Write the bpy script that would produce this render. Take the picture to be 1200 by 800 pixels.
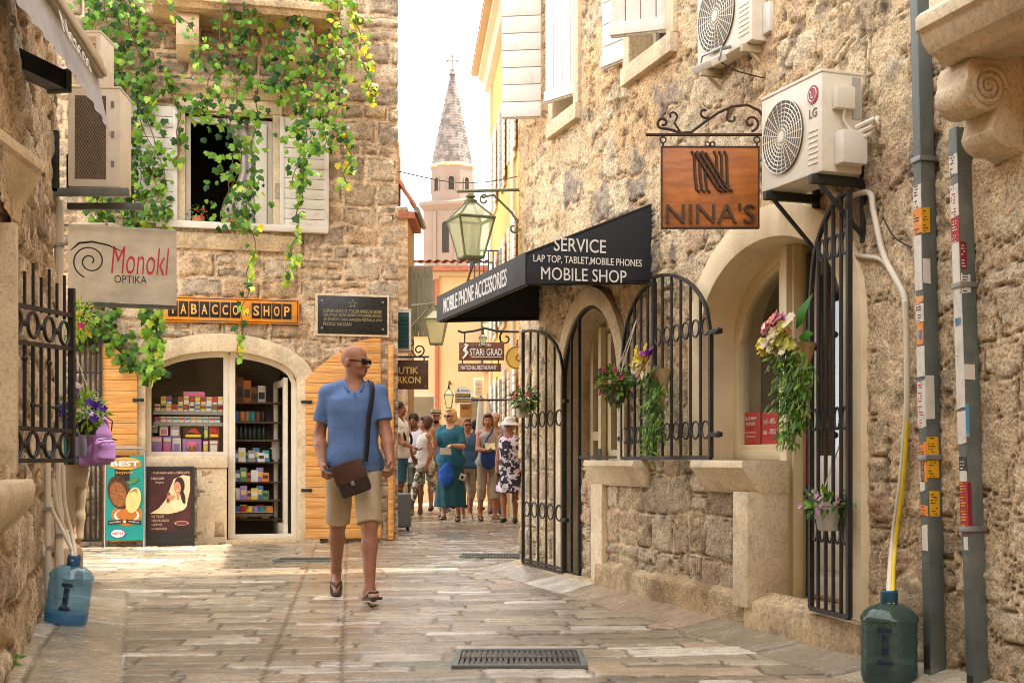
import bpy, bmesh, math, random
import numpy as np
from mathutils import Matrix, Vector
for o in list(bpy.data.objects): bpy.data.objects.remove(o)
SC = bpy.context.scene
COLL = SC.collection
random.seed(7); RNG = np.random.default_rng(7)
R = math.radians
FPX, HOR, HC = 1500.0, 538.0, 0.96           # focal length and horizon measured in the photograph (1200 px wide), eye height

# ------------------------------------------------------------------ camera, world, sun, exposure
cam_d = bpy.data.cameras.new('camera'); cam = bpy.data.objects.new('camera', cam_d); COLL.objects.link(cam)
cam.location = (0, 0, HC); cam.rotation_euler = (R(90), 0, 0)
cam_d.sensor_width = 36; cam_d.lens = 36*FPX/1200; cam_d.shift_y = (HOR-400)/1200
cam_d.clip_start = 0.05; cam_d.clip_end = 800
SC.camera = cam
SUN_DIR = Vector((0.94, 0.33, 0)).normalized(); SUN_EL = R(62)
to_sun = Vector((SUN_DIR.x*math.cos(SUN_EL), SUN_DIR.y*math.cos(SUN_EL), math.sin(SUN_EL)))
sd = bpy.data.lights.new('sun', 'SUN'); sd.energy = 4.0; sd.angle = R(0.55); sd.color = (1.0, .93, .82)
sun = bpy.data.objects.new('sun', sd); COLL.objects.link(sun); sun.rotation_euler = to_sun.to_track_quat('Z', 'Y').to_euler()
W = bpy.data.worlds.new('World'); SC.world = W; W.use_nodes = True
nt = W.node_tree; nt.nodes.clear()
sky = nt.nodes.new('ShaderNodeTexSky'); sky.sky_type = 'NISHITA'; sky.sun_disc = False
sky.sun_elevation = SUN_EL; sky.sun_rotation = math.atan2(SUN_DIR.x, SUN_DIR.y); sky.dust_density = 3
bg = nt.nodes.new('ShaderNodeBackground'); bg.inputs[1].default_value = 0.15
tcw = nt.nodes.new('ShaderNodeTexCoord'); mpw = nt.nodes.new('ShaderNodeMapping'); mpw.inputs['Scale'].default_value = (1, 1, 2.2)
nz = nt.nodes.new('ShaderNodeTexNoise'); nz.inputs['Scale'].default_value = 2.6; nz.inputs['Detail'].default_value = 6; nz.inputs['Roughness'].default_value = .55
rp = nt.nodes.new('ShaderNodeValToRGB'); rp.color_ramp.elements[0].position = .25; rp.color_ramp.elements[0].color = (.55, .55, .55, 1)
rp.color_ramp.elements[1].position = .6; rp.color_ramp.elements[1].color = (1, 1, 1, 1)
mx = nt.nodes.new('ShaderNodeMix'); mx.data_type = 'RGBA'; mx.inputs['B'].default_value = (9.9, 9.9, 10.1, 1)
wo = nt.nodes.new('ShaderNodeOutputWorld')
nt.links.new(tcw.outputs['Generated'], mpw.inputs[0]); nt.links.new(mpw.outputs[0], nz.inputs[0]); nt.links.new(nz.outputs[0], rp.inputs[0])
nt.links.new(rp.outputs[0], mx.inputs['Factor']); nt.links.new(sky.outputs[0], mx.inputs['A'])
nt.links.new(mx.outputs['Result'], bg.inputs[0]); nt.links.new(bg.outputs[0], wo.inputs[0])
vs = SC.view_settings; vs.view_transform = 'Standard'; vs.look = 'None'; vs.gamma = 1; vs.use_curve_mapping = False
vs.exposure = 1.72
SC.cycles.use_denoising = True; SC.cycles.pixel_filter_type = 'BLACKMAN_HARRIS'; SC.cycles.filter_width = 1.0
SC.cycles.max_bounces = 8; SC.cycles.diffuse_bounces = 5; SC.cycles.glossy_bounces = 3; SC.cycles.transmission_bounces = 4
SC.cycles.transparent_max_bounces = 12; SC.cycles.caustics_reflective = False; SC.cycles.caustics_refractive = False
SC.cycles.sample_clamp_indirect = 6

# ------------------------------------------------------------------ helpers: materials
def lin(c):
    if isinstance(c, str):
        c = c.lstrip('#'); c = [int(c[i:i+2], 16)/255 for i in (0, 2, 4)]
        return tuple((x/12.92 if x <= .04045 else ((x+.055)/1.055)**2.4) for x in c)
    return tuple(c)
MATS = {}
def mat(name, color=(.5, .5, .5), rough=.6, var=.18, vscale=9, bump=.12, bscale=60, metal=0, spec=.4, attr=False, wear=None, wscale=3, wamt=.5, wlo=.5, whi=.68, wdet=9,
        wood=None, trans=0, emit=0, rvar=.12, stretch=None, fine=0):
    """procedural surface: base colour, noise variation, patches of wear, grain and bump"""
    if name in MATS: return MATS[name]
    m = bpy.data.materials.new(name); MATS[name] = m; m.use_nodes = True
    t = m.node_tree; N = t.nodes; L = t.links; b = N['Principled BSDF']
    c = lin(color)
    tc = N.new('ShaderNodeTexCoord'); src = tc.outputs['Object']
    if stretch:
        mp = N.new('ShaderNodeMapping'); mp.inputs['Scale'].default_value = stretch; L.new(src, mp.inputs[0]); src = mp.outputs[0]
    n = N.new('ShaderNodeTexNoise'); n.inputs['Scale'].default_value = vscale; n.inputs['Detail'].default_value = 7; n.inputs['Roughness'].default_value = .62
    L.new(src, n.inputs['Vector'])
    mr = N.new('ShaderNodeMapRange'); mr.inputs['From Min'].default_value = .3; mr.inputs['From Max'].default_value = .7
    mr.inputs['To Min'].default_value = 1-var; mr.inputs['To Max'].default_value = 1+var; L.new(n.outputs[0], mr.inputs[0])
    mul = N.new('ShaderNodeMix'); mul.data_type = 'RGBA'; mul.blend_type = 'MULTIPLY'; mul.inputs['Factor'].default_value = 1
    if attr:
        at = N.new('ShaderNodeAttribute'); at.attribute_name = 'Col'; L.new(at.outputs['Color'], mul.inputs['A'])
    else: mul.inputs['A'].default_value = (*c, 1)
    L.new(mr.outputs[0], mul.inputs['B']); out = mul.outputs['Result']
    if fine:
        n3 = N.new('ShaderNodeTexNoise'); n3.inputs['Scale'].default_value = bscale*1.6; n3.inputs['Detail'].default_value = 4; L.new(src, n3.inputs['Vector'])
        m3 = N.new('ShaderNodeMapRange'); m3.inputs['From Min'].default_value = .38; m3.inputs['From Max'].default_value = .50
        m3.inputs['To Min'].default_value = 1-fine; m3.inputs['To Max'].default_value = 1.0; L.new(n3.outputs[0], m3.inputs[0])
        q = N.new('ShaderNodeMix'); q.data_type = 'RGBA'; q.blend_type = 'MULTIPLY'; q.inputs['Factor'].default_value = 1
        L.new(out, q.inputs['A']); L.new(m3.outputs[0], q.inputs['B']); out = q.outputs['Result']
        n4 = N.new('ShaderNodeTexNoise'); n4.inputs['Scale'].default_value = bscale*.5; n4.inputs['Detail'].default_value = 5; n4.inputs['Roughness'].default_value = .7; L.new(src, n4.inputs['Vector'])
        m4 = N.new('ShaderNodeMapRange'); m4.inputs['From Min'].default_value = .37; m4.inputs['From Max'].default_value = .50
        m4.inputs['To Min'].default_value = 1-fine*.9; m4.inputs['To Max'].default_value = 1.06; L.new(n4.outputs[0], m4.inputs[0])
        q = N.new('ShaderNodeMix'); q.data_type = 'RGBA'; q.blend_type = 'MULTIPLY'; q.inputs['Factor'].default_value = 1
        L.new(out, q.inputs['A']); L.new(m4.outputs[0], q.inputs['B'])
        n5 = N.new('ShaderNodeTexNoise'); n5.inputs['Scale'].default_value = bscale*.11; n5.inputs['Detail'].default_value = 3; L.new(src, n5.inputs['Vector'])
        m5 = N.new('ShaderNodeMapRange'); m5.inputs['From Min'].default_value = .42; m5.inputs['From Max'].default_value = .60; m5.inputs['To Min'].default_value = .18; m5.inputs['To Max'].default_value = 1; L.new(n5.outputs[0], m5.inputs[0]); L.new(m5.outputs[0], q.inputs['Factor']); out = q.outputs['Result']
    if wear is not None:
        n2 = N.new('ShaderNodeTexNoise'); n2.inputs['Scale'].default_value = wscale; n2.inputs['Detail'].default_value = wdet; n2.inputs['Roughness'].default_value = .68
        L.new(src, n2.inputs['Vector'])
        m2 = N.new('ShaderNodeMapRange'); m2.inputs['From Min'].default_value = wlo; m2.inputs['From Max'].default_value = whi
        m2.inputs['To Min'].default_value = 0; m2.inputs['To Max'].default_value = wamt; L.new(n2.outputs[0], m2.inputs[0])
        q = N.new('ShaderNodeMix'); q.data_type = 'RGBA'; L.new(m2.outputs[0], q.inputs['Factor']); L.new(out, q.inputs['A'])
        q.inputs['B'].default_value = (*lin(wear), 1); out = q.outputs['Result']
    if wood is not None:
        wv = N.new('ShaderNodeTexNoise'); wv.inputs['Scale'].default_value = 1; wv.inputs['Detail'].default_value = 5
        mp = N.new('ShaderNodeMapping'); mp.inputs['Scale'].default_value = wood; L.new(tc.outputs['Object'], mp.inputs[0]); L.new(mp.outputs[0], wv.inputs['Vector'])
        m2 = N.new('ShaderNodeMapRange'); m2.inputs['From Min'].default_value = .35; m2.inputs['From Max'].default_value = .65
        m2.inputs['To Min'].default_value = .66; m2.inputs['To Max'].default_value = 1.14; L.new(wv.outputs[0], m2.inputs[0])
        q = N.new('ShaderNodeMix'); q.data_type = 'RGBA'; q.blend_type = 'MULTIPLY'; q.inputs['Factor'].default_value = 1
        L.new(out, q.inputs['A']); L.new(m2.outputs[0], q.inputs['B']); out = q.outputs['Result']
    L.new(out, b.inputs['Base Color'])
    if rvar:
        r2 = N.new('ShaderNodeMapRange'); r2.inputs['From Min'].default_value = .3; r2.inputs['From Max'].default_value = .7
        r2.inputs['To Min'].default_value = max(.03, rough-rvar); r2.inputs['To Max'].default_value = min(1, rough+rvar); L.new(n.outputs[0], r2.inputs[0]); L.new(r2.outputs[0], b.inputs['Roughness'])
    else: b.inputs['Roughness'].default_value = rough
    b.inputs['Metallic'].default_value = metal; b.inputs['Specular IOR Level'].default_value = spec
    if bump:
        nb = N.new('ShaderNodeTexNoise'); nb.inputs['Scale'].default_value = bscale; nb.inputs['Detail'].default_value = 6; nb.inputs['Roughness'].default_value = .65; L.new(src, nb.inputs['Vector'])
        bp = N.new('ShaderNodeBump'); bp.inputs['Strength'].default_value = bump; bp.inputs['Distance'].default_value = .02
        L.new(nb.outputs[0], bp.inputs['Height']); L.new(bp.outputs[0], b.inputs['Normal'])
    if trans:
        tr = N.new('ShaderNodeBsdfTranslucent'); ms = N.new('ShaderNodeMixShader'); ms.inputs[0].default_value = trans
        L.new(out, tr.inputs[0]); L.new(b.outputs[0], ms.inputs[1]); L.new(tr.outputs[0], ms.inputs[2]); L.new(ms.outputs[0], N['Material Output'].inputs[0])
    if emit: b.inputs['Emission Color'].default_value = (*c, 1); b.inputs['Emission Strength'].default_value = emit
    return m
def glass(name, tint=(1, 1, 1), refl=.12, rough=.03, dens=0.0, dcol=(.5, .5, .5)):
    if name in MATS: return MATS[name]
    m = bpy.data.materials.new(name); MATS[name] = m; m.use_nodes = True; t = m.node_tree; N = t.nodes; L = t.links; N.clear()
    o = N.new('ShaderNodeOutputMaterial'); tr = N.new('ShaderNodeBsdfTransparent'); tr.inputs[0].default_value = (*tint, 1)
    g = N.new('ShaderNodeBsdfGlossy'); g.inputs['Roughness'].default_value = rough
    lw = N.new('ShaderNodeFresnel'); lw.inputs[0].default_value = 1.45
    ma = N.new('ShaderNodeMath'); ma.operation = 'ADD'; ma.inputs[1].default_value = refl; L.new(lw.outputs[0], ma.inputs[0]); gb = N.new('ShaderNodeNewGeometry'); inv = N.new('ShaderNodeMath'); inv.operation = 'SUBTRACT'; inv.inputs[0].default_value = 1; L.new(gb.outputs['Backfacing'], inv.inputs[1]); mm = N.new('ShaderNodeMath'); mm.operation = 'MULTIPLY'; mm.use_clamp = True; L.new(ma.outputs[0], mm.inputs[0]); L.new(inv.outputs[0], mm.inputs[1]); ma = mm
    ms = N.new('ShaderNodeMixShader'); L.new(ma.outputs[0], ms.inputs[0]); L.new(tr.outputs[0], ms.inputs[1]); L.new(g.outputs[0], ms.inputs[2])
    res = ms.outputs[0]
    if dens:
        d = N.new('ShaderNodeBsdfDiffuse'); d.inputs[0].default_value = (*dcol, 1); tl = N.new('ShaderNodeBsdfTranslucent'); tl.inputs[0].default_value = (*dcol, 1)
        m0 = N.new('ShaderNodeMixShader'); m0.inputs[0].default_value = .5; L.new(d.outputs[0], m0.inputs[1]); L.new(tl.outputs[0], m0.inputs[2])
        m2 = N.new('ShaderNodeMixShader'); m2.inputs[0].default_value = dens; L.new(res, m2.inputs[1]); L.new(m0.outputs[0], m2.inputs[2]); res = m2.outputs[0]
    L.new(res, o.inputs[0]); return m

# ------------------------------------------------------------------ helpers: frames and meshes
class Frame:
    """a wall: x runs right along it as you face it, y runs into it, z up"""
    def __init__(s, ox, oy, rx, ry):
        l = math.hypot(rx, ry); rx /= l; ry /= l; s.r = (rx, ry); s.n = (-ry, rx); s.o = (ox, oy)
        s.M = Matrix(((rx, -ry, 0, ox), (ry, rx, 0, oy), (0, 0, 1, 0), (0, 0, 0, 1)))
    def at(s, u, v, off=0):
        du = (u-600)/FPX
        t = (s.o[0]*s.n[0]+s.o[1]*s.n[1]-off)/(du*s.n[0]+s.n[1])
        X, Y = du*t-s.o[0], t-s.o[1]
        return X*s.r[0]+Y*s.r[1], HC+(HOR-v)/FPX*t
    def x(s, u, off=0): return s.at(u, HOR, off)[0]
    def T(s, x, y, z, rz=0): return s.M @ Matrix.Translation((x, y, z)) @ Matrix.Rotation(rz, 4, 'Z')
def P(u, v, Y): return Vector(((u-600)/FPX*Y, Y, HC+(HOR-v)/FPX*Y))
def TM(x, y, z, rz=0): return Matrix.Translation((x, y, z)) @ Matrix.Rotation(rz, 4, 'Z')

class MB:
    """collects shapes and links them as one mesh object"""
    def __init__(s): s.v = []; s.f = []; s.m = []; s.mi = 0; s.cols = None
    def add(s, vs, fs, M=None):
        k = len(s.v)
        s.v += [tuple(M @ Vector(p)) for p in vs] if M is not None else [tuple(p) for p in vs]
        s.f += [tuple(i+k for i in f) for f in fs]; s.m += [s.mi]*len(fs); return s
    def box(s, x0, x1, y0, y1, z0, z1, M=None):
        return s.add([(x0, y0, z0), (x1, y0, z0), (x1, y1, z0), (x0, y1, z0), (x0, y0, z1), (x1, y0, z1), (x1, y1, z1), (x0, y1, z1)],
                     [(0, 3, 2, 1), (4, 5, 6, 7), (0, 1, 5, 4), (1, 2, 6, 5), (2, 3, 7, 6), (3, 0, 4, 7)], M)
    def prism(s, poly, y0, y1, M=None):
        """polygon in x,z (counter-clockwise seen from -y), extruded in y"""
        n = len(poly); vs = [(x, y0, z) for x, z in poly]+[(x, y1, z) for x, z in poly]
        fs = [tuple(range(n)), tuple(reversed(range(n, 2*n)))]+[(i, i+n, (i+1) % n+n, (i+1) % n) for i in range(n)]
        return s.add(vs, fs, M)
    def prof(s, poly, x0, x1, M=None):
        """profile in y,z extruded along x"""
        n = len(poly); vs = [(x0, y, z) for y, z in poly]+[(x1, y, z) for y, z in poly]
        fs = [tuple(reversed(range(n))), tuple(range(n, 2*n))]+[(i, (i+1) % n, (i+1) % n+n, i+n) for i in range(n)]
        return s.add(vs, fs, M)
    def flat(s, poly, h, M=None):
        """polygon in x,y from z=0 to z=h"""
        n = len(poly); vs = [(x, y, 0) for x, y in poly]+[(x, y, h) for x, y in poly]
        fs = [tuple(reversed(range(n))), tuple(range(n, 2*n))]+[(i, (i+1) % n, (i+1) % n+n, i+n) for i in range(n)]
        return s.add(vs, fs, M)
    def strip(s, inner, outer, y0, y1, closed=False, M=None):
        """band between two polylines in x,z with depth y0..y1"""
        n = len(inner); vs = []
        for (a, b), (c, d) in zip(inner, outer): vs += [(a, y0, b), (c, y0, d), (c, y1, d), (a, y1, b)]
        fs = []
        for i in range(n if closed else n-1):
            j = (i+1) % n
            for q in range(4): fs.append((4*i+q, 4*i+(q+1) % 4, 4*j+(q+1) % 4, 4*j+q))
        if not closed: fs += [(3, 2, 1, 0), (4*n-4, 4*n-3, 4*n-2, 4*n-1)]
        return s.add(vs, fs, M)
    def tube(s, pts, r, n=8, M=None, flat=1.0, up=None):
        pts = [Vector(p) for p in pts]; rs = r if isinstance(r, (list, tuple)) else [r]*len(pts)
        vs = []; prev = None
        for i, p in enumerate(pts):
            t = (pts[min(i+1, len(pts)-1)]-pts[max(i-1, 0)])
            if t.length < 1e-9: t = Vector((0, 0, 1))
            t.normalize()
            a = prev if prev is not None else (Vector(up) if up else (Vector((0, 0, 1)) if abs(t.z) < .9 else Vector((1, 0, 0))))
            a = (a-t*a.dot(t))
            if a.length < 1e-6: a = t.orthogonal()
            a.normalize(); prev = a; b = t.cross(a)
            for k in range(n):
                g = 2*math.pi*k/n+(math.pi/4 if n == 4 else 0); vs.append(p+a*(math.cos(g)*rs[i])+b*(math.sin(g)*rs[i]*flat))
        fs = [(i*n+k, i*n+(k+1) % n, (i+1)*n+(k+1) % n, (i+1)*n+k) for i in range(len(pts)-1) for k in range(n)]
        fs += [tuple(reversed(range(n))), tuple(range((len(pts)-1)*n, len(pts)*n))]
        return s.add(vs, fs, M)
    def lathe(s, prof, n=24, M=None, cap=True, ph=0):
        vs = [(r*math.cos(2*math.pi*k/n+ph), r*math.sin(2*math.pi*k/n+ph), z) for r, z in prof for k in range(n)]
        fs = [(i*n+k, i*n+(k+1) % n, (i+1)*n+(k+1) % n, (i+1)*n+k) for i in range(len(prof)-1) for k in range(n)]
        if cap: fs += [tuple(reversed(range(n))), tuple(range((len(prof)-1)*n, len(prof)*n))]
        return s.add(vs, fs, M)
    def ring(s, c, rx, rz, r, n=16, k=6, M=None, y=True):
        """torus lying in x,z at c, elliptical"""
        vs = []; fs = []
        for i in range(n):
            g = 2*math.pi*i/n; ca, sa = math.cos(g), math.sin(g)
            for j in range(k):
                h = 2*math.pi*j/k; d = r*math.cos(h)
                vs.append((c[0]+(rx+d)*ca, c[1]+r*math.sin(h), c[2]+(rz+d)*sa))
        for i in range(n):
            for j in range(k): fs.append((i*k+j, i*k+(j+1) % k, ((i+1) % n)*k+(j+1) % k, ((i+1) % n)*k+j))
        return s.add(vs, fs, M)
    def ball(s, c, r, n=10, M=None):
        rx, ry, rz = r if isinstance(r, (tuple, list)) else (r, r, r); vs = [(c[0], c[1], c[2]-rz)]; m = max(4, n//2+1)
        for i in range(1, m):
            a = -math.pi/2+math.pi*i/m
            for k in range(n): vs.append((c[0]+rx*math.cos(a)*math.cos(2*math.pi*k/n), c[1]+ry*math.cos(a)*math.sin(2*math.pi*k/n), c[2]+rz*math.sin(a)))
        vs.append((c[0], c[1], c[2]+rz)); e = len(vs)-1
        fs = [(0, 1+(k+1) % n, 1+k) for k in range(n)]
        for i in range(m-2): fs += [(1+i*n+k, 1+i*n+(k+1) % n, 1+(i+1)*n+(k+1) % n, 1+(i+1)*n+k) for k in range(n)]
        fs += [(1+(m-2)*n+k, 1+(m-2)*n+(k+1) % n, e) for k in range(n)]
        return s.add(vs, fs, M)
    def text(s, body, w=None, h=None, depth=.004, bold=0.0, c=(0, 0, 0), M=None, align='c', shear=0, sx=None):
        """raised letters standing in x,z at c and facing -y; fitted to width w and/or height h"""
        cu = bpy.data.curves.new('t', 'FONT'); cu.body = body; cu.size = 1; cu.offset = bold; cu.shear = shear; cu.resolution_u = 3
        ob = bpy.data.objects.new('t', cu); COLL.objects.link(ob)
        me = bpy.data.meshes.new_from_object(ob.evaluated_get(bpy.context.evaluated_depsgraph_get()))
        bpy.data.objects.remove(ob); bpy.data.curves.remove(cu)
        if not len(me.vertices): return s
        pv = np.array([v.co[:] for v in me.vertices]); lo, hi = pv.min(0), pv.max(0)
        kx = ky = 1
        if h: ky = h/(hi[1]-lo[1]); kx = ky
        if w: kx = w/(hi[0]-lo[0]); ky = ky if h else kx
        ox = {'c': (lo[0]+hi[0])/2, 'l': lo[0], 'r': hi[0]}[align]; oz = (lo[1]+hi[1])/2
        pts = [(c[0]+(x-ox)*kx, c[2]+(y-oz)*ky) for x, y, _ in pv]
        n = len(pts); vs = [(x, c[1]-depth, z) for x, z in pts]+[(x, c[1], z) for x, z in pts]
        fs = [tuple(p.vertices) for p in me.polygons]; cnt = {}
        for p in fs:
            for i in range(len(p)): cnt[(p[i], p[(i+1) % len(p)])] = 1
        side = [(a, a+n, b+n, b) for (a, b) in cnt if (b, a) not in cnt]
        bpy.data.meshes.remove(me)
        return s.add(vs, fs+side, M)
    def build(s, name, m, parent=None, bevel=0, smooth=30, seg=2, M=None, recalc=True):
        me = bpy.data.meshes.new(name); me.from_pydata(s.v, [], s.f)
        ms = m if isinstance(m, (list, tuple)) else [m]
        for q in ms: me.materials.append(q)
        if len(ms) > 1: me.polygons.foreach_set('material_index', s.m)
        if bevel or recalc:
            bm = bmesh.new(); bm.from_mesh(me)
            if recalc: bmesh.ops.recalc_face_normals(bm, faces=bm.faces)
            if bevel:
                es = [e for e in bm.edges if len(e.link_faces) == 2 and e.calc_face_angle(0) > R(35)]
                bmesh.ops.bevel(bm, geom=es, offset=bevel, segments=seg, profile=.6, affect='EDGES', clamp_overlap=True)
            bm.to_mesh(me); bm.free()
        if smooth: me.shade_smooth(); me.set_sharp_from_angle(angle=R(smooth))
        o = bpy.data.objects.new(name, me); COLL.objects.link(o)
        if parent is not None: o.parent = parent
        if M is not None: o.matrix_local = M
        return o
def np_obj(name, V, F, m, parent=None, cols=None, smooth=True, M=None):
    """mesh from numpy arrays, F is (n,3) or (n,4); cols are per vertex"""
    V = np.asarray(V, np.float32); F = np.asarray(F, np.int32); k = F.shape[1]
    me = bpy.data.meshes.new(name); me.vertices.add(len(V)); me.vertices.foreach_set('co', V.ravel())
    me.loops.add(F.size); me.loops.foreach_set('vertex_index', F.ravel()); me.polygons.add(len(F))
    me.polygons.foreach_set('loop_start', np.arange(0, F.size, k, dtype=np.int32)); me.update(calc_edges=True); me.validate()
    if cols is not None:
        a = me.color_attributes.new('Col', 'FLOAT_COLOR', 'POINT'); c = np.ones((len(V), 4), np.float32); c[:, :3] = cols; a.data.foreach_set('color', c.ravel())
    if smooth: me.shade_smooth()
    me.materials.append(m); o = bpy.data.objects.new(name, me); COLL.objects.link(o)
    if parent is not None: o.parent = parent
    if M is not None: o.matrix_local = M
    return o
def tag(o, label=None, cat=None, group=None, kind=None):
    if label: o['label'] = label
    if cat: o['category'] = cat
    if group: o['group'] = group
    if kind: o['kind'] = kind
    return o
def thing(name, label, cat, M=Matrix(), group=None):
    o = bpy.data.objects.new(name, None); COLL.objects.link(o); o.matrix_world = M; o.empty_display_size = .1
    return tag(o, label, cat, group)
def dup(root, M, label=None):
    def cp(o, par):
        c = o.copy(); COLL.objects.link(c)
        if par is not None: c.parent = par; c.matrix_local = o.matrix_local.copy()
        for ch in [q for q in bpy.data.objects if q.parent == o]: cp(ch, c)
        return c
    r = cp(root, None); r.matrix_world = M
    if label: r['label'] = label
    return r

# ------------------------------------------------------------------ helpers: noise and masonry
def hsh(i, j, seed=0):
    h = (np.asarray(i, np.int64)*374761393+np.asarray(j, np.int64)*668265263+seed*974711) & 0xffffffff
    h = ((h ^ (h >> 13))*1274126177) & 0xffffffff
    return ((h ^ (h >> 16)) & 0xffff)/65535.0
def vn(x, y, seed=0):
    xi, yi = np.floor(x), np.floor(y); fx, fy = x-xi, y-yi; fx = fx*fx*(3-2*fx); fy = fy*fy*(3-2*fy)
    a, b, c, d = hsh(xi, yi, seed), hsh(xi+1, yi, seed), hsh(xi, yi+1, seed), hsh(xi+1, yi+1, seed)
    return (a*(1-fx)+b*fx)*(1-fy)+(c*(1-fx)+d*fx)*fy
def fbm(x, y, o=4, seed=0):
    s = 0; a = .5; t = 0
    for k in range(o): s = s+a*vn(x*2**k, y*2**k, seed+k*17); t += a; a *= .55
    return s/t
def sst(a, b, x):
    t = np.clip((x-a)/(b-a), 0, 1); return t*t*(3-2*t)
def masonry(X, Z, rh, lr, seed, warp=.03, split=.25, wf=2.5):
    """distance to the nearest joint, plus row and stone numbers, for coursed rubble"""
    rg = np.random.default_rng(seed)
    x = X+warp*2*(fbm(X*wf, Z*wf, 3, seed)-.5)*2; z = Z+warp*2*(fbm(X*wf+31, Z*wf+7, 3, seed+5)-.5)*2
    zs = [Z.min()-1]
    while zs[-1] < Z.max()+1: zs.append(zs[-1]+rh*rg.uniform(.68, 1.35))
    zs = np.array(zs); row = np.searchsorted(zs, z)-1
    D = np.zeros_like(X); S = np.zeros(X.shape, np.int64)
    for k in np.unique(row):
        mk = row == k; h = zs[k+1]-zs[k]; e = [X.min()-1-rg.uniform(0, rh)]
        while e[-1] < X.max()+1: e.append(e[-1]+h*rg.uniform(*lr))
        e = np.array(e); xx = x[mk]; zz = z[mk]; q = np.searchsorted(e, xx)-1
        dl = np.minimum(xx-e[q], e[q+1]-xx); b = zz-zs[k]; t = zs[k+1]-zz
        sp = hsh(q, k, seed+9) < split; cut = zs[k]+h*(.35+.3*hsh(q, k, seed+4)); up = zz > cut
        b2 = np.where(sp & up, zz-cut, b); t2 = np.where(sp & ~up, cut-zz, t)
        D[mk] = np.minimum(dl, np.minimum(b2, t2)); S[mk] = q*2+np.where(sp & up, 1, 0)
    return D, row, S
def wall_sheet(name, x0, x1, z0, z1, res, fn, holes, m, parent, y0=0.0):
    nx = int((x1-x0)/res)+1; nzz = int((z1-z0)/res)+1
    xs = np.linspace(x0, x1, nx); zs = np.linspace(z0, z1, nzz); X, Z = np.meshgrid(xs, zs)
    H, C = fn(X, Z)
    edge = np.minimum(sst(0, .03, Z-z0+.03), 1); V = np.stack([X, y0-H*edge, Z], -1).reshape(-1, 3)
    i = np.arange(nzz-1)[:, None]*nx+np.arange(nx-1)[None, :]
    cx = (X[:-1, :-1]+X[1:, 1:])/2; cz = (Z[:-1, :-1]+Z[1:, 1:])/2; keep = np.ones(cx.shape, bool)
    for h in holes: keep &= ~h(cx, cz)
    i = i[keep]; F = np.stack([i, i+1, i+nx+1, i+nx], -1)
    return np_obj(name, V, F, m, parent, C.reshape(-1, 3))
def crevice(X, Z, D, jw, seed, thr=.42):
    """open gaps along parts of the joints"""
    n = fbm(X*5, Z*5, 3, seed); w = .35+.9*fbm(X*13, Z*13, 2, seed+3)
    return np.exp(-((D-.55*jw)/(.20*jw*w+1e-4))**2)*sst(thr, thr+.10, n)
def lerp3(a, b, t): return np.asarray(a)*(1-t[..., None])+np.asarray(b)*t[..., None]
def arch_pts(cx, hw, zs, b, n=18, z0=None):
    """outline of an arched opening, from the left foot over the crown to the right foot"""
    p = [(cx-hw*math.cos(math.pi*i/n), zs+b*math.sin(math.pi*i/n)) for i in range(n+1)]
    return ([(cx-hw, z0)] if z0 is not None else [])+p+([(cx+hw, z0)] if z0 is not None else [])
def in_arch(cx, hw, zs, b, z0): return lambda x, z: (abs(x-cx) < hw) & (z > z0) & (z < zs+b*np.sqrt(np.clip(1-((x-cx)/hw)**2, 0, 1)))
def in_rect(x0, x1, z0, z1): return lambda x, z: (x > x0) & (x < x1) & (z > z0) & (z < z1)
def scroll(c, r0, r1, a0, a1, n=22, y=0.0):
    """spiral polyline in x,z"""
    return [(c[0]+(r0+(r1-r0)*i/n)*math.cos(a0+(a1-a0)*i/n), y, c[1]+(r0+(r1-r0)*i/n)*math.sin(a0+(a1-a0)*i/n)) for i in range(n+1)]
# ------------------------------------------------------------------ materials
M_stoneR = mat('rubble_stone', attr=True, rough=.88, var=.24, vscale=11, bump=1.0, bscale=55, spec=.2, fine=.40, wear='#6b5a48', wscale=2.2, wamt=.28)
M_stoneF = mat('coursed_stone', attr=True, rough=.88, var=.22, vscale=9, bump=1.0, bscale=36, spec=.2, fine=.40, wear='#65584a', wscale=1.6, wamt=.30)
M_stoneL = mat('weathered_stone', attr=True, rough=.9, var=.25, vscale=6, bump=1.0, bscale=40, spec=.15, fine=.5, wear='#4c3e30', wscale=2.5, wamt=.45)
M_plainstone = mat('plain_stone', '#a88a66', .9, var=.25, vscale=3, bump=.7, bscale=18, fine=.3)
M_trim = mat('pale_limestone', '#d8c4a2', .8, var=.13, vscale=4, bump=.35, bscale=45, fine=.2, wear='#7d6a50', wscale=2.6, wamt=.45)
M_trimd = mat('weathered_limestone', '#c6ad86', .85, var=.2, vscale=3, bump=.5, bscale=30, fine=.3, wear='#3d342a', wscale=2.4, wamt=.75)
M_cream = mat('cream_paint', '#d9c89f', .5, var=.07, vscale=3, bump=.05, wear='#b39d72', wscale=3, wamt=.3)
M_white = mat('white_paint', '#d6d0c2', .5, var=.07, vscale=4, bump=.08, wear='#a39682', wscale=4, wamt=.4)
M_shut = mat('old_white_shutter_paint', '#d9d3c6', .6, var=.08, vscale=5, bump=.2, bscale=25, wear='#9c8f7c', wscale=5, wamt=.45)
M_iron = mat('black_iron', '#1d1b19', .5, var=.3, vscale=14, bump=.25, bscale=120, spec=.45, wear='#4a3222', wscale=8, wamt=.35)
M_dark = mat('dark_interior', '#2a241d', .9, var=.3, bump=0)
M_room = mat('room_plaster', '#bdb4a2', .9, var=.1, bump=.1)
M_glass = glass('window_glass', (.96, .97, .96), refl=-.01)
M_glassd = glass('dim_window_glass', (.55, .57, .55), refl=.10)
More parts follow.
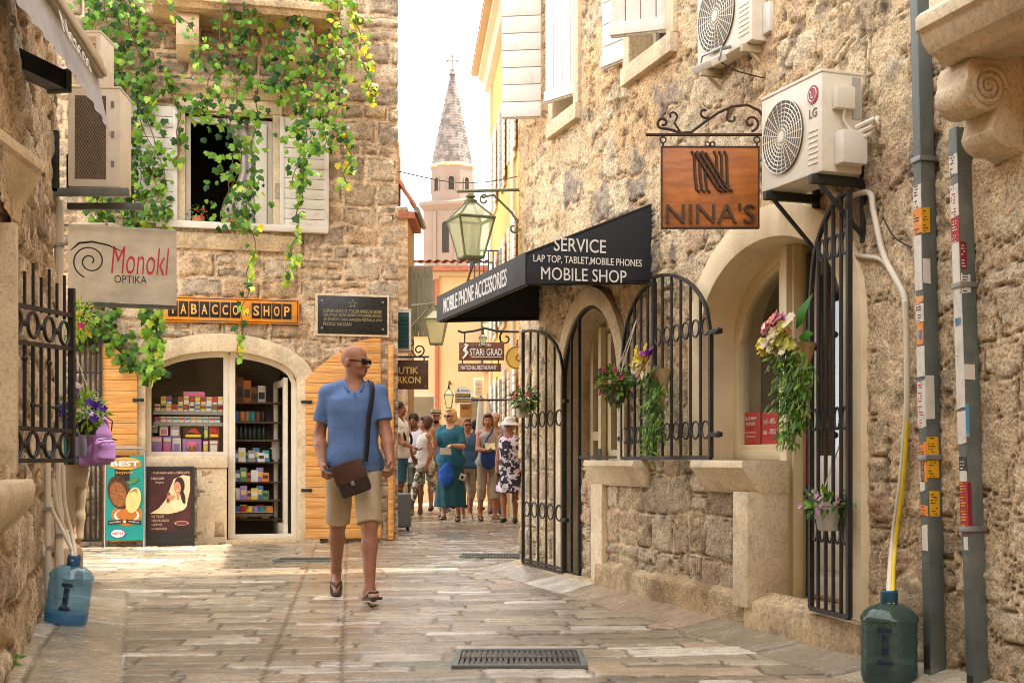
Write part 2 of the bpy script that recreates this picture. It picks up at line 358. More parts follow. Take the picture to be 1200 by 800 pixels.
M_tile = mat('terracotta_tile', '#a0644a', .85, var=.4, vscale=5, bump=.4, bscale=30, wear='#5d4334', wscale=5, wamt=.6)
M_pave = mat('polished_paving', attr=True, rough=.18, rvar=.12, var=.17, vscale=5, bump=.35, bscale=38, spec=.45, fine=.22, wear='#5d5140', wscale=1.7, wamt=.35)
M_wood = mat('honey_wood', '#d79c54', .5, var=.10, vscale=3, bump=.08, bscale=50, wood=(3, 9, 60), wear='#b87c3a', wscale=2, wamt=.35)
M_metalg = mat('grey_metal', '#8a8c88', .4, var=.15, metal=.6, bump=.06)
M_zinc = mat('aged_zinc', '#5f6660', .55, var=.2, vscale=6, bump=.12, bscale=40, metal=.25, wear='#8b8a7c', wscale=4, wamt=.5)

# ------------------------------------------------------------------ wall frames (lines measured from the photograph)
RW = Frame(.0521, 11.04, .2961, -.9552)        # right stone house: x=0 at the far corner
LW = Frame(-.556-.2933*(-4), -4, -.2815, .9596) # left stone house: x grows away from us
FW = Frame(-5.75, 13.76, .970, .242)           # tobacconist's facade
YW = Frame(1.82-.085*28, 28, .0847, -.9964)    # yellow house down the street
Wg = lambda a, k: (lambda x, z: np.zeros_like(x))

# ------------------------------------------------------------------ ground
g = MB(); g.box(-60, 60, -12, 200, -.3, -.02); ground = tag(g.build('ground', M_plainstone, smooth=0), kind='structure')
def paving():
    ys = [3.2]
    while ys[-1] < 34: ys.append(ys[-1]+max(.014, .0026*ys[-1]))
    ys = np.array(ys); xs = np.arange(-7.5, 4.6, .016); X, Y = np.meshgrid(xs, ys)
    sx = X+.10*Y; sy = Y-.10*X                                           # rows lie square to the street
    D, row, S = masonry(sx, sy, .185, (1.4, 4.2), 3, warp=.007, split=.10, wf=1.6)
    ch = np.abs(X+.22+.125*Y)                                             # worn lengthwise joint down the middle
    D = np.minimum(D, np.abs(ch-.17)+.002)
    right = (3.4745-.31*Y)-X; left = X-(-.556-.2933*Y)
    gut = ((right < .34) & (Y < 11.1)); gl = (left < .50) & (Y < 9.2)
    D2, r2, S2 = masonry(Y, right, .5, (1.0, 1.9), 8, warp=.015, split=0); D3, r3, S3 = masonry(Y, left, .5, (1.1, 1.9), 12, warp=.015, split=0)
    D = np.where(gut, np.minimum(D2, np.abs(right-.34)), np.where(gl, np.minimum(D3, np.abs(left-.5)), D)); row = np.where(gut, r2+300, np.where(gl, r3+600, row)); S = np.where(gut, S2, np.where(gl, S3, S))
    h = sst(.0, .020, D); r = hsh(row, S, 2); r3_ = hsh(row, S, 5)
    sid = (row.astype(np.int64)*4001+S+90000) % 1500000; cn = np.maximum(np.bincount(sid.ravel(), minlength=1500000), 1); mxx = (np.bincount(sid.ravel(), X.ravel(), 1500000)/cn)[sid]; myy = (np.bincount(sid.ravel(), Y.ravel(), 1500000)/cn)[sid]
    tilt = .030*(hsh(row, S, 31)-.5)*(X-mxx)+.050*(hsh(row, S, 32)-.5)*(Y-myy)
    Z = h*.010+tilt+.008*(r-.5)+.006*fbm(X*3, Y*3, 3, 4)+.003*fbm(X*14, Y*14, 2, 8)
    Z = Z+np.where(gut, .085*np.clip(1-right/.34, 0, 1)**1.2, 0)+np.where(gl, .05*np.clip(1-left/.5, 0, 1), 0)
    base = lerp3(lin('#8a7f6c'), lin('#b9ab92'), r); base = lerp3(base, lin('#7a705f'), sst(.78, .95, r3_)*.8); base = lerp3(base, lin('#bb9678'), (sst(.0, .12, .14-r3_) if False else (r3_ < .09))*.35)
    base = lerp3(base, lin('#e0d6c4'), ((r3_ > .55) & (r3_ < .63))*.7)
    dirt = sst(.45, .7, fbm(X*.9, Y*.6, 4, 21)); base = lerp3(base, lin('#6f634f'), dirt*.5)
    jm = 1-sst(.004, .014, D); jn = fbm(X*6, Y*6, 3, 30); base = lerp3(base, lin('#332b21'), jm*np.clip(.55+.45*jn, 0, .95))
    V = np.stack([X, Y, Z], -1).reshape(-1, 3); nx = len(xs)
    i = np.arange(len(ys)-1)[:, None]*nx+np.arange(nx-1)[None, :]; i = i.ravel()
    F = np.stack([i, i+1, i+nx+1, i+nx], -1)
    return tag(np_obj('paving', V, F, M_pave, None, base.reshape(-1, 3)), kind='structure')
paving()

# ------------------------------------------------------------------ right stone house
RH = thing('stone_house', 'rough stone house lining the right side with arched shop openings and white shutters above', 'house', RW.M)
ax0, ax1 = RW.x(666), RW.x(733); A = ((ax0+ax1)/2, (ax1-ax0)/2, 1.50, .57)              # arch of the first opening
bx0, bx1 = RW.x(831), 5.24; B = ((bx0+bx1)/2, (bx1-bx0)/2, 1.66, .46)
sA, sB = 1.62, RW.x(922, -.11)                     # where the door part ends / begins
w1 = (RW.x(655), RW.x(679), 3.60, 5.1); w2 = (2.62, 3.22, 3.58, 5.1)
holesR = [in_arch(A[0], A[1]+.05, A[2], A[3]+.05, -1), in_arch(B[0], B[1]+.05, B[2], B[3]+.05, -1), in_rect(*w1), in_rect(*w2)]
# keep the wall below the counters
def hR(x, z):
    k = holesR[0](x, z) & ~((x > sA) & (z < .90)); k |= holesR[1](x, z) & ~((x < sB-.012) & (z < .90)) & (z > .14)
    return k | holesR[2](x, z) | holesR[3](x, z)
def fR(X, Z):
    up = np.maximum(sst(.85, 1.1, Z), sst(5.15, 5.45, X))
    D1, r1, S1 = masonry(X, Z, .25, (.7, 1.8), 11, warp=.075, split=.35, wf=2.2)
    D2, r2, S2 = masonry(X, Z+3, .205, (.85, 1.55), 14, warp=.022, split=.15)
    D = np.where(up > .5, D1, D2); row = np.where(up > .5, r1, r2+500); S = np.where(up > .5, S1, S2)
    r = hsh(row, S, 3); r2_ = hsh(row, S, 6); jw = np.where(up > .5, .024, .022)
    rough = fbm(X*8, Z*10, 4, 2); fine = .6*fbm(X*24, Z*28, 3, 5)+.4*fbm(X*55, Z*55, 2, 15)
    st = sst(0, 1, np.clip(D/jw, 0, 1))*(.014+.015*r)+.030*(rough-.5)*sst(.1, .8, D/jw)+.030*(fine-.5)
    mort = np.where(up > .5, .006+.036*fbm(X*2.2, Z*2.2, 3, 40)+.026*(fine-.5), .008+.010*(fine-.5))
    H = np.maximum(st, mort); m = sst(-.006, .006, st-mort)
    sc = lerp3(lin('#bba585'), lin('#e6d2af'), r); sc = lerp3(sc, lin('#93867a'), (r2_ > .80)*np.where(up > .5, .7, .35)*(.5+rough)); sc = lerp3(sc, lin('#c9a283'), (r2_ < .18)*.6)
    sc = lerp3(sc, lin('#6a5a46'), sst(.5, .7, fbm(X*1.4, Z*1.4, 4, 60))*.15*(up < .5)+sst(.60, .75, rough)*.2)
    low = (up <= .5); sc = lerp3(sc, lin('#a5814f'), low*.10*(r2_ > .4)); sc = lerp3(sc, lin('#77603f'), low*(r2_ > .66)*(r2_ < .8)*.4*sst(.35,.6,rough))
    damp = sst(.55, .0, Z)*sst(.45, .6, fbm(X*2.5, Z*1.2, 3, 77)); sc = lerp3(sc, lin('#3f352a'), damp*.6)
    mc = lerp3(lin('#dcbf93'), lin('#ebd5b0'), fbm(X*1.1, Z*1.1, 3, 90)); mc = lerp3(mc, lin('#dcb07a'), sst(.5, .68, fbm(X*.8+5, Z*.8, 3, 91))*.6*sst(5.6, 4.2, X)*up); mc = lerp3(mc, lin('#5b4c3b'), damp*.45)
    cv_ = crevice(X, Z, D, jw, 70, .40); H = H-.014*cv_; ch_ = sst(.62, .70, fbm(X*11, Z*13, 3, 66))*sst(.40, .60, fbm(X*2, Z*2, 2, 67)); H = H-.012*ch_
    return H, lerp3(lerp3(mc, sc, m), lin('#4c3d2c'), np.clip(cv_*.8+ch_*.45, 0, .85))
wall_sheet('wall', RW.x(611), 7.6, 0, 5.4, .0125, fR, [hR], M_stoneR, RH)
b = MB(); b.box(-.02, 15.5, .62, 6, 5.35, 9.8); b.box(-.02, 15.5, 2.2, 6, 0, 5.35); b.box(RW.x(611)+.002, .3, .04, 2.2, -.02, 5.38); b.box(0, 15.5, -.005, .62, 5.38, 9.8)
b.box(7.58, 15.5, -.01, .5, 0, 5.38); b.build('upper_wall', M_plainstone, RH, smooth=0)
b = MB(); b.prof([(-.35, 9.78), (-.35, 9.92), (3.2, 11.1), (6.2, 9.92), (6.2, 9.78)], -.3, 15.6); b.build('roof', M_tile, RH, smooth=0)
# arch surrounds: a face band plus a deep reveal
def surround(name, a, wd, par, zb, y0=-.065, y1=.34, m=M_trim, inner=.0):
    pi = arch_pts(a[0], a[1]-inner, a[2], a[3]-inner, 24, zb); po = arch_pts(a[0], a[1]+wd, a[2], a[3]+wd, 24, zb)
    s = MB(); s.strip(pi, po, y0, y1); return s.build(name, m, par, bevel=.008)
def part_arch(name, a, wd, par, y0, y1, m, i0, i1, feet=(None, None)):
    pi = arch_pts(a[0], a[1], a[2], a[3], 24); po = arch_pts(a[0], a[1]+wd, a[2], a[3]+wd, 24)
    if feet[0] is not None: pi = [(pi[0][0], feet[0])]+pi; po = [(po[0][0], feet[0])]+po
    if feet[1] is not None: pi += [(pi[-1][0], feet[1])]; po += [(po[-1][0], feet[1])]
    s = MB(); s.strip(pi, po, y0, y1); return s.build(name, m, par, bevel=.008)
part_arch('arch_surround', A, .13, RH, -.065, .34, M_trim, 0, 1, (.02, .95))
part_arch('arch_surround', B, .17, RH, -.06, .34, mat('ochre_render', '#e3d1ab', .75, var=.1, vscale=3, bump=.2, wear='#a98a58', wscale=2, wamt=.4), 0, 1, (.95, .2))
# counters (stone sills) and the pilasters under them
def sill(x0, x1, zt, th, pr, par, name='counter_sill', m=M_trim, yin=.30):
    s = MB(); s.prof([(yin, zt), (-pr, zt), (-pr-.008, zt-th*.22), (-pr+.03, zt-th*.45), (-pr*.55, zt-th*.8), (-.045, zt-th), (yin, zt-th)], x0, x1)
    return s.build(name, m, par, bevel=.007)
sill(RW.x(684, .13), RW.x(742, .13), .955, .175, .13, RH, yin=.12); sill(RW.x(809, .15), sB-.004, .955, .18, .15, RH, yin=.13)
s = MB(); s.box(RW.x(692, .06), RW.x(705, .06), -.06, .12, .02, .785); s.build('counter_pilaster', M_trim, RH, bevel=.008)
s = MB(); s.box(sB-.18, sB-.008, -.12, .128, .17, .785); s.build('counter_pilaster', M_trim, RH, bevel=.01)
s = MB(); s.box(sB-.1, 5.45, -.10, .34, .01, .215); s.build('door_step', M_trimd, RH, bevel=.02)
def fP(X, Z):
    D, r, S = masonry(X, Z, .4, (1.2, 2.4), 5, warp=.03, split=0); q = hsh(r, S, 2); H = .055+.012*sst(0, .03, D)+.016*(fbm(X*7, Z*7, 4, 9)-.5)+.010*(fbm(X*26, Z*26, 3, 19)-.5); H = H*sst(.25, .21, Z)
    c = lerp3(lin('#c0a47c'), lin('#d8c09a'), q); c = lerp3(c, lin('#6b5a44'), sst(.48, .66, fbm(X*3, Z*3, 4, 12))*.5); return H, c
wall_sheet('plinth', 2.05, 5.55, 0.0, .26, .016, fP, [], M_stoneR, RH, y0=-.012)
s = MB(); s.box(RW.x(611)-.01, 2.1, -.075, .1, 0, .10); s.build('base_course', M_trimd, RH, bevel=.012)
# first opening: white joinery and dim room behind
def room(par, x0, x1, y0, y1, z0, z1, m=M_room, t=.03, name='shop_interior'):
    r = MB(); r.box(x0-t, x1+t, y1, y1+t, z0, z1); r.box(x0-t, x0, y0, y1, z0, z1); r.box(x1, x1+t, y0, y1, z0, z1); r.box(x0, x1, y0, y1, z0-t, z0+.002); r.box(x0, x1, y0, y1, z1-t, z1)
    return r.build(name, m, par, smooth=0)
room(RH, ax0-.1, ax1+.1, .36, 1.6, .0, 2.3); room(RH, bx0-.1, bx1+.1, .36, 1.9, .1, 2.4)
fr = MB(); pi = arch_pts(A[0], A[1]-.07, A[2], A[3]-.07, 20, .06); po = arch_pts(A[0], A[1]+.005, A[2], A[3]+.005, 20, .06)
fr.strip(pi, po, .20, .28); fr.box(sA-.035, sA+.035, .201, .279, .06, A[2]+.40); fr.box(sA+.035, ax1-.065, .203, .277, .957, 1.03); fr.box(ax1-.42, ax1-.36, .202, .278, 1.03, A[2]+.40)
winA = fr.build('window_frame', M_cream, RH, bevel=.006)
gp = MB(); gp.prism(arch_pts(A[0], A[1]-.06, A[2], A[3]-.06, 20, .10), .235, .241); gp.build('pane', M_glass, winA, smooth=0)
dA = MB(); x0, x1 = ax0+.07, sA-.04
for q in ((x0, x0+.06, .10, 1.95), (x1-.06, x1, .10, 1.95), (x0+.06, x1-.06, .10, .55), (x0+.06, x1-.06, 1.1, 1.17)): dA.box(q[0], q[1], .15, .198, q[2], q[3])
dA_ = dA.build('door', M_cream, RH, bevel=.006)
for zz in (.30, .95, 1.55): h = MB(); h.box(sA-.05, sA-.02, .13, .152, zz, zz+.09); h.build('hinge', M_metalg, dA_, bevel=.003)
# second opening: cream window, post, and door
yr = .16; mx_ = RW.x(924, -yr)
wf = MB(); wx0, wx1 = RW.x(862, -yr), RW.x(916, -yr)
def halfarch(x, inset): return B[2]+(B[3]-inset)*math.sqrt(max(0, 1-((x-B[0])/(B[1]-inset))**2))
def arch_panel(x0, x1, z0, ins, n=14): return [(x0, z0), (x1, z0)]+[(x1+(x0-x1)*i/n, halfarch(x1+(x0-x1)*i/n, ins)) for i in range(n+1)]
def arch_frame(mb, x0, x1, z0, ins, th, y0, y1):
    a = arch_panel(x0, x1, z0, ins); 
    def inner(x): return min(max(x, x0+th), x1-th)
    bpts = [(x0+th, z0+th), (x1-th, z0+th)]+[(inner(x), min(z-th, halfarch(inner(x), ins+th))) for x, z in a[2:]]
    mb.strip(bpts, a, y0, y1, closed=True)
arch_frame(wf, bx0+.0, mx_-.05, .957, .0, .055, yr, yr+.07); arch_frame(wf, wx0-.02, wx1+.0, 1.01, .055, .035, yr+.01, yr+.06)
winB = wf.build('window_frame', M_cream, RH, bevel=.006)
s = MB(); s.prism(arch_panel(bx0+.054, wx0-.015, 1.01, .055), yr+.02, yr+.05); s.build('side_panel', M_cream, winB)
s = MB(); s.prism(arch_panel(wx0, wx1, 1.02, .07), yr+.03, yr+.036); s.build('pane', M_glass, winB, smooth=0)
s = MB(); s.box(mx_-.045, mx_+.03, yr-.03, yr+.09, .20, halfarch(mx_, .0)); s.box(mx_+.03, mx_+.055, yr+.0, yr+.06, .20, halfarch(mx_+.05, .0)); s.build('door_post', M_cream, RH, bevel=.006)
dd = MB(); dx0, dx1 = mx_+.07, bx1-.01
dd.box(dx0, dx1, yr+.10, yr+.14, .22, .98); dd.box(dx0, dx0+.05, yr+.101, yr+.139, .98, halfarch(dx0+.03, .02)); dd.box(dx1-.02, dx1, yr+.101, yr+.139, .98, halfarch(dx1-.05, .02))
dd.box(dx0+.02, dx1-.02, yr+.086, yr+.10, .24, .34); dd.box(dx0+.04, dx1-.03, yr+.093, yr+.10, .38, .94)
db = dd.build('door', M_white, RH, bevel=.005); s = MB(); s.box(dx0+.05, dx1-.05, yr+.118, yr+.124, .98, B[2]+.28); s.build('pane', M_glassd, db, smooth=0)
# upper windows: stone frames, dim glass, white shutters
def upper_window(w):
    x0, x1, z0, z1 = w; t = MB(); tw = .11
    t.box(x0-tw, x1+tw, -.075, .22, z0-.12, z0); t.box(x0-tw, x0, -.055, .22, z0, z1); t.box(x1, x1+tw, -.055, .22, z0, z1); t.box(x0-tw, x1+tw, -.056, .22, z1, z1+.12)
    f = t.build('window_surround', M_trim, RH, bevel=.008)
    t = MB(); t.box(x0, x0+.05, .12, .18, z0, z1); t.box(x1-.05, x1, .12, .18, z0, z1); t.box(x0+.05, x1-.05, .12, .18, z0, z0+.06); t.box((x0+x1)/2-.03, (x0+x1)/2+.03, .121, .179, z0+.06, z1)
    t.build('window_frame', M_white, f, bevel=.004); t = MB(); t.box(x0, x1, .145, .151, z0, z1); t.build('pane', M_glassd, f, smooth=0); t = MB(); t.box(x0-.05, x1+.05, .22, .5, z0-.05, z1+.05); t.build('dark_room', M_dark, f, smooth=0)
upper_window(w1); upper_window(w2)
def shutter(hx, hy, ang, wd, z0, z1, planks, vert, par=None, M0=None, flip=1):
    """hinged at local x=0; leaf runs along +x*flip, turned by ang"""
    par = par or RH; Mx = (M0 or Matrix()) @ TM(hx, hy, 0, ang); s = MB()
    n = planks; g_ = .006
    for i in range(n):
        if vert:
            a, b_ = wd*i/n, wd*(i+1)/n; s.box(flip*a if flip > 0 else -b_, flip*b_-g_ if flip > 0 else -a-g_, -.016, .012, z0, z1)
        else:
            a, b_ = z0+(z1-z0)*i/n, z0+(z1-z0)*(i+1)/n; s.box(min(0, flip*wd), max(0, flip*wd), -.016, .012, a, b_-g_)
    s.box(min(0, flip*wd), max(0, flip*wd), .004, .026, z0+.01, z0+.09); s.box(min(0, flip*wd), max(0, flip*wd), .004, .026, z1-.09, z1-.01)
    o = s.build('shutter', M_shut, par, bevel=.003, M=Mx)
    for zz in (z0+.17, z1-.17): k = MB(); k.box(min(-.02, flip*wd*.85), max(.02, flip*wd*.85), -.024, -.015, zz, zz+.028); k.build('strap_hinge', mat('rusty_strap', '#c09a58', .7, var=.3, wear='#7a4a22', wamt=.7), o, bevel=.002)
    return o
def leaf_to(fr, u0, v0, Y0, u1, v1, zb, zt, planks, vert):
    """a shutter leaf from its hinge edge (u0 at depth Y0) to its free edge seen at u1,v1; both bottoms at height zb"""
    a = P(u0, v0, Y0); Y1 = (zb-HC)*FPX/(HOR-v1); b_ = P(u1, v1, Y1); la = fr.M.inverted() @ a; lb = fr.M.inverted() @ b_
    d = lb-la; return shutter(la.x, la.y, math.atan2(d.y, d.x), math.hypot(d.x, d.y), zb, zt, planks, vert)
leaf_to(RW, 680, 80, 9.56, 640, 122, 3.69, 5.2, 4, True); leaf_to(RW, 634, 138, 10.25, 588, 140, 3.69, 5.2, 11, False)
leaf_to(RW, 787, 37, 8.02, 715, 45, 3.64, 5.0, 4, True); leaf_to(RW, 736, 70, 8.60, 707, 82, 3.64, 5.0, 9, False)

# iron grilles (the shop's night gates, folded open against the wall)
def gate(M0, wd, z0, ztop_l, ztop_r, nb, rings, par, name='iron_gate', r=.011, hinges=None, midrail=(), label=None, yy=-.0):
    """arched leaf; x from 0 to wd, top rises from ztop_l to ztop_r along a quarter ellipse"""
    s = MB(); up = ztop_r > ztop_l; lo, hi = min(ztop_l, ztop_r), max(ztop_l, ztop_r)
    def top(x):
        t = x/wd if up else 1-x/wd; t = min(max(t, 0), 1); return lo+(hi-lo)*math.sqrt(max(0, 1-(1-t)**2))
    arc = [(wd*i/16, 0, top(wd*i/16)) for i in range(17)]
    s.tube(arc, r*1.25, 4); s.tube([(0, 0, z0), (wd, 0, z0)], r*1.4, 4); s.tube([(0, 0, z0), (0, 0, top(0))], r*1.5, 4); s.tube([(wd, 0, z0), (wd, 0, top(wd))], r*1.5, 4)
    for i in range(1, nb):
        x = wd*i/nb; s.tube([(x, 0, z0), (x, 0, top(x))], r*.85, 6)
    for z, rr in rings:
        for i in range(nb):
            x = wd*(i+.5)/nb
            if top(x) > z+rr: s.ring((x, 0, z), wd/nb*.36, rr, r*.55, 14, 6)
    for z in midrail: s.tube([(0, 0, z), (wd, 0, z)], r, 4)
    o = s.build(name, M_iron, par, M=M0)
    if hinges:
        hx = hinges[0]
        for z in hinges[1]: h = MB(); h.box(min(hx, hx+hinges[2]), max(hx, hx+hinges[2]), -.012, .03, z-.014, z+.014); h.ball((hx+hinges[2], 0, z), .02, 8); h.build('hinge', M_iron, o, bevel=.003)
    return o
xg0, xg1 = RW.x(613, .07), RW.x(660, .07)
gate(TM(xg0, -.07, 0), xg1-xg0, .10, 2.02, 1.62, 5, [(.55, .06), (1.28, .06)], RH, midrail=(.13,), hinges=(xg1-xg0, (.5, 1.4), .05))
s = MB(); ap_ = arch_pts(A[0], A[1]-.01, A[2], A[3]-.01, 22, .1); ap_[-1] = (ap_[-1][0], .965); s.tube([(x, 0, z) for x, z in ap_], .019, 4); s.tube([(ax0+.01, 0, .1), (sA, 0, .1)], .015, 4); s.tube([(ax0+.17, 0, .1), (ax0+.17, 0, 1.9)], .012, 4)
s.tube([(sA-.0, 0, .1), (sA-.0, 0, 2.04)], .017, 4); s.tube([(sA, 0, .975), (ax1, 0, .975)], .013, 4); s.build('gate_frame', M_iron, RH, M=TM(0, -.035, 0))
xa, xb = RW.x(729, .06), RW.x(767, .06)
gate(TM(xa, -.06, 0), xb-xa, .97, 1.60, 2.08, 5, [(1.12, .05), (1.5, .05)], RH, hinges=(0, (1.1, 1.5), -.04))
xa, xb = RW.x(766, .095), RW.x(833, .095)
gate(TM(xa, -.095, 0), xb-xa, .97, 2.10, 1.66, 6, [(1.13, .05), (1.72, .05)], RH, hinges=(xb-xa, (1.10, 1.68), .09))
xa, xb = RW.x(959, .06), RW.x(1003, .06)
gate(TM(xa, -.10, 0, R(-4)), xb-xa+.05, .24, 1.75, 2.18, 5, [(.62, .05), (1.15, .05), (1.95, .05)], RH, hinges=(0, (.8, 1.5), -.05))
# carved balcony at the near right
bx = RW.x(1072, .42); s = MB()
s.prof([(0, 2.46), (-.30, 2.46), (-.33, 2.49), (-.36, 2.50), (-.39, 2.54), (-.40, 2.57), (-.42, 2.58), (-.42, 2.63), (-.40, 2.65), (-.36, 2.66), (-.36, 3.0), (0, 3.0)], bx, bx+2.6)
bal = s.build('balcony', M_trim, RH, bevel=.006)
def corbel(x0, x1, z1, par, m=M_trim, sc=1.0, name='corbel'):
    pr = [(0.02, z1), (-.34*sc, z1), (-.36*sc, z1-.05*sc)]
    pr += [(-.26*sc-.11*sc*math.cos(a), z1-.14*sc-.11*sc*math.sin(a)) for a in np.linspace(-.5, 1.9, 12)]
    pr += [(-.19*sc, z1-.23*sc)]+[(-.115*sc-.105*sc*math.cos(a), z1-.32*sc-.10*sc*math.sin(a)) for a in np.linspace(.2, 1.9, 9)]+[(0.02, z1-.47*sc)]
    s = MB(); s.prof(pr, x0, x1); o = s.build(name, m, par, bevel=.008)
    ce = (-.24*sc, z1-.135*sc)
    for xx, sg in ((x0-.0, -1), (x1+.0, 1)):
        k = MB(); k.tube([(xx, ce[0]+(.10-.09*i/40)*sc*math.cos(i*.42), ce[1]+(.10-.09*i/40)*sc*math.sin(i*.42)) for i in range(40)], .017*sc, 6); k.ball((xx, ce[0], ce[1]), .02*sc, 8); k.build('volute', m, o)
    return o
corbel(RW.x(1118, .2), RW.x(1118, .2)+.19, 2.462, RH, sc=.78); corbel(RW.x(1118, .2)+1.7, RW.x(1118, .2)+1.89, 2.462, RH, sc=.78)

# ------------------------------------------------------------------ house in the side lane (hidden by the right house; it shades the street)
LH = thing('lane_house', 'stone house standing behind the mobile shop across the lane', 'house', Matrix.Translation((.30, 12.15, 0)))
s = MB(); s.box(0, 5, 0, 7.1, 0, 5.6); s.build('wall', M_plainstone, LH, smooth=0)
s = MB(); s.prof([(-.05, 5.6), (3.5, 6.9), (7.15, 5.6)], -.02, 5.1); s.build('roof', M_tile, LH, smooth=0)

# ------------------------------------------------------------------ left stone house
lx1 = 4+8.9; lx0 = 4.5
LH2 = thing('stone_house', 'weathered stone house on the left edge with awning, iron gate and jug at its foot', 'house', LW.M)
def fL(X, Z):
    D, row, S = masonry(X, Z, .33, (.8, 1.9), 31, warp=.06, split=.3, wf=2); r = hsh(row, S, 3); r2 = hsh(row, S, 8)
    rough = fbm(X*7, Z*9, 4, 3); fine = fbm(X*24, Z*24, 3, 6); st = sst(0, .04, D)*(.02+.024*r)+.04*(rough-.5)+.014*(fine-.5); mort = .004+.012*(fine-.5); m = sst(-.006, .006, st-mort)
    sc = lerp3(lin('#d0b692'), lin('#ecd9ba'), r); sc = lerp3(sc, lin('#a68d6e'), sst(.5, .68, rough)*.45); sc = lerp3(sc, lin('#6b5a47'), (r2 > .85)*.4)
    cv_ = crevice(X, Z, D, .04, 72, .38)
    return np.maximum(st, mort)-.012*cv_, lerp3(lerp3(np.broadcast_to(lin('#b8956a'), X.shape+(3,)), sc, m), lin('#4c3d2c'), np.clip(cv_*.8, 0, .8))
cutL = in_rect(4+4.0, 4+5.75, .93, 1.98)
wall_sheet('wall', lx0+3, lx1, 0, 4.3, .02, fL, [cutL], M_stoneL, LH2)
s = MB(); s.box(0, 7.5, -.01, .5, 0, 4.3); s.box(0, lx1, .45, 5, 0, 4.6); s.box(0, lx1, 0.001, .45, 4.31, 4.6); s.box(lx1-.3, lx1-.001, .01, .45, 0, 4.31); s.build('upper_wall', M_plainstone, LH2, smooth=0)
s = MB(); s.prof([(-.3, 4.6), (-.3, 4.7), (2.4, 5.6), (5.1, 4.6)], -.1, lx1+.15); s.build('roof', M_tile, LH2, smooth=0)
# window with hood moulding and sill on the left wall
x0, x1 = 4+4.0, 4+5.70
s = MB(); s.box(x0-.3, x1, .10, .16, .93, 1.95); w_ = s.build('window_frame', M_cream, LH2); s = MB(); s.box(x0-.2, x1-.1, .092, .098, 1.0, 1.9); s.build('pane', M_glassd, w_, smooth=0)
HWF = Frame(P(52, HOR, 5.6).x, 5.6, -.067, 1); zt_ = HC+(HOR-190)/FPX*5.6
s = MB(); s.prof([(.6, zt_), (0, zt_), (0, zt_-.045), (.02, zt_-.06), (.035, zt_-.10), (.06, zt_-.15), (.09, zt_-.19), (.10, zt_-.27), (.6, zt_-.27)], -1.3, 0); s.build('window_hood', M_trim, LH2, bevel=.006, M=LW.M.inverted() @ HWF.M)
s = MB(); s.box(-1.3, -.05, .11, .6, zt_-1.25, zt_-.272); s.build('window_pier', M_trim, LH2, bevel=.008, M=LW.M.inverted() @ HWF.M)
s = MB(); s.box(x1-.02, x1+.09, -.055, .1, .90, 1.94); s.build('window_jamb', M_trim, LH2, bevel=.008)
s = MB(); s.prof([(.1, .88), (-.13, .88), (-.14, .84), (-.13, .78), (-.08, .72), (-.04, .68), (.1, .68)], x0-.4, LW.x(30, .1)); s.build('window_sill', M_trim, LH2, bevel=.008)
# open window grille of scrolled iron
a = P(8, HOR, 5.4); b_ = P(84, HOR, 6.15); la, lb = LW.M.inverted() @ a, LW.M.inverted() @ b_; d = lb-la; wd = math.hypot(d.x, d.y)
s = MB(); z0, z1 = .935, 1.76
for z in (z0+.02, z0+.16, z1-.14, z1-.30): s.tube([(0, 0, z), (wd, 0, z+(0.03 if z > 1.4 else 0))], .014, 4)
s.tube([(0, 0, z0), (0, 0, z1+.08)], .022, 4); s.tube([(wd, 0, z0), (wd, 0, z1+.02)], .020, 4)
for i in range(1, 8):
    x = wd*i/8; s.tube([(x, 0, z0+.16), (x, 0, z1-.28)], .0095, 4); s.tube([(x, 0, z1-.14), (x, 0, z1+.02+.05*(i % 2))], .008, 4)
for i in range(4):
    x = wd*(i+.5)/4
    for zz in (z0+.09, z1-.205): s.ring((x, 0, zz), wd/8*.62, .055, .0085, 16, 6); s.ball((x+wd/8, 0, zz), .016, 8)
for i in (2, 3, 5, 6): s.ball((wd*i/8, 0, 1.2+.1*(i % 3)), .015, 8); s.tube([(wd*i/8, 0, 1.1+.1*(i % 2)), (wd*(i+1)/8, 0, 1.1+.1*(i % 2))], .007, 4)
o = s.build('window_grille', M_iron, LH2, M=TM(la.x, la.y, 0, math.atan2(d.y, d.x)))

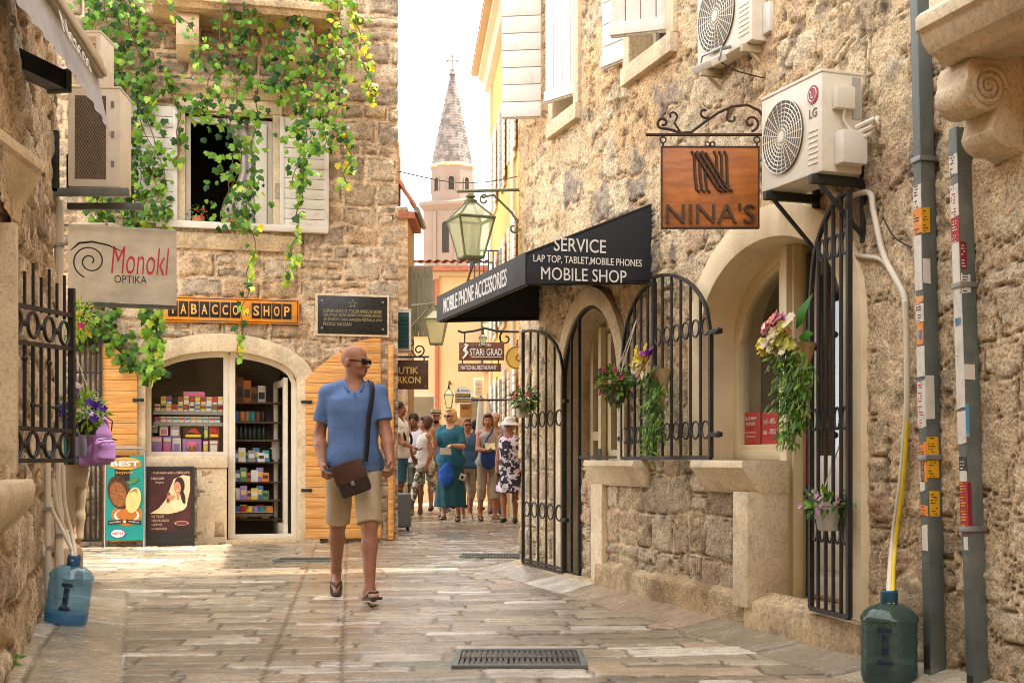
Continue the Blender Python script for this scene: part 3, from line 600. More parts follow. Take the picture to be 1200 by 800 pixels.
# ------------------------------------------------------------------ tobacconist's house
FH = thing('stone_house', 'tobacconist stone house facing us with vine, white shutters and arched shop window', 'house', FW.M)
sx0, sx1 = FW.x(171), FW.x(348); TA = ((sx0+sx1)/2, (sx1-sx0)/2, FW.at(260, 447)[1], FW.at(260, 412)[1]-FW.at(260, 447)[1])
sdoor = FW.x(269)                                                    # post between window and door
uw = (FW.x(217), FW.x(320), FW.at(260, 262)[1], FW.at(260, 137)[1])
def hF(x, z):
    k = in_arch(TA[0], TA[1]+.04, TA[2], TA[3]+.04, -1)(x, z) & ~((x < sdoor-.06) & (z < .92)); return k | in_rect(uw[0]-.02, uw[1]+.02, uw[2]-.02, uw[3]+.02)(x, z)
def fF(X, Z):
    D, row, S = masonry(X, Z, .215, (.9, 2.1), 23, warp=.03, split=.12, wf=2.4); r = hsh(row, S, 3); r2 = hsh(row, S, 7)
    rough = fbm(X*8, Z*8, 4, 2); fine = fbm(X*22, Z*22, 3, 5); st = sst(0, .045, D)*(.022+.026*r)+.034*(rough-.5)*sst(.0, .03, D)+.010*(fine-.5); mort = .012+.012*(fine-.5)+.008*fbm(X*2, Z*2, 2, 9); m = sst(-.005, .006, st-mort)
    sc = lerp3(lin('#b8a284'), lin('#dfcbab'), r); sc = lerp3(sc, lin('#978a78'), (r2 > .66)*.6); sc = lerp3(sc, lin('#b8946a'), (r2 < .22)*.6); sc = lerp3(sc, lin('#8b7a63'), sst(.54, .72, rough)*.35)
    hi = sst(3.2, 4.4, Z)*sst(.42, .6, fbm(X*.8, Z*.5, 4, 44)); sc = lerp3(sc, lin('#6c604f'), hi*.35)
    alcove_shade = sst(1.5, .6, X)*sst(3.2, 2.2, Z); mc = lerp3(lin('#dcbc94'), lin('#e3caa8'), fbm(X, Z, 3, 50)); c = lerp3(mc, sc, m)  # lower left wall painted darker, standing in for the shaded alcove
    cv_ = crevice(X, Z, D, .045, 71, .38); ch_ = sst(.62, .70, fbm(X*12, Z*12, 3, 76))*.6
    return np.maximum(st, mort)-.012*cv_-.008*ch_, lerp3(lerp3(c, lin('#5a4d3d'), alcove_shade*.45), lin('#57462f'), np.clip(cv_*.75+ch_*.5, 0, .8))
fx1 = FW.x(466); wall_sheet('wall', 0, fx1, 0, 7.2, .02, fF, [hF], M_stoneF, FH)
s = MB(); s.box(0, fx1, .02, .5, 7.2, 7.6); s.box(0, fx1, 2.4, 3, 0, 7.6); s.box(fx1-.35, fx1-.002, .01, 2.4, 0, 7.6); s.box(-.1, .2, .02, 2.4, 0, 7.6); s.box(0, fx1, .02, 2.4, 7.4, 7.6); s.build('upper_wall', M_plainstone, FH, smooth=0)
# quoins at the corner are part of the wall; arch surround of dressed stone
part_arch('arch_surround', TA, .20, FH, -.075, .16, M_trim, 0, 1, (1.0, .02))
s = MB(); s.box(sx0-.02, sdoor-.02, -.06, .16, .865, .995); s.build('window_sill', M_trim, FH, bevel=.012)
s = MB(); s.box(sdoor-.36, sdoor-.03, -.035, .14, .02, .865); s.build('door_jamb', M_trim, FH, bevel=.01)
s = MB(); s.box(sx0-.10, sx0-.0, -.07, .14, .02, 1.0); s.build('door_jamb', M_trim, FH, bevel=.01)
s = MB(); s.box(sdoor-.05, sx1+.25, -.16, .3, .0, .055); s.build('door_step', M_trimd, FH, bevel=.012)
def tarch(x, ins): return TA[2]+(TA[3]-ins)*math.sqrt(max(0, 1-((x-TA[0])/(TA[1]-ins))**2))
def tpanel(x0, x1, z0, ins, n=16): return [(x0, z0), (x1, z0)]+[(x1+(x0-x1)*i/n, tarch(x1+(x0-x1)*i/n, ins)) for i in range(n+1)]
def tframe(mb, x0, x1, z0, ins, th, y0, y1):
    a = tpanel(x0, x1, z0, ins); cl = lambda x: min(max(x, x0+th), x1-th)
    mb.strip([(x0+th, z0+th), (x1-th, z0+th)]+[(cl(x), tarch(cl(x), ins+th)) for x, z in a[2:]], a, y0, y1, closed=True)
s = MB(); tframe(s, sx0, sdoor-.01, .99, 0, .055, .08, .15); tframe(s, sdoor+.01, sx1, .055, 0, .055, .08, .15); s.box(sdoor-.012, sdoor+.012, .085, .145, .06, tarch(sdoor, .02)); fw_ = s.build('window_frame', mat('white_joinery', '#d8ceb8', .45, var=.08, bump=.04), FH, bevel=.006)
s = MB(); s.prism(tpanel(sx0+.04, sdoor-.05, 1.03, .04), .11, .116); s.build('pane', M_glass, fw_, smooth=0)
room(FH, sx0-.15, sx1+.15, .17, 1.9, .0, 2.75)
# glazed door leaf standing open inwards
dl = MB(); Lw = .62
dl.box(0, Lw, 0, .05, 0, .16); dl.box(0, .07, 0.001, .049, .16, 1.84); dl.box(Lw-.07, Lw, .001, .049, .16, 1.80); dl.box(.07, Lw-.07, 0.002, .048, 1.74, 1.82)
do = dl.build('door', mat('white_joinery'), FH, bevel=.005, M=TM(sx1-.09, .16, .06, R(98)))
s = MB(); s.box(.06, Lw-.06, .02, .026, .16, 1.75); s.build('pane', M_glass, do, smooth=0)
s = MB(); s.box(Lw-.055, Lw-.02, -.02, .07, .90, 1.12); s.tube([(Lw-.04, -.04, 1.03), (Lw-.16, -.045, 1.03)], .01, 6); s.tube([(Lw-.04, .09, 1.03), (Lw-.16, .095, 1.03)], .01, 6); s.build('handle', M_white, do, bevel=.003)
# honey wood shutter doors opened flat against the wall
def wood_leaf(x0, x1, z0, zl, zr, y, label=None):
    s = MB(); up = zr > zl; lo, hi = min(zl, zr), max(zl, zr); wd = x1-x0
    def top(x):
        t = (x-x0)/wd; t = t if up else 1-t; return lo+(hi-lo)*math.sin(t*math.pi/2)**.9
    z = z0; k = 0
    while z < hi:
        zn = min(z+.118, hi); n = 48; pts = []
        xs_ = [x0+wd*i/n for i in range(n+1)]; tops = [(x, min(zn-.004, top(x))) for x in xs_ if top(x) > z+.004]
        if len(tops) >= 2: s.prism([(tops[0][0], z), (tops[-1][0], z)]+tops[::-1], y-.035-.0008*(k % 2), y)
        z = zn; k += 1
    o = s.build('wooden_shutter_door', M_wood, FH, bevel=.003)
    hx = x0 if up else x1
    for zz in (z0+.55, z0+1.55): h = MB(); h.box(hx-.05, hx+.07, y-.05, y-.034, zz-.018, zz+.018); h.build('hinge', M_iron, o, bevel=.003)
    return o
zc = lambda v: FW.at(400, v)[1]
wood_leaf(FW.x(358, .1), FW.x(446, .1), .06, zc(446), zc(396), -.075); wood_leaf(FW.x(117, .1), FW.x(161, .1), .06, zc(408), zc(444), -.075)
s = MB(); s.box(FW.x(455, .1), FW.x(461, .1), -.12, -.03, .04, zc(404)); s.build('edge_board', M_wood, FH, bevel=.004)
# dark iron gate at the left end of the facade
gate(TM(FW.x(88, .12), -.12, 0), FW.x(118, .12)-FW.x(88, .12), .08, zc(404), zc(404)+.01, 5, [], FH, midrail=(.9, 1.9), r=.014)
# upper window
x0, x1, z0, z1 = uw; s = MB(); s.box(x0-.10, x0, -.045, .2, z0, z1+.05); s.box(x1, x1+.10, -.045, .2, z0, z1+.05); s.box(x0-.10, x1+.10, -.05, .2, z1+.05, z1+.20)
ws = s.build('window_surround', M_trim, FH, bevel=.008)
s = MB(); s.prof([(.05, z1+.20), (-.08, z1+.20), (-.10, z1+.25), (-.16, z1+.30), (-.16, z1+.35), (.05, z1+.37)], x0-.16, FW.x(348)); s.build('cornice', M_trimd, ws, bevel=.006)
s = MB(); s.box(FW.x(183), FW.x(384), -.10, .12, z0-.075, z0); s.build('window_sill', M_white, ws, bevel=.008)
s = MB(); s.box(FW.x(205), FW.x(352), -.062, .1, z0-.30, z0-.12); s.build('string_course', M_trimd, ws, bevel=.01)
s = MB(); s.box(x0, x0+.06, .06, .14, z0, z1); s.box(x1-.06, x1, .06, .14, z0, z1); s.box(x0+.06, x1-.06, .06, .14, z1-.06, z1); s.box(x1-.20, x1-.07, .0, .05, z0, z1-.06); s.build('window_frame', M_white, ws, bevel=.005)
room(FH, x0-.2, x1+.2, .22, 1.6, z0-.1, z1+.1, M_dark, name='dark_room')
cv = MB(); n = 26; pts = []
for i in range(n+1):
    for j in range(13):
        t = j/12; wv = .05+.22*(1-.55*math.sin(math.pi*min(t*1.25, 1)))
        pts.append((x1-.12-wv*(1-i/n)*1.7+.02, .18+.018*math.sin(i*.9)+.01*math.sin(t*7), z0+(z1-z0)*(1-t)))
fs = [(i*13+j, i*13+j+1, (i+1)*13+j+1, (i+1)*13+j) for i in range(n) for j in range(12)]
cv.add(pts, fs); cv.build('curtain', mat('pale_curtain', '#d6ccc8', .9, trans=.3, bump=.05), ws, smooth=60, recalc=False)
# louvred white shutters folded open
def louver(x0, x1, z0, z1, par, y=-.06):
    s = MB(); s.box(x0, x0+.05, y-.03, y, z0, z1); s.box(x1-.05, x1, y-.03, y, z0, z1); n = int((z1-z0)/.112)
    for i in range(n):
        a = z0+(z1-z0)*i/n; s.box(x0+.05, x1-.05, y-.024, y-.004, a+.003, a+(z1-z0)/n-.003)
    return s.build('shutter', M_shut, par, bevel=.004)
louver(FW.x(328, .06), FW.x(385, .06), z0-.04, z1+.02, FH); louver(FW.x(150, .06), FW.x(208, .06), z0-.04, z1+.06, FH)
# balcony overhead with corbels
zb = FW.at(300, 20, .5)[1]; s = MB(); s.prof([(.1, zb), (-.62, zb), (-.66, zb+.05), (-.70, zb+.06), (-.70, zb+.15), (.1, zb+.15)], FW.x(178, .6), FW.x(398, .6)); bal2 = s.build('balcony', M_trimd, FH, bevel=.01)
for u in (207, 340):
    xx = FW.x(u, .2); s = MB(); s.prof([(.05, zb), (-.46, zb), (-.50, zb-.06), (-.48, zb-.24), (-.40, zb-.33), (-.15, zb-.40), (.05, zb-.42)], xx, xx+.24); s.build('corbel', M_trim, FH, bevel=.012)

# ------------------------------------------------------------------ yellow house beyond the lane
YH = thing('yellow_house', 'yellow plastered house with white cornice rising past the old shutters', 'house', YW.M)
M_yel = mat('ochre_plaster', '#cf9f45', .85, var=.08, vscale=1.5, bump=.08, wear='#c7a867', wscale=1, wamt=.4); M_pale = mat('pale_plaster', '#bfae90', .85, var=.08, vscale=1.5, bump=.08, wear='#b7a382', wscale=1.2, wamt=.4)
L_ = 9.2; s = MB(); s.box(1.5, L_, 0, 6, 0, 9.0); s.build('wall', M_yel, YH, smooth=0)
s = MB(); s.box(1.5, 1.95, -.05, .1, 0, 8.7); s.box(L_-2.4, L_-1.9, -.05, .1, 0, 8.7); s.build('corner_pilaster', M_pale, YH, bevel=.01)
s = MB(); s.prof([(0, 8.55), (-.12, 8.62), (-.16, 8.8), (-.26, 8.86), (-.26, 9.0), (0, 9.0)], 1.3, L_); s.build('cornice', M_pale, YH, bevel=.01)
s = MB(); s.prof([(-.40, 9.0), (-.40, 9.06), (3, 10.4), (6.3, 9.0)], 1.2, L_); rf = s.build('roof', M_tile, YH, smooth=0); s = MB(); s.box(1.2, L_, -.39, -.02, 8.965, 8.996); s.build('soffit', M_pale, YH, smooth=0)
for i in range(3):
    xx = 2.6+i*2.1
    for zz in (1.0, 3.4, 5.9):
        s = MB(); s.box(xx-.1, xx+.75, -.04, .02, zz-.1, zz+1.55); f_ = s.build('window', M_pale, YH, bevel=.008); s = MB(); s.box(xx, xx+.65, -.046, -.038, zz, zz+1.42); s.build('pane', M_glassd, f_, smooth=0)
        s = MB()
        for k in range(11): s.box(xx-.36, xx-.03, -.075, -.045, zz+.13*k, zz+.13*k+.115); s.box(xx+.68, xx+1.01, -.075, -.045, zz+.13*k, zz+.13*k+.115)
        s.build('shutter', M_shut, f_, bevel=.004)
# small wrought balconies on the yellow house
def iron_balcony(x0, x1, z, d, par, h=.75, bulge=True):
    s = MB(); s.prof([(0, z-.16), (-d*.6, z-.12), (-d, z-.03), (-d, z+.02), (0, z+.02)], x0, x1); o = s.build('balcony', M_trimd, par, bevel=.01); k = MB()
    def col(px, py, nx_, ny_):
        pts = [(px+nx_*.10*math.sin(math.pi*min(1, t*1.5))*(1 if bulge else 0), py+ny_*.10*math.sin(math.pi*min(1, t*1.5))*(1 if bulge else 0), z+.02+h*t) for t in np.linspace(0, 1, 9)]; k.tube(pts, .011, 5)
    n = int((x1-x0)/.09)
    for i in range(n+1): col(x0+(x1-x0)*i/n, -d+.03, 0, -1)
    for i in range(1, 6): col(x0, -(d-.03)*i/6, -1, 0); col(x1, -(d-.03)*i/6, 1, 0)
    k.tube([(x0, 0, z+h+.02), (x0, -d+.03, z+h+.02), (x1, -d+.03, z+h+.02), (x1, 0, z+h+.02)], .018, 4); k.build('railing', M_iron, o)
iron_balcony(3.2, 4.6, 4.0, .55, YH)

# ------------------------------------------------------------------ cream house closing the street
CH = thing('cream_house', 'cream plastered house with tiled eave closing the end of the street', 'house', Matrix.Translation((-3.6, 29.6, 0)))
M_crm = mat('cream_plaster', '#c9ad80', .85, var=.07, vscale=1, bump=.06, wear='#c1a677', wscale=.8, wamt=.35)
ze = HC+(HOR-312)/FPX*29.6
s = MB(); s.box(0, 5.5, 0, 5, 0, ze); s.build('wall', M_crm, CH, smooth=0)
s = MB(); s.prof([(0, ze-.25), (-.08, ze-.22), (-.16, ze-.06), (-.16, ze), (0, ze)], 0, 5.5); s.build('cornice', M_pale, CH, bevel=.01)
def tile_roof(mb, x0, x1, y0, z0, y1, z1, pitch=.2, amp=.055, rows=None):
    """pan tiles: waves along x, courses stepping up the slope"""
    n = int((x1-x0)/pitch)*8; L = math.hypot(y1-y0, z1-z0); rows = rows or max(2, int(L/.36)); vs = []; fs = []
    for j in range(rows):
        for e in (0, 1):
            t = (j+e)/rows; lift = .035*(1-e)
            for i in range(n+1):
                x = x0+(x1-x0)*i/n; vs.append((x, y0+(y1-y0)*t, z0+(z1-z0)*t+amp*abs(math.sin(math.pi*(x-x0)/pitch*1.0))+lift))
    w_ = n+1
    for j in range(rows*2-1): fs += [(j*w_+i, j*w_+i+1, (j+1)*w_+i+1, (j+1)*w_+i) for i in range(n)]
    mb.add(vs, fs); mb.box(x0, x1, min(y0, y1)+.02, max(y0, y1), min(z0, z1)-.16, min(z0, z1)-.05)
s = MB(); tile_roof(s, -.1, 5.6, -.3, ze+.02, 1.6, ze+.30, pitch=.19); s.build('roof', M_tile, CH, smooth=40, recalc=False)
for xx, zz in ((1.25, 1.2), (2.4, 1.2), (1.3, 3.9)):
    s = MB(); s.box(xx-.08, xx+.62, -.05, .02, zz-.08, zz+1.3); f_ = s.build('window', M_pale, CH, bevel=.008); s = MB(); s.box(xx, xx+.54, -.056, -.048, zz, zz+1.2); s.build('pane', M_glassd, f_, smooth=0)
s = MB(); s.box(1.82, 1.9, -.09, -.01, 0, ze-.3); s.build('downpipe', mat('rust_red_pipe', '#a8583f', .6), CH, bevel=.01)
s = MB(); s.box(2.95, 4.3, -.9, 0, 3.05, 3.25); co = s.build('balcony', M_pale, CH, bevel=.01); k = MB()
for i in range(12): k.box(2.97+i*.117, 3.05+i*.117, -.9, -.87, 3.25, 3.95)
k.box(2.95, 4.3, -.91, -.86, 3.95, 4.0); k.build('railing', M_white, co, smooth=0)
k = MB(); k.box(2.9, 2.94, -.92, -.0, 3.0, 4.15); k.build('side_screen', mat('green_paint', '#4f5a45', .6), co)

# ------------------------------------------------------------------ small tiled house left of the street
SH = thing('stone_cottage', 'small stone cottage with a red pan tile roof just past the tobacconist corner', 'house', Matrix.Translation((-5.2, 21.5, 0)))
xr = P(478, HOR, 21.5).x+5.2; zt = HC+(HOR-243)/FPX*21.5
def fS(X, Z):
    D, row, S = masonry(X, Z, .24, (.9, 1.9), 41, warp=.03); r = hsh(row, S, 3); rough = fbm(X*8, Z*8, 3, 2); st = sst(0, .04, D)*.03+.02*(rough-.5); m = sst(.008, .02, st)
    return st, lerp3(np.broadcast_to(lin('#c2a985'), X.shape+(3,)), lerp3(lin('#a79274'), lin('#cbb594'), r), m)
wall_sheet('wall', 2.0, xr, 0, zt, .03, fS, [], M_stoneF, SH)
s = MB(); s.box(2.0, xr-.01, .02, 1.5, 0, zt); s.build('side_wall', M_plainstone, SH, smooth=0)
s = MB(); Mroof = Matrix.Translation((xr+.14, -.06, zt-.03)) @ Matrix.Rotation(R(90), 4, 'Z')
tile_roof(s, 0, 1.5, 0, 0, 1.0, 1.6, pitch=.22, amp=.06); s.build('roof', M_tile, SH, smooth=40, recalc=False, M=Mroof)
s = MB(); s.tube([(xr+.16, -.1, zt-.06), (xr+.16, 1.5, zt-.06)], .05, 8); s.build('gutter', M_zinc, SH)
s = MB(); s.box(xr-.55, xr-.2, .6, .95, zt+.2, zt+1.25); s.build('chimney', M_plainstone, SH, bevel=.01)
# grey green plank hatch hung beside the cottage
s = MB(); xa, xb = P(479, HOR, 21.9).x+5.2, P(507, HOR, 21.9).x+5.2; za, zb2 = HC+(HOR-394)/FPX*21.9, HC+(HOR-312)/FPX*21.9
for i in range(5): s.box(xa+(xb-xa)*i/5+.004, xa+(xb-xa)*(i+1)/5-.004, .38, .42, za, zb2-.01*(i % 2))
s.box(xa, xb, .42, .45, za+.1, za+.18); s.box(xa, xb, .42, .45, zb2-.2, zb2-.12); s.build('plank_shutter', mat('grey_green_paint', '#7d8273', .7, var=.12, wood=(40, 40, 2), wear='#9a9a86', wamt=.4), SH, bevel=.003)

# ------------------------------------------------------------------ bell tower
BT = thing('bell_tower', 'pale stone church bell tower with octagonal spire and cross against the sky', 'tower', Matrix.Translation((P(530, HOR, 85).x, 85, 0)))
K = 85/FPX; zz_ = lambda v: HC+(HOR-v)*K
M_tow = mat('tower_stone', '#7d6b5d', .85, var=.1, vscale=.7, bump=.2, bscale=5, wear='#7d6a58', wscale=.6, wamt=.5); M_sp = mat('spire_stone', '#7d7268', .85, var=.25, bump=.5, bscale=6, wear='#46403a', wscale=2.2, wamt=.75, wlo=.44, whi=.56, vscale=3)
s = MB(); 
sp_ = [(26*K, zz_(196)), (24.5*K, zz_(189))]
for i in range(30):
    t_ = (i+1)/30; r0 = (24.5+(2.6-24.5)*t_)*K; z_0 = zz_(189+(89-189)*t_); sp_ += [(r0+.045, z_0-.05), (r0+.0, z_0)]
s.lathe(sp_, 8, ph=math.pi/8); s.build('spire', M_sp, BT, smooth=0)
s = MB(); s.lathe([(25*K, zz_(199.5)), (27.5*K, zz_(198)), (27.5*K, zz_(196)), (25*K, zz_(194))], 8, ph=math.pi/8); s.build('spire_cornice', M_trimd, BT, smooth=0)
s = MB(); s.lathe([(1.5*K, zz_(90)), (4.5*K, zz_(88)), (3*K, zz_(86)), (2.4*K, zz_(84)), (3.4*K, zz_(82)), (0.6*K, zz_(80))], 10); s.build('finial', M_sp, BT)
s = MB(); s.tube([(0, 0, zz_(84)), (0, 0, zz_(65))], .05, 5); s.tube([(-6*K, 0, zz_(71.5)), (6*K, 0, zz_(71.5))], .045, 5)
for x in (-6*K, 6*K): s.ball((x, 0, zz_(71.5)), .10, 6)
s.ball((0, 0, zz_(66)), .1, 6); s.build('cross', mat('cross_iron', '#6f6a64', .6), BT)
s = MB(); r_ = 26*K; s.lathe([(r_, zz_(240)), (r_, zz_(199))], 8, ph=math.pi/8); bf = s.build('belfry', M_tow, BT, smooth=0)
for k in range(8):
    a = -math.pi/2+k*math.pi/4; ap = r_*math.cos(math.pi/8); Mx = Matrix.Rotation(a+math.pi/2, 4, 'Z'); hw = 3.2*K; za = zz_(227)
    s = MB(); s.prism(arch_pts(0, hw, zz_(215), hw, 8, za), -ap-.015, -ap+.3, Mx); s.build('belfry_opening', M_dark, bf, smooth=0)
    s = MB(); s.strip(arch_pts(0, hw, zz_(215), hw, 8, za), arch_pts(0, hw*1.45, zz_(215), hw*1.45, 8, za), -ap-.07, -ap+.1, M=Mx); s.build('opening_surround', M_tow, bf)
s = MB(); w0 = 27*K; s.lathe([(w0*1.40, 0), (w0*1.40, zz_(250))], 4, ph=math.pi/4-.25); lt = s.build('lower_tower', M_tow, BT, smooth=0)
s = MB(); s.lathe([(w0*1.42, zz_(251)), (w0*1.62, zz_(245)), (w0*1.62, zz_(242)), (w0*1.0, zz_(237))], 4, ph=math.pi/4-.25); s.build('tower_cornice', M_tow, BT, smooth=0)
for k in range(4):
    Mx = Matrix.Rotation(k*math.pi/2-.25, 4, 'Z'); ap = w0*1.40*math.cos(math.pi/4)
    s = MB(); s.prism(arch_pts(0, 4*K, zz_(268), 4*K, 8, zz_(300)), -ap-.03, -ap+.2, Mx); s.build('tower_opening', M_dark, lt, smooth=0)
    s = MB(); s.box(-14*K, -11*K, -ap-.12, -ap+.05, 0, zz_(252), Mx); s.box(11*K, 14*K, -ap-.12, -ap+.05, 0, zz_(252), Mx); s.build('corner_strip', M_tow, lt, smooth=0)
# ------------------------------------------------------------------ house at the other end of the street, behind the viewer (seen in the shop glass)
OH = thing('stone_house', 'stone house closing the other end of the street behind the viewer', 'house', Matrix.Translation((-9, -13, 0)))
s = MB(); s.box(0, 18, -4, 0, 0, 6.5); s.build('wall', M_plainstone, OH, smooth=0); s = MB(); s.prof([(-4.2, 6.5), (-2, 7.6), (.2, 6.5)], -.1, 18.1); s.build('roof', M_tile, OH, smooth=0)
for i in range(5): s = MB(); s.box(1.5+3.3*i, 2.5+3.3*i, -.02, .03, 3.4, 4.9); s.build('window', M_glassd, OH, smooth=0); s = MB(); s.box(1.4+3.3*i, 2.6+3.3*i, -.02, .05, 0, 2.3); s.build('door', M_wood, OH, smooth=0)
# ------------------------------------------------------------------ more materials
M_black = mat('black_paint', '#141414', .45, var=.2, bump=.05); M_awn = mat('charcoal_canvas', '#26282b', .75, var=.14, vscale=6, bump=.2, bscale=180, wear='#3b3c3d', wscale=3, wamt=.4)
M_let = mat('white_lettering', '#dedad2', .6, var=.06, bump=0); M_letg = mat('grey_lettering', '#c9c5bd', .6, var=.08, bump=0)
M_acw = mat('ac_enamel', '#d8d0bc', .45, var=.08, vscale=5, bump=.04, wear='#a58f6a', wscale=4, wamt=.35); M_acg = mat('ac_dark_grille', '#4d4740', .6, var=.2, bump=.05)
M_rust = mat('rusty_iron', '#3a2a20', .65, var=.3, vscale=12, bump=.3, bscale=90, metal=.2, wear='#6a3f22', wamt=.6)
M_verd = mat('verdigris_bronze', '#6a6a4a', .55, var=.25, vscale=9, bump=.2, metal=.3, wear='#7d8f72', wscale=6, wamt=.6)
M_lglass = glass('lantern_glass', (.85, .88, .72), refl=.06, rough=.15, dens=.55, dcol=(.72, .74, .52))
M_board = mat('varnished_board', '#b26a2c', .45, var=.25, vscale=3, bump=.15, bscale=40, wood=(5, 5, 30), wear='#7a3f18', wscale=2, wamt=.6)
M_brown = mat('brown_board', '#6a4226', .55, var=.2, bump=.1, wood=(4, 4, 30)); M_gold = mat('gold_letter', '#d3b04a', .45, var=.1, bump=0)
M_red = mat('red_print', '#c0282a', .5, var=.06, bump=0); M_hose = mat('cream_hose', '#cfc3a8', .5, var=.1, bump=.05)
M_cable = mat('white_conduit', '#d3c9b4', .5, var=.12, bump=.05); M_wire = mat('black_cable', '#2a2622', .6, bump=0)

# ------------------------------------------------------------------ awning of the mobile shop
xn = RW.x(768); AWL, AWD = 2.30, .874
AW = thing('awning', 'black canvas shop awning lettered for mobile phone service and accessories', 'awning', RW.T(xn, 0, 0))
s = MB(); s.prof([(-.01, 2.61), (-AWD, 2.25), (-AWD, 2.235), (-.01, 2.595)], -AWL, 0); s.build('canopy', M_awn, AW, bevel=.004)
def side(x0, x1):
    s = MB(); s.prof([(-.012, 2.592), (-.012, 2.11), (-AWD+.004, 2.05), (-AWD+.004, 2.232)], x0, x1); return s.build('side_panel', M_awn, AW, bevel=.003)
sp = side(-.012, -.002); side(-AWL+.002, -AWL+.012)
t = MB(); Mt = TM(.0, 0, 0, R(90)); th = lambda u: RW.o
def side_at(u, v):
    pr = AW.matrix_world.inverted() @ Matrix.Rotation(0, 4, 'X'); 
    o = AW.matrix_world @ Vector((0, 0, 0)); n = (AW.matrix_world.to_3x3() @ Vector((1, 0, 0)))
    d = Vector(((u-600)/FPX, 1, (HOR-v)/FPX)); k = (o-Vector((0, 0, HC))).dot(n)/d.dot(n); q = AW.matrix_world.inverted() @ (Vector((0, 0, HC))+d*k); return q.y, q.z
for body, u0, u1, v, hh in (('SERVICE', 649, 710, 286, .085), ('LAP TOP, TABLET,MOBILE PHONES', 625, 752, 303, .052), ('MOBILE SHOP', 634, 734, 320, .080)):
    a, z = side_at(u0, v); b_, _ = side_at(u1, v); t.text(body, w=b_-a, h=hh, depth=.003, bold=.0 if body[0] == 'M' else .004, c=((a+b_)/2, 0, z), M=Mt)
t.build('lettering', M_let, sp, smooth=0, recalc=False)
s = MB(); s.box(-AWL, .0, -AWD-.006, -AWD, 2.05, 2.25); va = s.build('valance', mat('charcoal_valance', '#3d3c3a', .75, var=.14, vscale=6, bump=.2, bscale=180), AW, bevel=.003)
a, b_ = RW.x(521, AWD)-xn, RW.x(595, AWD)-xn
t = MB(); t.text('MOBILE PHONE ACCESSORIES', w=b_-a, h=.115, depth=.003, bold=.012, c=((a+b_)/2, -AWD-.006, 2.148)); t.build('lettering', M_letg, va, smooth=0, recalc=False)
s = MB(); s.tube([(-.02, -.02, 2.1), (-.02, -AWD+.02, 2.055), (-AWL+.02, -AWD+.02, 2.055), (-AWL+.02, -.02, 2.1)], .012, 6); s.build('frame', M_iron, AW)

# ------------------------------------------------------------------ NINA'S sign on its scrolled bracket
NY = 6.62; k = NY/FPX; NS = thing('hanging_sign', 'varnished wooden sign reading NINA\'S hanging from a scrolled iron bracket', 'sign', Matrix.Translation(P(832, 220, NY)))
s = MB(); s.box(-56.5*k, 56.5*k, -.012, .012, -47*k, 47*k); bd = s.build('board', M_board, NS, bevel=.003)
s = MB(); s.strip([(-56*k, -46.5*k), (56*k, -46.5*k), (56*k, 46.5*k), (-56*k, 46.5*k)], [(-57.5*k, -48*k), (57.5*k, -48*k), (57.5*k, 48*k), (-57.5*k, 48*k)], -.016, .016, closed=True); s.build('board_rim', M_rust, bd)
t = MB(); t.text("NINA'S", w=104*k, h=23*k, depth=.012, bold=.0, c=(0, -.012, -31*k)); t.build('lettering', mat('iron_letter', '#4a3520', .5, var=.2, metal=.3, bump=.1), bd, recalc=False, smooth=0)
t = MB()
for i in range(3):
    o_ = i*6*k; y_ = -.017
    t.tube([(-22*k+o_, y_, 42*k), (-19*k+o_, y_, 36*k), (-18*k+o_, y_, 12*k), (-16*k+o_, y_, -3*k), (-12*k+o_, y_, -6*k)], 1.7*k, 6)
    t.tube([(-18*k+o_, y_-.006, 40*k), (8*k+o_, y_-.006, -2*k), (14*k+o_, y_-.006, -5*k)], 1.7*k, 6)
    t.tube([(4*k+o_, y_, 42*k), (7*k+o_, y_, 36*k), (7.5*k+o_, y_, 10*k), (9*k+o_, y_, 0*k)], 1.7*k, 6)
t.build('emblem', mat('iron_letter'), bd)
t = MB(); z0 = 62*k
t.tube([(-75*k, 0, z0), (66*k, 0, z0)], 1.9*k, 6); t.tube(scroll((-55*k, z0+14*k), 7*k, 2*k, 4.2, -2.2, 18)[::-1]+[(-46*k, 0, z0+6*k), (-34*k, 0, z0+2*k), (-22*k, 0, z0+3*k), (-6*k, 0, z0+15*k), (10*k, 0, z0+26*k), (26*k, 0, z0+33*k), (44*k, 0, z0+35*k), (58*k, 0, z0+28*k), (66*k, 0, z0+16*k)], 1.7*k, 6)
t.tube([(-34*k, 0, z0+2*k), (-42*k, 0, z0+14*k)]+scroll((-44*k, z0+22*k), 6*k, 2*k, -.8, 4.0, 14), 1.4*k, 6)
t.tube([(0*k, 0, z0+19*k)]+scroll((-6*k, z0+26*k), 7*k, 2*k, -.9, -5.5, 16), 1.5*k, 6); t.tube([(22*k, 0, z0+31*k)]+scroll((26*k, z0+20*k), 7*k, 2*k, 2.4, 7, 14), 1.4*k, 6)
t.tube(scroll((48*k, z0+14*k), 10*k, 2*k, -1.5, 5.5, 22), 1.6*k, 6); t.box(64*k, 69*k, -.02, .02, z0-14*k, z0+40*k)
t.build('bracket', M_rust, NS)
for x in (-55*k, 55*k):
    t = MB(); t.ring((x, 0, 56*k), 3.4*k, 3.4*k, .9*k, 12, 6); t.tube([(x, 0, 52*k), (x, 0, 30*k)], 1.2*k, 6); t.build('hanger', M_rust, NS)
t = MB(); t.ring((-3*k, 0, 51*k), 2.6*k, 2.6*k, .9*k, 10, 5); t.ring((3*k, 0, 51*k), 2.6*k, 2.6*k, .9*k, 10, 5); t.build('curl', M_rust, bd)

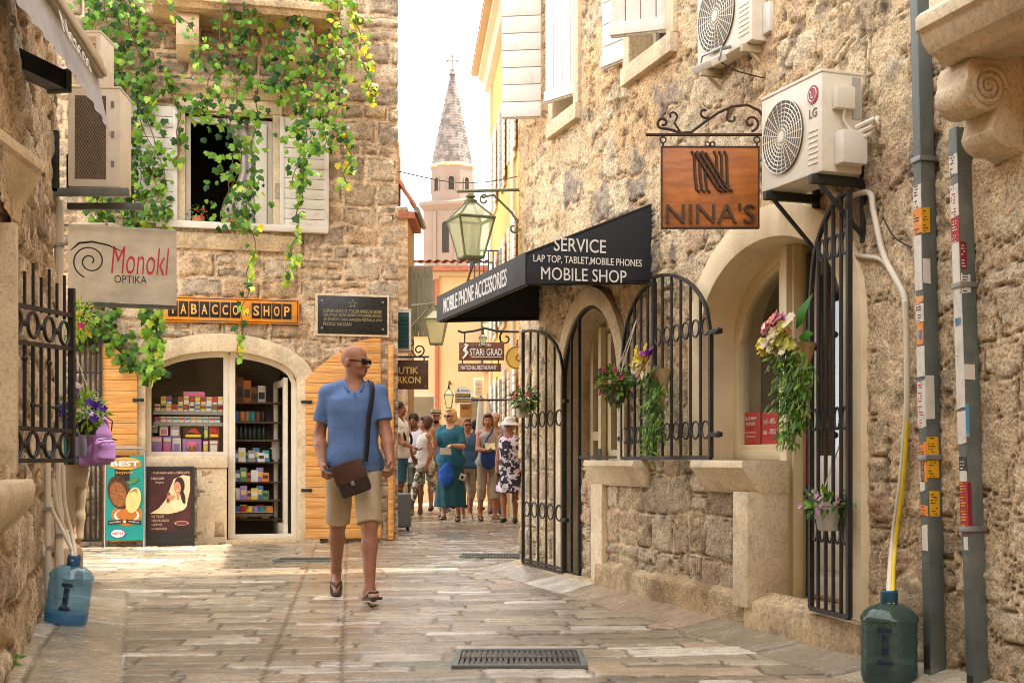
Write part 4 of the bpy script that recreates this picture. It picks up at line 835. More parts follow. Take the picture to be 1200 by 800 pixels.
# ------------------------------------------------------------------ air conditioners
def ac_unit(label, M0, w, h, d, fan_x=.38, logo=None, mesh=False, name='air_conditioner', group=None, bracket=True, cover=False, louvres=None, gap=.1):
    """x along the front, y into the wall, origin at the bottom centre of the front"""
    t = thing(name, label, 'air conditioner', M0, group)
    s = MB(); s.box(-w/2, w/2, 0, d, 0, h); cs = s.build('casing', M_acw, t, bevel=.010)
    s = MB(); s.box(-w/2-.004, w/2+.004, -.004, d+.004, h-.004, h+.012); s.build('top_panel', M_acw, t, bevel=.006)
    if louvres:
        s = MB(); s.box(-w/2+.03, w/2-.03, -.006, .02, .03, h-.03); g_ = s.build('grille', louvres, cs); s = MB(); n = int(h/.035)
        for i in range(n): z = .04+(h-.08)*i/n; s.add([(-w/2+.03, -.007, z), (w/2-.03, -.007, z), (w/2-.03, -.022, z-.012), (-w/2+.03, -.022, z-.012)], [(0, 1, 2, 3)])
        s.build('slats', louvres, g_, smooth=0, recalc=False)
    elif mesh:
        s = MB(); s.box(-w/2+.045, w/2-.085, -.003, .02, .05, h-.05); g_ = s.build('coil_panel', mat('coil_mesh', '#5b4c3c', .7, var=.3, vscale=20, bump=.2, wear='#82705a', wscale=3, wamt=.5), cs); s = MB()
        a = w-.13; n = 22
        for i in range(-n, n):
            for sg in (1, -1):
                x0 = -w/2+.045+a*i/n*2; z0 = .05; L = h-.1; x1 = x0+sg*L*.6
                # clip diagonal wire to the panel
                lo, hi = -w/2+.045, w/2-.085; t0 = max(0, min((lo-x0)/(x1-x0), (hi-x0)/(x1-x0))); t1 = min(1, max((lo-x0)/(x1-x0), (hi-x0)/(x1-x0)))
                if t1 > t0: s.tube([(x0+(x1-x0)*t0, -.006, z0+L*t0), (x0+(x1-x0)*t1, -.006, z0+L*t1)], .0016, 3)
        s.build('wire_mesh', mat('mesh_wire', '#8a7a62', .6, bump=0), g_, smooth=0, recalc=False)
        s = MB()
        for zz in (.2, .5, .8): s.box(w/2-.055, w/2-.035, -.004, .0, h*zz, h*zz+.04)
        s.build('clip', M_metalg, cs)
    else:
        rr = min(h*.44, w*.33); cx = -w/2+rr+.03; s = MB(); s.lathe([(rr, .012), (rr, 0), (rr*.97, -.004)], 32, M=Matrix.Translation((cx, -.0, h/2)) @ Matrix.Rotation(R(90), 4, 'X'))
        g_ = s.build('fan_opening', M_acg, cs); s = MB(); n = 9
        for i in range(1, n+1): s.ring((cx, -.012, h/2), rr*i/n, rr*i/n, .0028, 32, 4)
        for i in range(24): a = i*math.pi/12; s.tube([(cx+rr*.12*math.cos(a), -.012, h/2+rr*.12*math.sin(a)), (cx+rr*math.cos(a), -.012, h/2+rr*math.sin(a))], .0025, 4)
        s.lathe([(rr*.14, .0), (rr*.14, .012)], 16, M=Matrix.Translation((cx, -.005, h/2)) @ Matrix.Rotation(R(90), 4, 'X')); s.build('fan_guard', M_acw, g_)
        s = MB()
        for i in range(4):
            Mb = Matrix.Translation((cx, .004, h/2)) @ Matrix.Rotation(i*math.pi/2, 4, 'Y'); s.add([(0.02, -.002, 0), (rr*.9, -.006, .02), (rr*.86, .003, rr*.35), (.03, .0, .03)], [(0, 1, 2, 3)], Mb)
        s.build('fan', M_black, g_, smooth=0, recalc=False)
        s = MB()
        for i in range(7): s.box(cx+rr+.04, w/2-.03, -.004, .002, h*.10+i*h*.055, h*.10+i*h*.055+.006)
        s.build('vent_ribs', M_acw, cs)
        if logo:
            lx = (cx+rr+w/2)/2+.005; s = MB(); s.lathe([(.042, -.002), (.042, .004)], 24, M=Matrix.Translation((lx, 0, h*.80)) @ Matrix.Rotation(R(90), 4, 'X')); lo_ = s.build('logo', mat('logo_red', '#a01834', .4, bump=0), cs)
            s = MB(); s.ring((lx, -.005, h*.80), .031, .031, .0025, 20, 4); s.text('L', h=.03, depth=.002, c=(lx-.004, -.004, h*.80)); s.ball((lx-.016, -.005, h*.83), .005, 6); s.build('logo_mark', M_let, lo_, recalc=False)
            s = MB(); s.text('LG', h=.042, depth=.002, bold=.02, c=(lx, -.0005, h*.615)); s.build('lettering', mat('logo_grey', '#6b675f', .5, bump=0), cs, recalc=False)
    if cover:
        s = MB(); s.box(w/2, w/2+.045, .05, .15, h*.62, h*.85); s.build('switch_box', M_acw, cs, bevel=.01); s = MB(); s.box(w/2, w/2+.075, .06, d-.02, h*.06, h*.40); s.build('valve_cover', M_white, cs, bevel=.015)
        s = MB(); s.box(w/2+.0, w/2+.004, d-.055, d-.01, h*.55, h*.97); s.build('data_plate', mat('plate_grey', '#a9a498', .5, bump=0), cs)
        for q in range(3):
            s = MB(); s.tube([(w/2+.05, d-.07, h*.30+.03*q), (w/2+.08+.015*q, d-.02, h*.36+.03*q), (w/2+.085, d+.02, h*.52-.02*q), (w/2+.05, d+.05, h*.56-.03*q), (w/2+.0, d+.055, h*.42)], .012, 8); s.build('pipe', M_cable, cs)
        s = MB(); s.tube([(w/2+.03, .1, h*.62), (w/2+.02, .1, h*.52), (w/2+.04, .13, h*.40)], .006, 6); s.build('pipe', M_cable, cs)
    if bracket:
        for x in (-w*.38, w*.38):
            s = MB(); s.box(x-.015, x+.015, -.02, d+gap, -.045, -.003); s.box(x-.015, x+.015, d+gap-.03, d+gap, -.30, h*.45)
            s.tube([(x, .03, -.04), (x, d+gap-.02, -.27)], .012, 4); s.build('bracket', M_zinc if bracket is True else bracket, t, bevel=.003)
    return t
M_brk = mat('dark_bracket', '#33352f', .55, var=.2, metal=.3, bump=.1)
c_ = RW.M.inverted() @ P(960, 200, 5.75); ww = .515
ac_unit('white air conditioner with red round logo on brackets beside the wooden NINA\'S sign', RW.T(c_.x-ww/2, c_.y, c_.z, R(3)), ww, .45, .215, logo=True, cover=True, bracket=M_brk, gap=.07)
c_ = RW.M.inverted() @ P(878, 46, 6.75)
ac_unit('white air conditioner cut by the top edge above the NINA\'S sign', RW.T(c_.x-.30, c_.y, c_.z, R(3)), .60, .48, .24, cover=True, bracket=mat('cream_bracket', '#b5a887', .6, wear='#7a5a34', wamt=.6), gap=.09)
# left wall units
c_ = P(110, 219, 8.0); ac_unit('tall brown mesh backed air conditioner on a bracket above the optician banner', Matrix.Translation(c_) @ Matrix.Rotation(R(4), 4, 'Z'), 60*8/FPX, 116*8/FPX, .32, mesh=True, bracket=None)
bk = thing('wall_bracket', 'dark steel bracket carrying the mesh backed air conditioner on the left wall', 'bracket', Matrix.Translation(P(66, 226, 8.0)))
k = 8/FPX; s = MB(); s.box(-4*k, 85*k, -.03, .02, -4*k, 5*k); s.box(-4*k, 87*k, .25, .30, -10*k, -2*k); s.build('arm', M_zinc, bk, bevel=.004); s = MB(); s.box(-5*k, 4*k, -.03, .0, 0, 72*k); s.box(5*k, 10*k, .1, .13, 0, 50*k); s.build('post', M_brk, bk, bevel=.004)
c_ = P(106, 100, 8.75); ac_unit('slatted cream air conditioner above the mesh backed one on the left wall', Matrix.Translation(c_), 24*8.75/FPX, 62*8.75/FPX, .3, louvres=mat('slat_cream', '#b3a283', .6), bracket=None)
c_ = P(108, 287, 9.75); ac_unit('low air conditioner peeping over the top of the optician banner', Matrix.Translation(c_), 48*9.75/FPX, 24*9.75/FPX, .3, mesh=True, bracket=None)
c_ = P(472.5, 411, 15.1); ac_unit('small air conditioner with dark teal slats at the tobacconist corner', Matrix.Translation(c_) @ Matrix.Rotation(R(6), 4, 'Z'), 19*15.1/FPX, 48*15.1/FPX, .22, louvres=mat('teal_slat', '#1f4a48', .5, bump=0), bracket=None)
c_ = P(561, 465, 28.6); ac_unit('distant white air conditioner under the balcony at the street end', Matrix.Translation(c_), .22, .42, .3, bracket=None, louvres=mat('slat_cream'))
# floodlight under the upper unit
c_ = RW.M.inverted() @ P(831, 75, 6.9); FL = thing('floodlight', 'flat white floodlight tilted down below the upper air conditioner', 'lamp', RW.T(c_.x, c_.y, c_.z, R(10)))
s = MB(); Mf = Matrix.Rotation(R(-62), 4, 'X'); s.box(-.085, .085, -.02, .02, -.055, .055, Mf); s.build('lamp_head', M_white, FL, bevel=.006)
s = MB(); s.tube([(-.09, 0, 0), (-.09, .02, .07), (.09, .02, .07), (.09, 0, 0)], .007, 4); s.tube([(0, .02, .07), (0, .16, .12)], .009, 6); s.build('bracket', M_metalg, FL)
s = MB(); s.tube([(.06, .02, -.0), (.12, .1, -.06), (.2, .2, -.10), (.30, .26, -.11)], .004, 5); s.build('cord', M_wire, FL)

# ------------------------------------------------------------------ street lanterns
def lantern(label, M0, w, h, arm=None, name='street_lantern', m=None, rot=R(45), arms=None):
    t = thing(name, label, 'lamp', M0); m = m or M_verd; wt, wb = w/2, w*.27     # origin at the bottom of the glass, arms in local coordinates
    c4 = lambda r, z: [(r*math.cos(rot+i*math.pi/2), r*math.sin(rot+i*math.pi/2), z) for i in range(4)]
    zt = h*.60; A_, B_ = c4(wb, 0), c4(wt, zt); C_ = c4(w*.10, h*.86)
    s = MB(); s.add(A_+B_, [(0, 1, 5, 4), (1, 2, 6, 5), (2, 3, 7, 6), (3, 0, 4, 7)]); s.add(B_+C_, [(0, 1, 5, 4), (1, 2, 6, 5), (2, 3, 7, 6), (3, 0, 4, 7)]); s.build('glass', M_lglass, t, smooth=0)
    s = MB(); r = w*.022
    for i in range(4):
        j = (i+1) % 4; s.tube([A_[i], B_[i]], r, 5); s.tube([B_[i], C_[i]], r, 5); s.tube([A_[i], A_[j]], r*1.2, 5); s.tube([B_[i], B_[j]], r*1.5, 5)
    s.lathe([(w*.12, h*.85), (w*.13, h*.89), (w*.05, h*.92), (w*.10, h*.95), (w*.03, h*1.0)], 12); s.lathe([(.001, -h*.06), (w*.06, -h*.03), (wb*.9, -.0)], 4, ph=rot); s.build('frame', m, t)
    s = MB(); s.lathe([(w*.02, 0), (w*.05, h*.15), (w*.06, h*.3), (w*.03, h*.4)], 10); s.build('bulb', M_white, t)
    if arms:
        s = MB()
        for pts, r_ in arms: s.tube(pts, r_, 6)
        s.build('bracket', m, t)
    return t
M0 = RW.T(.10, -.45, HC+(HOR-302)/FPX*10.8, 0); hh = .545
lantern('green bronze street lantern with four pale glass sides hung left of the black awning', M0, .44, hh, rot=R(50), arms=[
    ([(0, -.12, hh+.01), (0, 0, hh+.02), (0, .46, hh+.06)], .014), ([(0, .44, hh-.28), (0, .44, hh+.08)], .012),
    ([(0, .10, hh-.03), (0, .20, hh-.0), (0, .36, hh-.14), (0, .43, hh-.24)], .011), ([(0, y, z) for y, _, z in scroll((.12, hh-.05), .05, .012, 1.2, 6.5)], .009), ([(0, y, z) for y, _, z in scroll((.38, hh-.27), .055, .012, .4, -5)], .009)])
k = 20.8/FPX; hh = 47*k
lantern('smaller green lantern partly behind the front corner of the black awning', Matrix.Translation(P(511, 403, 20.8)), 36*k, hh, arms=[([(0, 0, hh), (-8*k, 0, hh), (-30*k, .3, hh+1*k)], .016), ([(-6*k, 0, hh-2*k), (-20*k, .2, hh-14*k), (-30*k, .3, hh-24*k)], .012), ([(x, 0, z) for x, _, z in scroll((-7*k, hh-7*k), 5*k, 1*k, 1, 6.5)], .010)])
k = 28.7/FPX; hh = 26*k
lantern('tiny distant lantern hanging above the heads of the crowd', Matrix.Translation(P(526, 478, 28.7)), 15*k, hh, m=M_black, arms=[([(0, 0, hh), (0, .3, hh+.12), (0, .9, hh+.1)], .02)])

# ------------------------------------------------------------------ hanging signs down the street
def board(name, label, M0, w, h, m, lines, lm, th=.03, group=None, hang=None, extra=None, rim=None):
    t = thing(name, label, 'sign', M0, group); s = MB(); s.box(-w/2, w/2, -th/2, th/2, -h/2, h/2); b_ = s.build('board', m, t, bevel=.004)
    if rim: s = MB(); e = min(w, h)*.05; s.strip([(-w/2+e, -h/2+e), (w/2-e, -h/2+e), (w/2-e, h/2-e), (-w/2+e, h/2-e)], [(-w/2, -h/2), (w/2, -h/2), (w/2, h/2), (-w/2, h/2)], -th/2-.006, -th/2+.002, closed=True); s.build('rim', rim, b_, smooth=0)
    if lines:
        q = MB()
        for body, x, z, lw, lh, bo in lines: q.text(body, w=lw, h=lh, depth=.004, bold=bo, c=(x, -th/2, z))
        q.build('lettering', lm, b_, smooth=0, recalc=False)
    if hang: q = MB(); [q.tube(p, r, 6) for p, r in hang]; q.build('bracket', M_iron, t)
    return t, b_
k = 13.5/FPX; w, h = 53*k, 21*k
t, b_ = board('hanging_sign', 'red brown sign reading STARI GRAD with a white seahorse', Matrix.Translation(P(564.5, 411.5, 13.5)), w, h, M_brown, [('STARI GRAD', 5*k, -1*k, 38*k, 8*k, .005), ('KONOBA', 4*k, 7.3*k, 14*k, 3.2*k, 0)], M_let,
    hang=[([(-20*k, 0, h/2), (-20*k, 0, 22*k)], .008), ([(22*k, 0, h/2), (22*k, 0, 23*k)], .008), ([(-28*k, 0, 24*k), (-22*k, 0, 22*k), (-8*k, 0, 24*k), (4*k, 0, 27*k), (16*k, 0, 24*k), (30*k, 0, 23*k), (80*k, .1, 23*k)], .012), ([(22*k, 0, 23*k)]+[(x, 0, z) for x, _, z in scroll((28*k, 15*k), 8*k, 2*k, 2, 8)], .009)])
s = MB(); s.tube([(-20*k, -.02, 8*k), (-16.5*k, -.02, 7*k), (-18.5*k, -.02, 4*k), (-19.5*k, -.02, 1*k), (-17*k, -.02, -2*k), (-19*k, -.02, -6*k), (-22*k, -.02, -8*k), (-21*k, -.02, -9.5*k)], [1*k, 1.6*k, 2*k, 2.4*k, 2.2*k, 1.4*k, .9*k, .5*k], 6); s.box(-12*k, 24*k, -.02, -.015, -7*k, -6.3*k); s.build('emblem', M_let, b_)
w, h = 50*k, 9.5*k
t, b_ = board('hanging_sign', 'narrow brown sign reading NATIONAL RESTAURANT under the seahorse sign', Matrix.Translation(P(562, 430.5, 13.5)), w, h, M_brown, [('NATIONAL RESTAURANT', -1*k, 0, 42*k, 5*k, .003)], M_let, hang=[([(-20*k, 0, h/2), (-20*k, 0, 9*k)], .006), ([(22*k, 0, h/2), (22*k, 0, 9*k)], .006)])
s = MB(); s.lathe([(3.6*k, -.01), (3.6*k, .01)], 14, M=Matrix.Translation((27*k, 0, 0)) @ Matrix.Rotation(R(90), 4, 'X')); s.build('end_disc', M_let, b_)
k = 13.3/FPX; lantern('little black lantern hanging in front of the seahorse sign', Matrix.Translation(P(566, 405, 13.3)), 12*k, 16*k, m=M_black, arms=[([(0, 0, 16*k), (0, 0, 22*k)], .006)])
k = 12.7/FPX; OV = thing('hanging_sign', 'yellow oval sign with dark rim beside the open iron gate', 'sign', Matrix.Translation(P(606, 419, 12.7)))
s = MB(); s.prism([(14*k*math.cos(a), 14*k*math.sin(a)) for a in np.linspace(0, 2*math.pi, 28, endpoint=False)], -.012, .012); ob = s.build('board', mat('yellow_board', '#cda64a', .5, var=.1), OV); s = MB(); s.ring((0, -.012, 0), 12.5*k, 12.5*k, .005, 28, 5); s.tube(scroll((2*k, -1*k), 5*k, 1*k, 0, 8, y=-.014), .005, 5); s.build('emblem', M_brown, ob)
s = MB(); s.tube([(0, 0, 14*k), (0, 0, 20*k), (34*k, .1, 20*k)], .010, 6); s.build('bracket', M_iron, OV)
k = 21/FPX; w, h = 19*k, 20*k; TS = thing('hanging_sign', 'white round topped tour sign with two yellow and black strips', 'sign', Matrix.Translation(P(542.5, 463, 21)))
s = MB(); s.prism([(-w/2, -h/2), (w/2, -h/2), (w/2, h*.2)]+[(w/2*math.cos(a), h*.2+h*.3*math.sin(a)) for a in np.linspace(.15, math.pi-.15, 12)]+[(-w/2, h*.2)], -.02, .02); tb = s.build('board', mat('sign_white', '#cfd2d0', .5, bump=0), TS)
for z, b2 in ((-.02*h, 'JACKPOT'), (-.30*h, 'EXCURSIONS')):
    s = MB(); s.box(-w*.46, w*.46, -.028, -.0205, z-.1*h, z+.1*h); st_ = s.build('strip', mat('strip_black', '#2b2a22', .5, bump=0), tb); s = MB(); s.text(b2, w=w*.84, h=.13*h, depth=.003, bold=.02, c=(0, -.028, z)); s.build('lettering', M_gold, st_, smooth=0, recalc=False)
s = MB(); s.text('Adriatica', w=w*.55, h=.14*h, depth=.003, c=(w*.12, -.02, .28*h)); s.build('lettering', mat('sign_blue', '#40507a', .5, bump=0), tb, smooth=0, recalc=False); s = MB(); s.prism([(-w*.36, .2*h), (-w*.22, .2*h), (-w*.26, .4*h)], -.024, -.018); s.build('emblem', mat('sign_blue'), tb, smooth=0)
s = MB(); s.tube([(w/2, 0, -.28*h), (.86, 0, -.28*h)], .02, 5); s.build('bracket', M_iron, TS)
board('hanging_sign', 'plain wooden menu board hanging below the white tour sign', Matrix.Translation(P(546, 481, 21.05)), 14*k, 15*k, mat('menu_wood', '#a8743a', .6, var=.2), [('MENU', 0, 3*k, 8*k, 2.6*k, .01)], M_black)
k = 15.3/FPX; w, h = 46*k, 34*k; c_ = P(479, 439, 15.3)
t, b_ = board('hanging_sign', 'dark plank sign with yellow letters BUTIK MIRKON at the tobacconist corner', Matrix.Translation(c_), w, h, mat('dark_planks', '#553621', .6, var=.25, wood=(3, 3, 40), bump=.15), [('BUTIK', -3*k, 5*k, 29*k, 8*k, .02), ('MIRKON', -4.5*k, -6*k, 37*k, 8*k, .02)], M_gold,
    hang=[([(-18*k, 0, h/2), (-18*k, 0, h/2+4*k)], .008), ([(18*k, 0, h/2), (18*k, 0, h/2+4*k)], .008), ([(-30*k, 0, h/2+4*k), (24*k, 0, h/2+4*k)], .012), ([(x, 0, z) for x, _, z in scroll((12*k, h/2+12*k), 7*k, 2*k, -1.6, 6)], .009), ([(x, 0, z) for x, _, z in scroll((2*k, h/2+20*k), 6*k, 2*k, 4.6, -3)], .009), ([(8*k, 0, h/2+5*k), (-6*k, 0, h/2+24*k), (4*k, 0, h/2+27*k)], .008)])
for x in (-20*k, 20*k):
    for z in (-14*k, 14*k): s = MB(); s.ball((x, -.018, z), .014, 8); s.build('rivet', M_metalg, b_)
# tobacco shop sign, memorial plaque, optician banner
xa, xb = FW.x(189, .03), FW.x(350, .03); zs0, zs1 = FW.at(270, 379)[1], FW.at(270, 350)[1]; w, h = xb-xa, zs1-zs0
TS2 = thing('shop_sign', 'long orange sign with black letter tiles reading TABACCO SHOP over the arch', 'sign', FW.T((xa+xb)/2, -.06, (zs0+zs1)/2))
s = MB(); s.box(-w/2, w/2, -.02, .03, -h/2, h/2); b_ = s.build('board', mat('orange_enamel', '#d98a24', .5, var=.12, vscale=4, bump=.06, wear='#8f4d16', wscale=7, wamt=.6), TS2, bevel=.004); bx = '.TABACCO.SHOP'; cw = w/13.3
tl = mat('letter_tile', '#15120f', .5, bump=0)
for i, ch in enumerate('TABACCO SHOP'):
    if ch == ' ': continue
    x = -w/2+cw*(i+1.1); s = MB(); s.box(x-cw*.45, x+cw*.45, -.027, -.0205, -h*.30, h*.32); q = s.build('letter_tile', tl, b_, bevel=.002); s = MB(); s.text(ch, h=h*.40, w=cw*.55, depth=.004, bold=.02, c=(x, -.027, .01*h)); s.build('lettering', mat('tile_letter', '#e0a24a', .5, bump=0), q, smooth=0, recalc=False)
s = MB(); s.strip([(-w/2+.02, -h/2+.02), (w/2-.02, -h/2+.02), (w/2-.02, h/2-.02), (-w/2+.02, h/2-.02)], [(-w/2+.012, -h/2+.012), (w/2-.012, -h/2+.012), (w/2-.012, h/2-.012), (-w/2+.012, h/2-.012)], -.023, -.019, closed=True); s.build('border_line', tl, b_, smooth=0)
xa, xb = FW.x(372, .03), FW.x(453, .03); z0, z1 = FW.at(412, 392)[1], FW.at(412, 348)[1]; w, h = xb-xa, z1-z0
PL = thing('memorial_plaque', 'dark stone memorial plaque with a star and fine lettering', 'plaque', FW.T((xa+xb)/2, -.055, (z0+z1)/2))
s = MB(); s.box(-w/2, w/2, -.02, .02, -h/2, h/2); b_ = s.build('slab', mat('black_granite', '#20201b', .35, var=.25, vscale=30, bump=.05), PL, bevel=.004)
s = MB(); star = [((.055 if i % 2 == 0 else .022)*math.sin(i*math.pi/5), .30*h+(.055 if i % 2 == 0 else .022)*math.cos(i*math.pi/5)) for i in range(10)][::-1]; s.strip([(x*.78, .30*h+(z-.30*h)*.78) for x, z in star], star, -.023, -.018, closed=True)
for i, l in enumerate(('U OVOM GRADU SU TOKOM NARODNE BORBE', 'DJELOVALI I RADILI BORCI OMLADINE GRADA', 'ZA SLOBODU SVOG NARODA POSTAVLJA OVU', 'PLOCU NA DAN')): s.text(l, w=w*(.84 if i < 3 else .40), h=.04*1.0, depth=.002, c=(0 if i < 3 else -.22*w, -.02, h*(.10-.115*i)))
s.build('lettering', mat('engraved_gold', '#9a8a62', .5, bump=0), b_, smooth=0, recalc=False)
for x in (-w*.44, w*.44):
    for z in (-h*.36, h*.36): s = MB(); s.ball((x, -.02, z), .015, 8); s.build('bolt', M_metalg, b_)
fr_ = MB(); fr_.strip([(-w/2, -h/2), (w/2, -h/2), (w/2, h/2), (-w/2, h/2)], [(-w/2-.025, -h/2-.025), (w/2+.025, -h/2-.025), (w/2+.025, h/2+.025), (-w/2-.025, h/2+.025)], -.01, .03, closed=True); fr_.build('stone_border', M_trim, PL)
MQ = Frame(P(80, HOR, 9.3).x, 9.3, .96, .28); w = MQ.x(207); h = (MQ.at(140, 266)[1]-MQ.at(140, 355)[1]); zc_ = (MQ.at(140, 266)[1]+MQ.at(140, 355)[1])/2
BN = thing('banner_sign', 'pale translucent optician banner with red Monokl lettering and a spiral eye', 'sign', MQ.T(0, 0, zc_))
s = MB(); n = 26; vs = []; 
for i in range(n+1):
    for j in range(13):
        x, z = w*i/n, h*(j/12-.5); vs.append((x, .012*math.sin(x*9+z*7)*math.sin(math.pi*j/12), z+.012*(1-2*x/w)*.5))
s.add(vs, [(i*13+j, (i+1)*13+j, (i+1)*13+j+1, i*13+j+1) for i in range(n) for j in range(12)]); 
bn = s.build('cloth', mat('banner_cloth', '#aba08b', .6, var=.22, vscale=3, bump=.1, bscale=20, trans=.45, wear='#8f8470', wscale=2.2, wamt=.5, stretch=(1, 1, 2)), BN, recalc=False, smooth=60)
s = MB(); s.text('Monokl', w=w*.54, h=h*.36, depth=.004, bold=-.005, shear=.18, c=(w*.66, -.016, .06*h)); s.build('lettering', mat('banner_red', '#b3202c', .5, bump=0), bn, smooth=0, recalc=False)
s = MB(); s.text('OPTIKA', w=w*.30, h=h*.10, depth=.004, c=(w*.57, -.016, -.19*h)); s.tube([(q[0], q[1]-.018, q[2]) for q in scroll((w*.20, .03*h), h*.225, h*.03, -1.9, -13.2, 60)], .0055, 5); s.tube([(w*.02, -.016, .16*h), (w*.10, -.018, .26*h), (w*.22, -.018, .285*h), (w*.36, -.018, .25*h), (w*.50, -.016, .17*h)], [.004, .009, .008, .006, .003], 5); s.build('emblem', M_black, bn, recalc=False)
s = MB(); s.box(-.0, w, .02, .05, -h/2-.03, -h/2-.0); s.build('bottom_rail', M_zinc, BN, bevel=.002); s = MB(); s.tube([(-.05, .02, h/2), (w, .02, h/2-.005)], .008, 6); s.build('top_rod', M_zinc, BN)

# ------------------------------------------------------------------ awning, spotlight on the left wall
a, b_ = P(108, 88, 6.6), P(38, 2, 5.35); d = (b_-a); d = d/d.length; AL = thing('awning', 'grey fabric awning with cream cassette high on the left wall', 'awning', Matrix.Translation(a) @ Matrix.Rotation(math.atan2(d.y, d.x), 4, 'Z'))
s = MB(); s.box(0, 2.2, -.02, .06, -.02, .07); s.box(0, 2.2, .058, .075, -.01, .03); s.build('cassette', mat('awning_cream', '#b3a68c', .45, var=.08, bump=.04), AL, bevel=.012)
s = MB(); n = 60; m_ = 6; vs = [];
for i in range(n+1):
    x = 2.2*i/n
    for j in range(m_+1): t_ = j/m_; vs.append((x, .03+.06*t_+.007*math.sin(x*30)*t_, -.02-(.27-.03*math.sin(x*1.6))*t_+.03*(1-min(1, x/.12))*t_*-1))
s.add(vs, [(i*(m_+1)+j, i*(m_+1)+j+1, (i+1)*(m_+1)+j+1, (i+1)*(m_+1)+j) for i in range(n) for j in range(m_)]); vl = s.build('valance', mat('grey_awning_cloth', '#a9a8a8', .8, var=.1, bump=.15, bscale=120), AL, recalc=False, smooth=60)
s = MB(); s.text('Nescos', w=.62, h=.11, depth=.003, shear=.3, bold=-.012, c=(0, 0, 0), M=Matrix.Translation((.85, .090, -.105)) @ Matrix.Rotation(R(180), 4, 'Z') @ Matrix.Rotation(R(-16), 4, 'X')); s.build('lettering', M_let, vl, smooth=0, recalc=False)
SLt = thing('spotlight', 'dark rectangular spotlight beneath the grey awning on the left wall', 'lamp', Matrix.Translation(P(64, 92, 6.0)) @ Matrix.Rotation(R(-105), 4, 'Z'))
s = MB(); s.box(-.02, .75, -.05, .05, -.05, .04); s.build('housing', mat('dark_lamp', '#22231f', .45, var=.2, metal=.3, bump=.05), SLt, bevel=.008); s = MB(); s.box(-.05, -.021, -.06, .06, -.06, .05); s.build('end_cap', M_zinc, SLt, bevel=.006)
# white service pipes at the left corner
for u, r_, v0, v1, lab in ((69, .03, 235, 700, 'white downpipe at the far corner of the left stone house'), (56, .018, 470, 735, 'thin pale pipe running down the left stone wall')):
    x_ = LW.x(u, .05); o = MB(); z0 = max(.05, LW.at(u, v1, .05)[1]); z1 = LW.at(u, v0, .05)[1]; T_ = thing('wall_pipe', lab, 'pipe', LW.T(x_, -.05, 0)); o.tube([(0, 0, z0), (0, 0, z1)], r_, 10); o.build('pipe', M_cable, T_)
    
    for z in (z0+.4, (z0+z1)/2, z1-.3): o = MB(); o.box(-r_*1.5, r_*1.5, -r_*1.1, .05, z, z+.02); o.build('pipe_clip', M_metalg, T_)
PT = thing('iron_post', 'thin black iron post standing at the end of the left wall', 'post', Matrix.Translation((P(62, HOR, 9.0).x, 9.0, 0))); o = MB(); o.tube([(0, 0, 0), (0, 0, 1.5)], .03, 4); o.build('post', M_iron, PT); o = MB(); o.ball((0, 0, 1.53), .04, 10); o.box(-.05, .05, -.05, .05, 0, .03); o.build('cap', M_iron, PT)

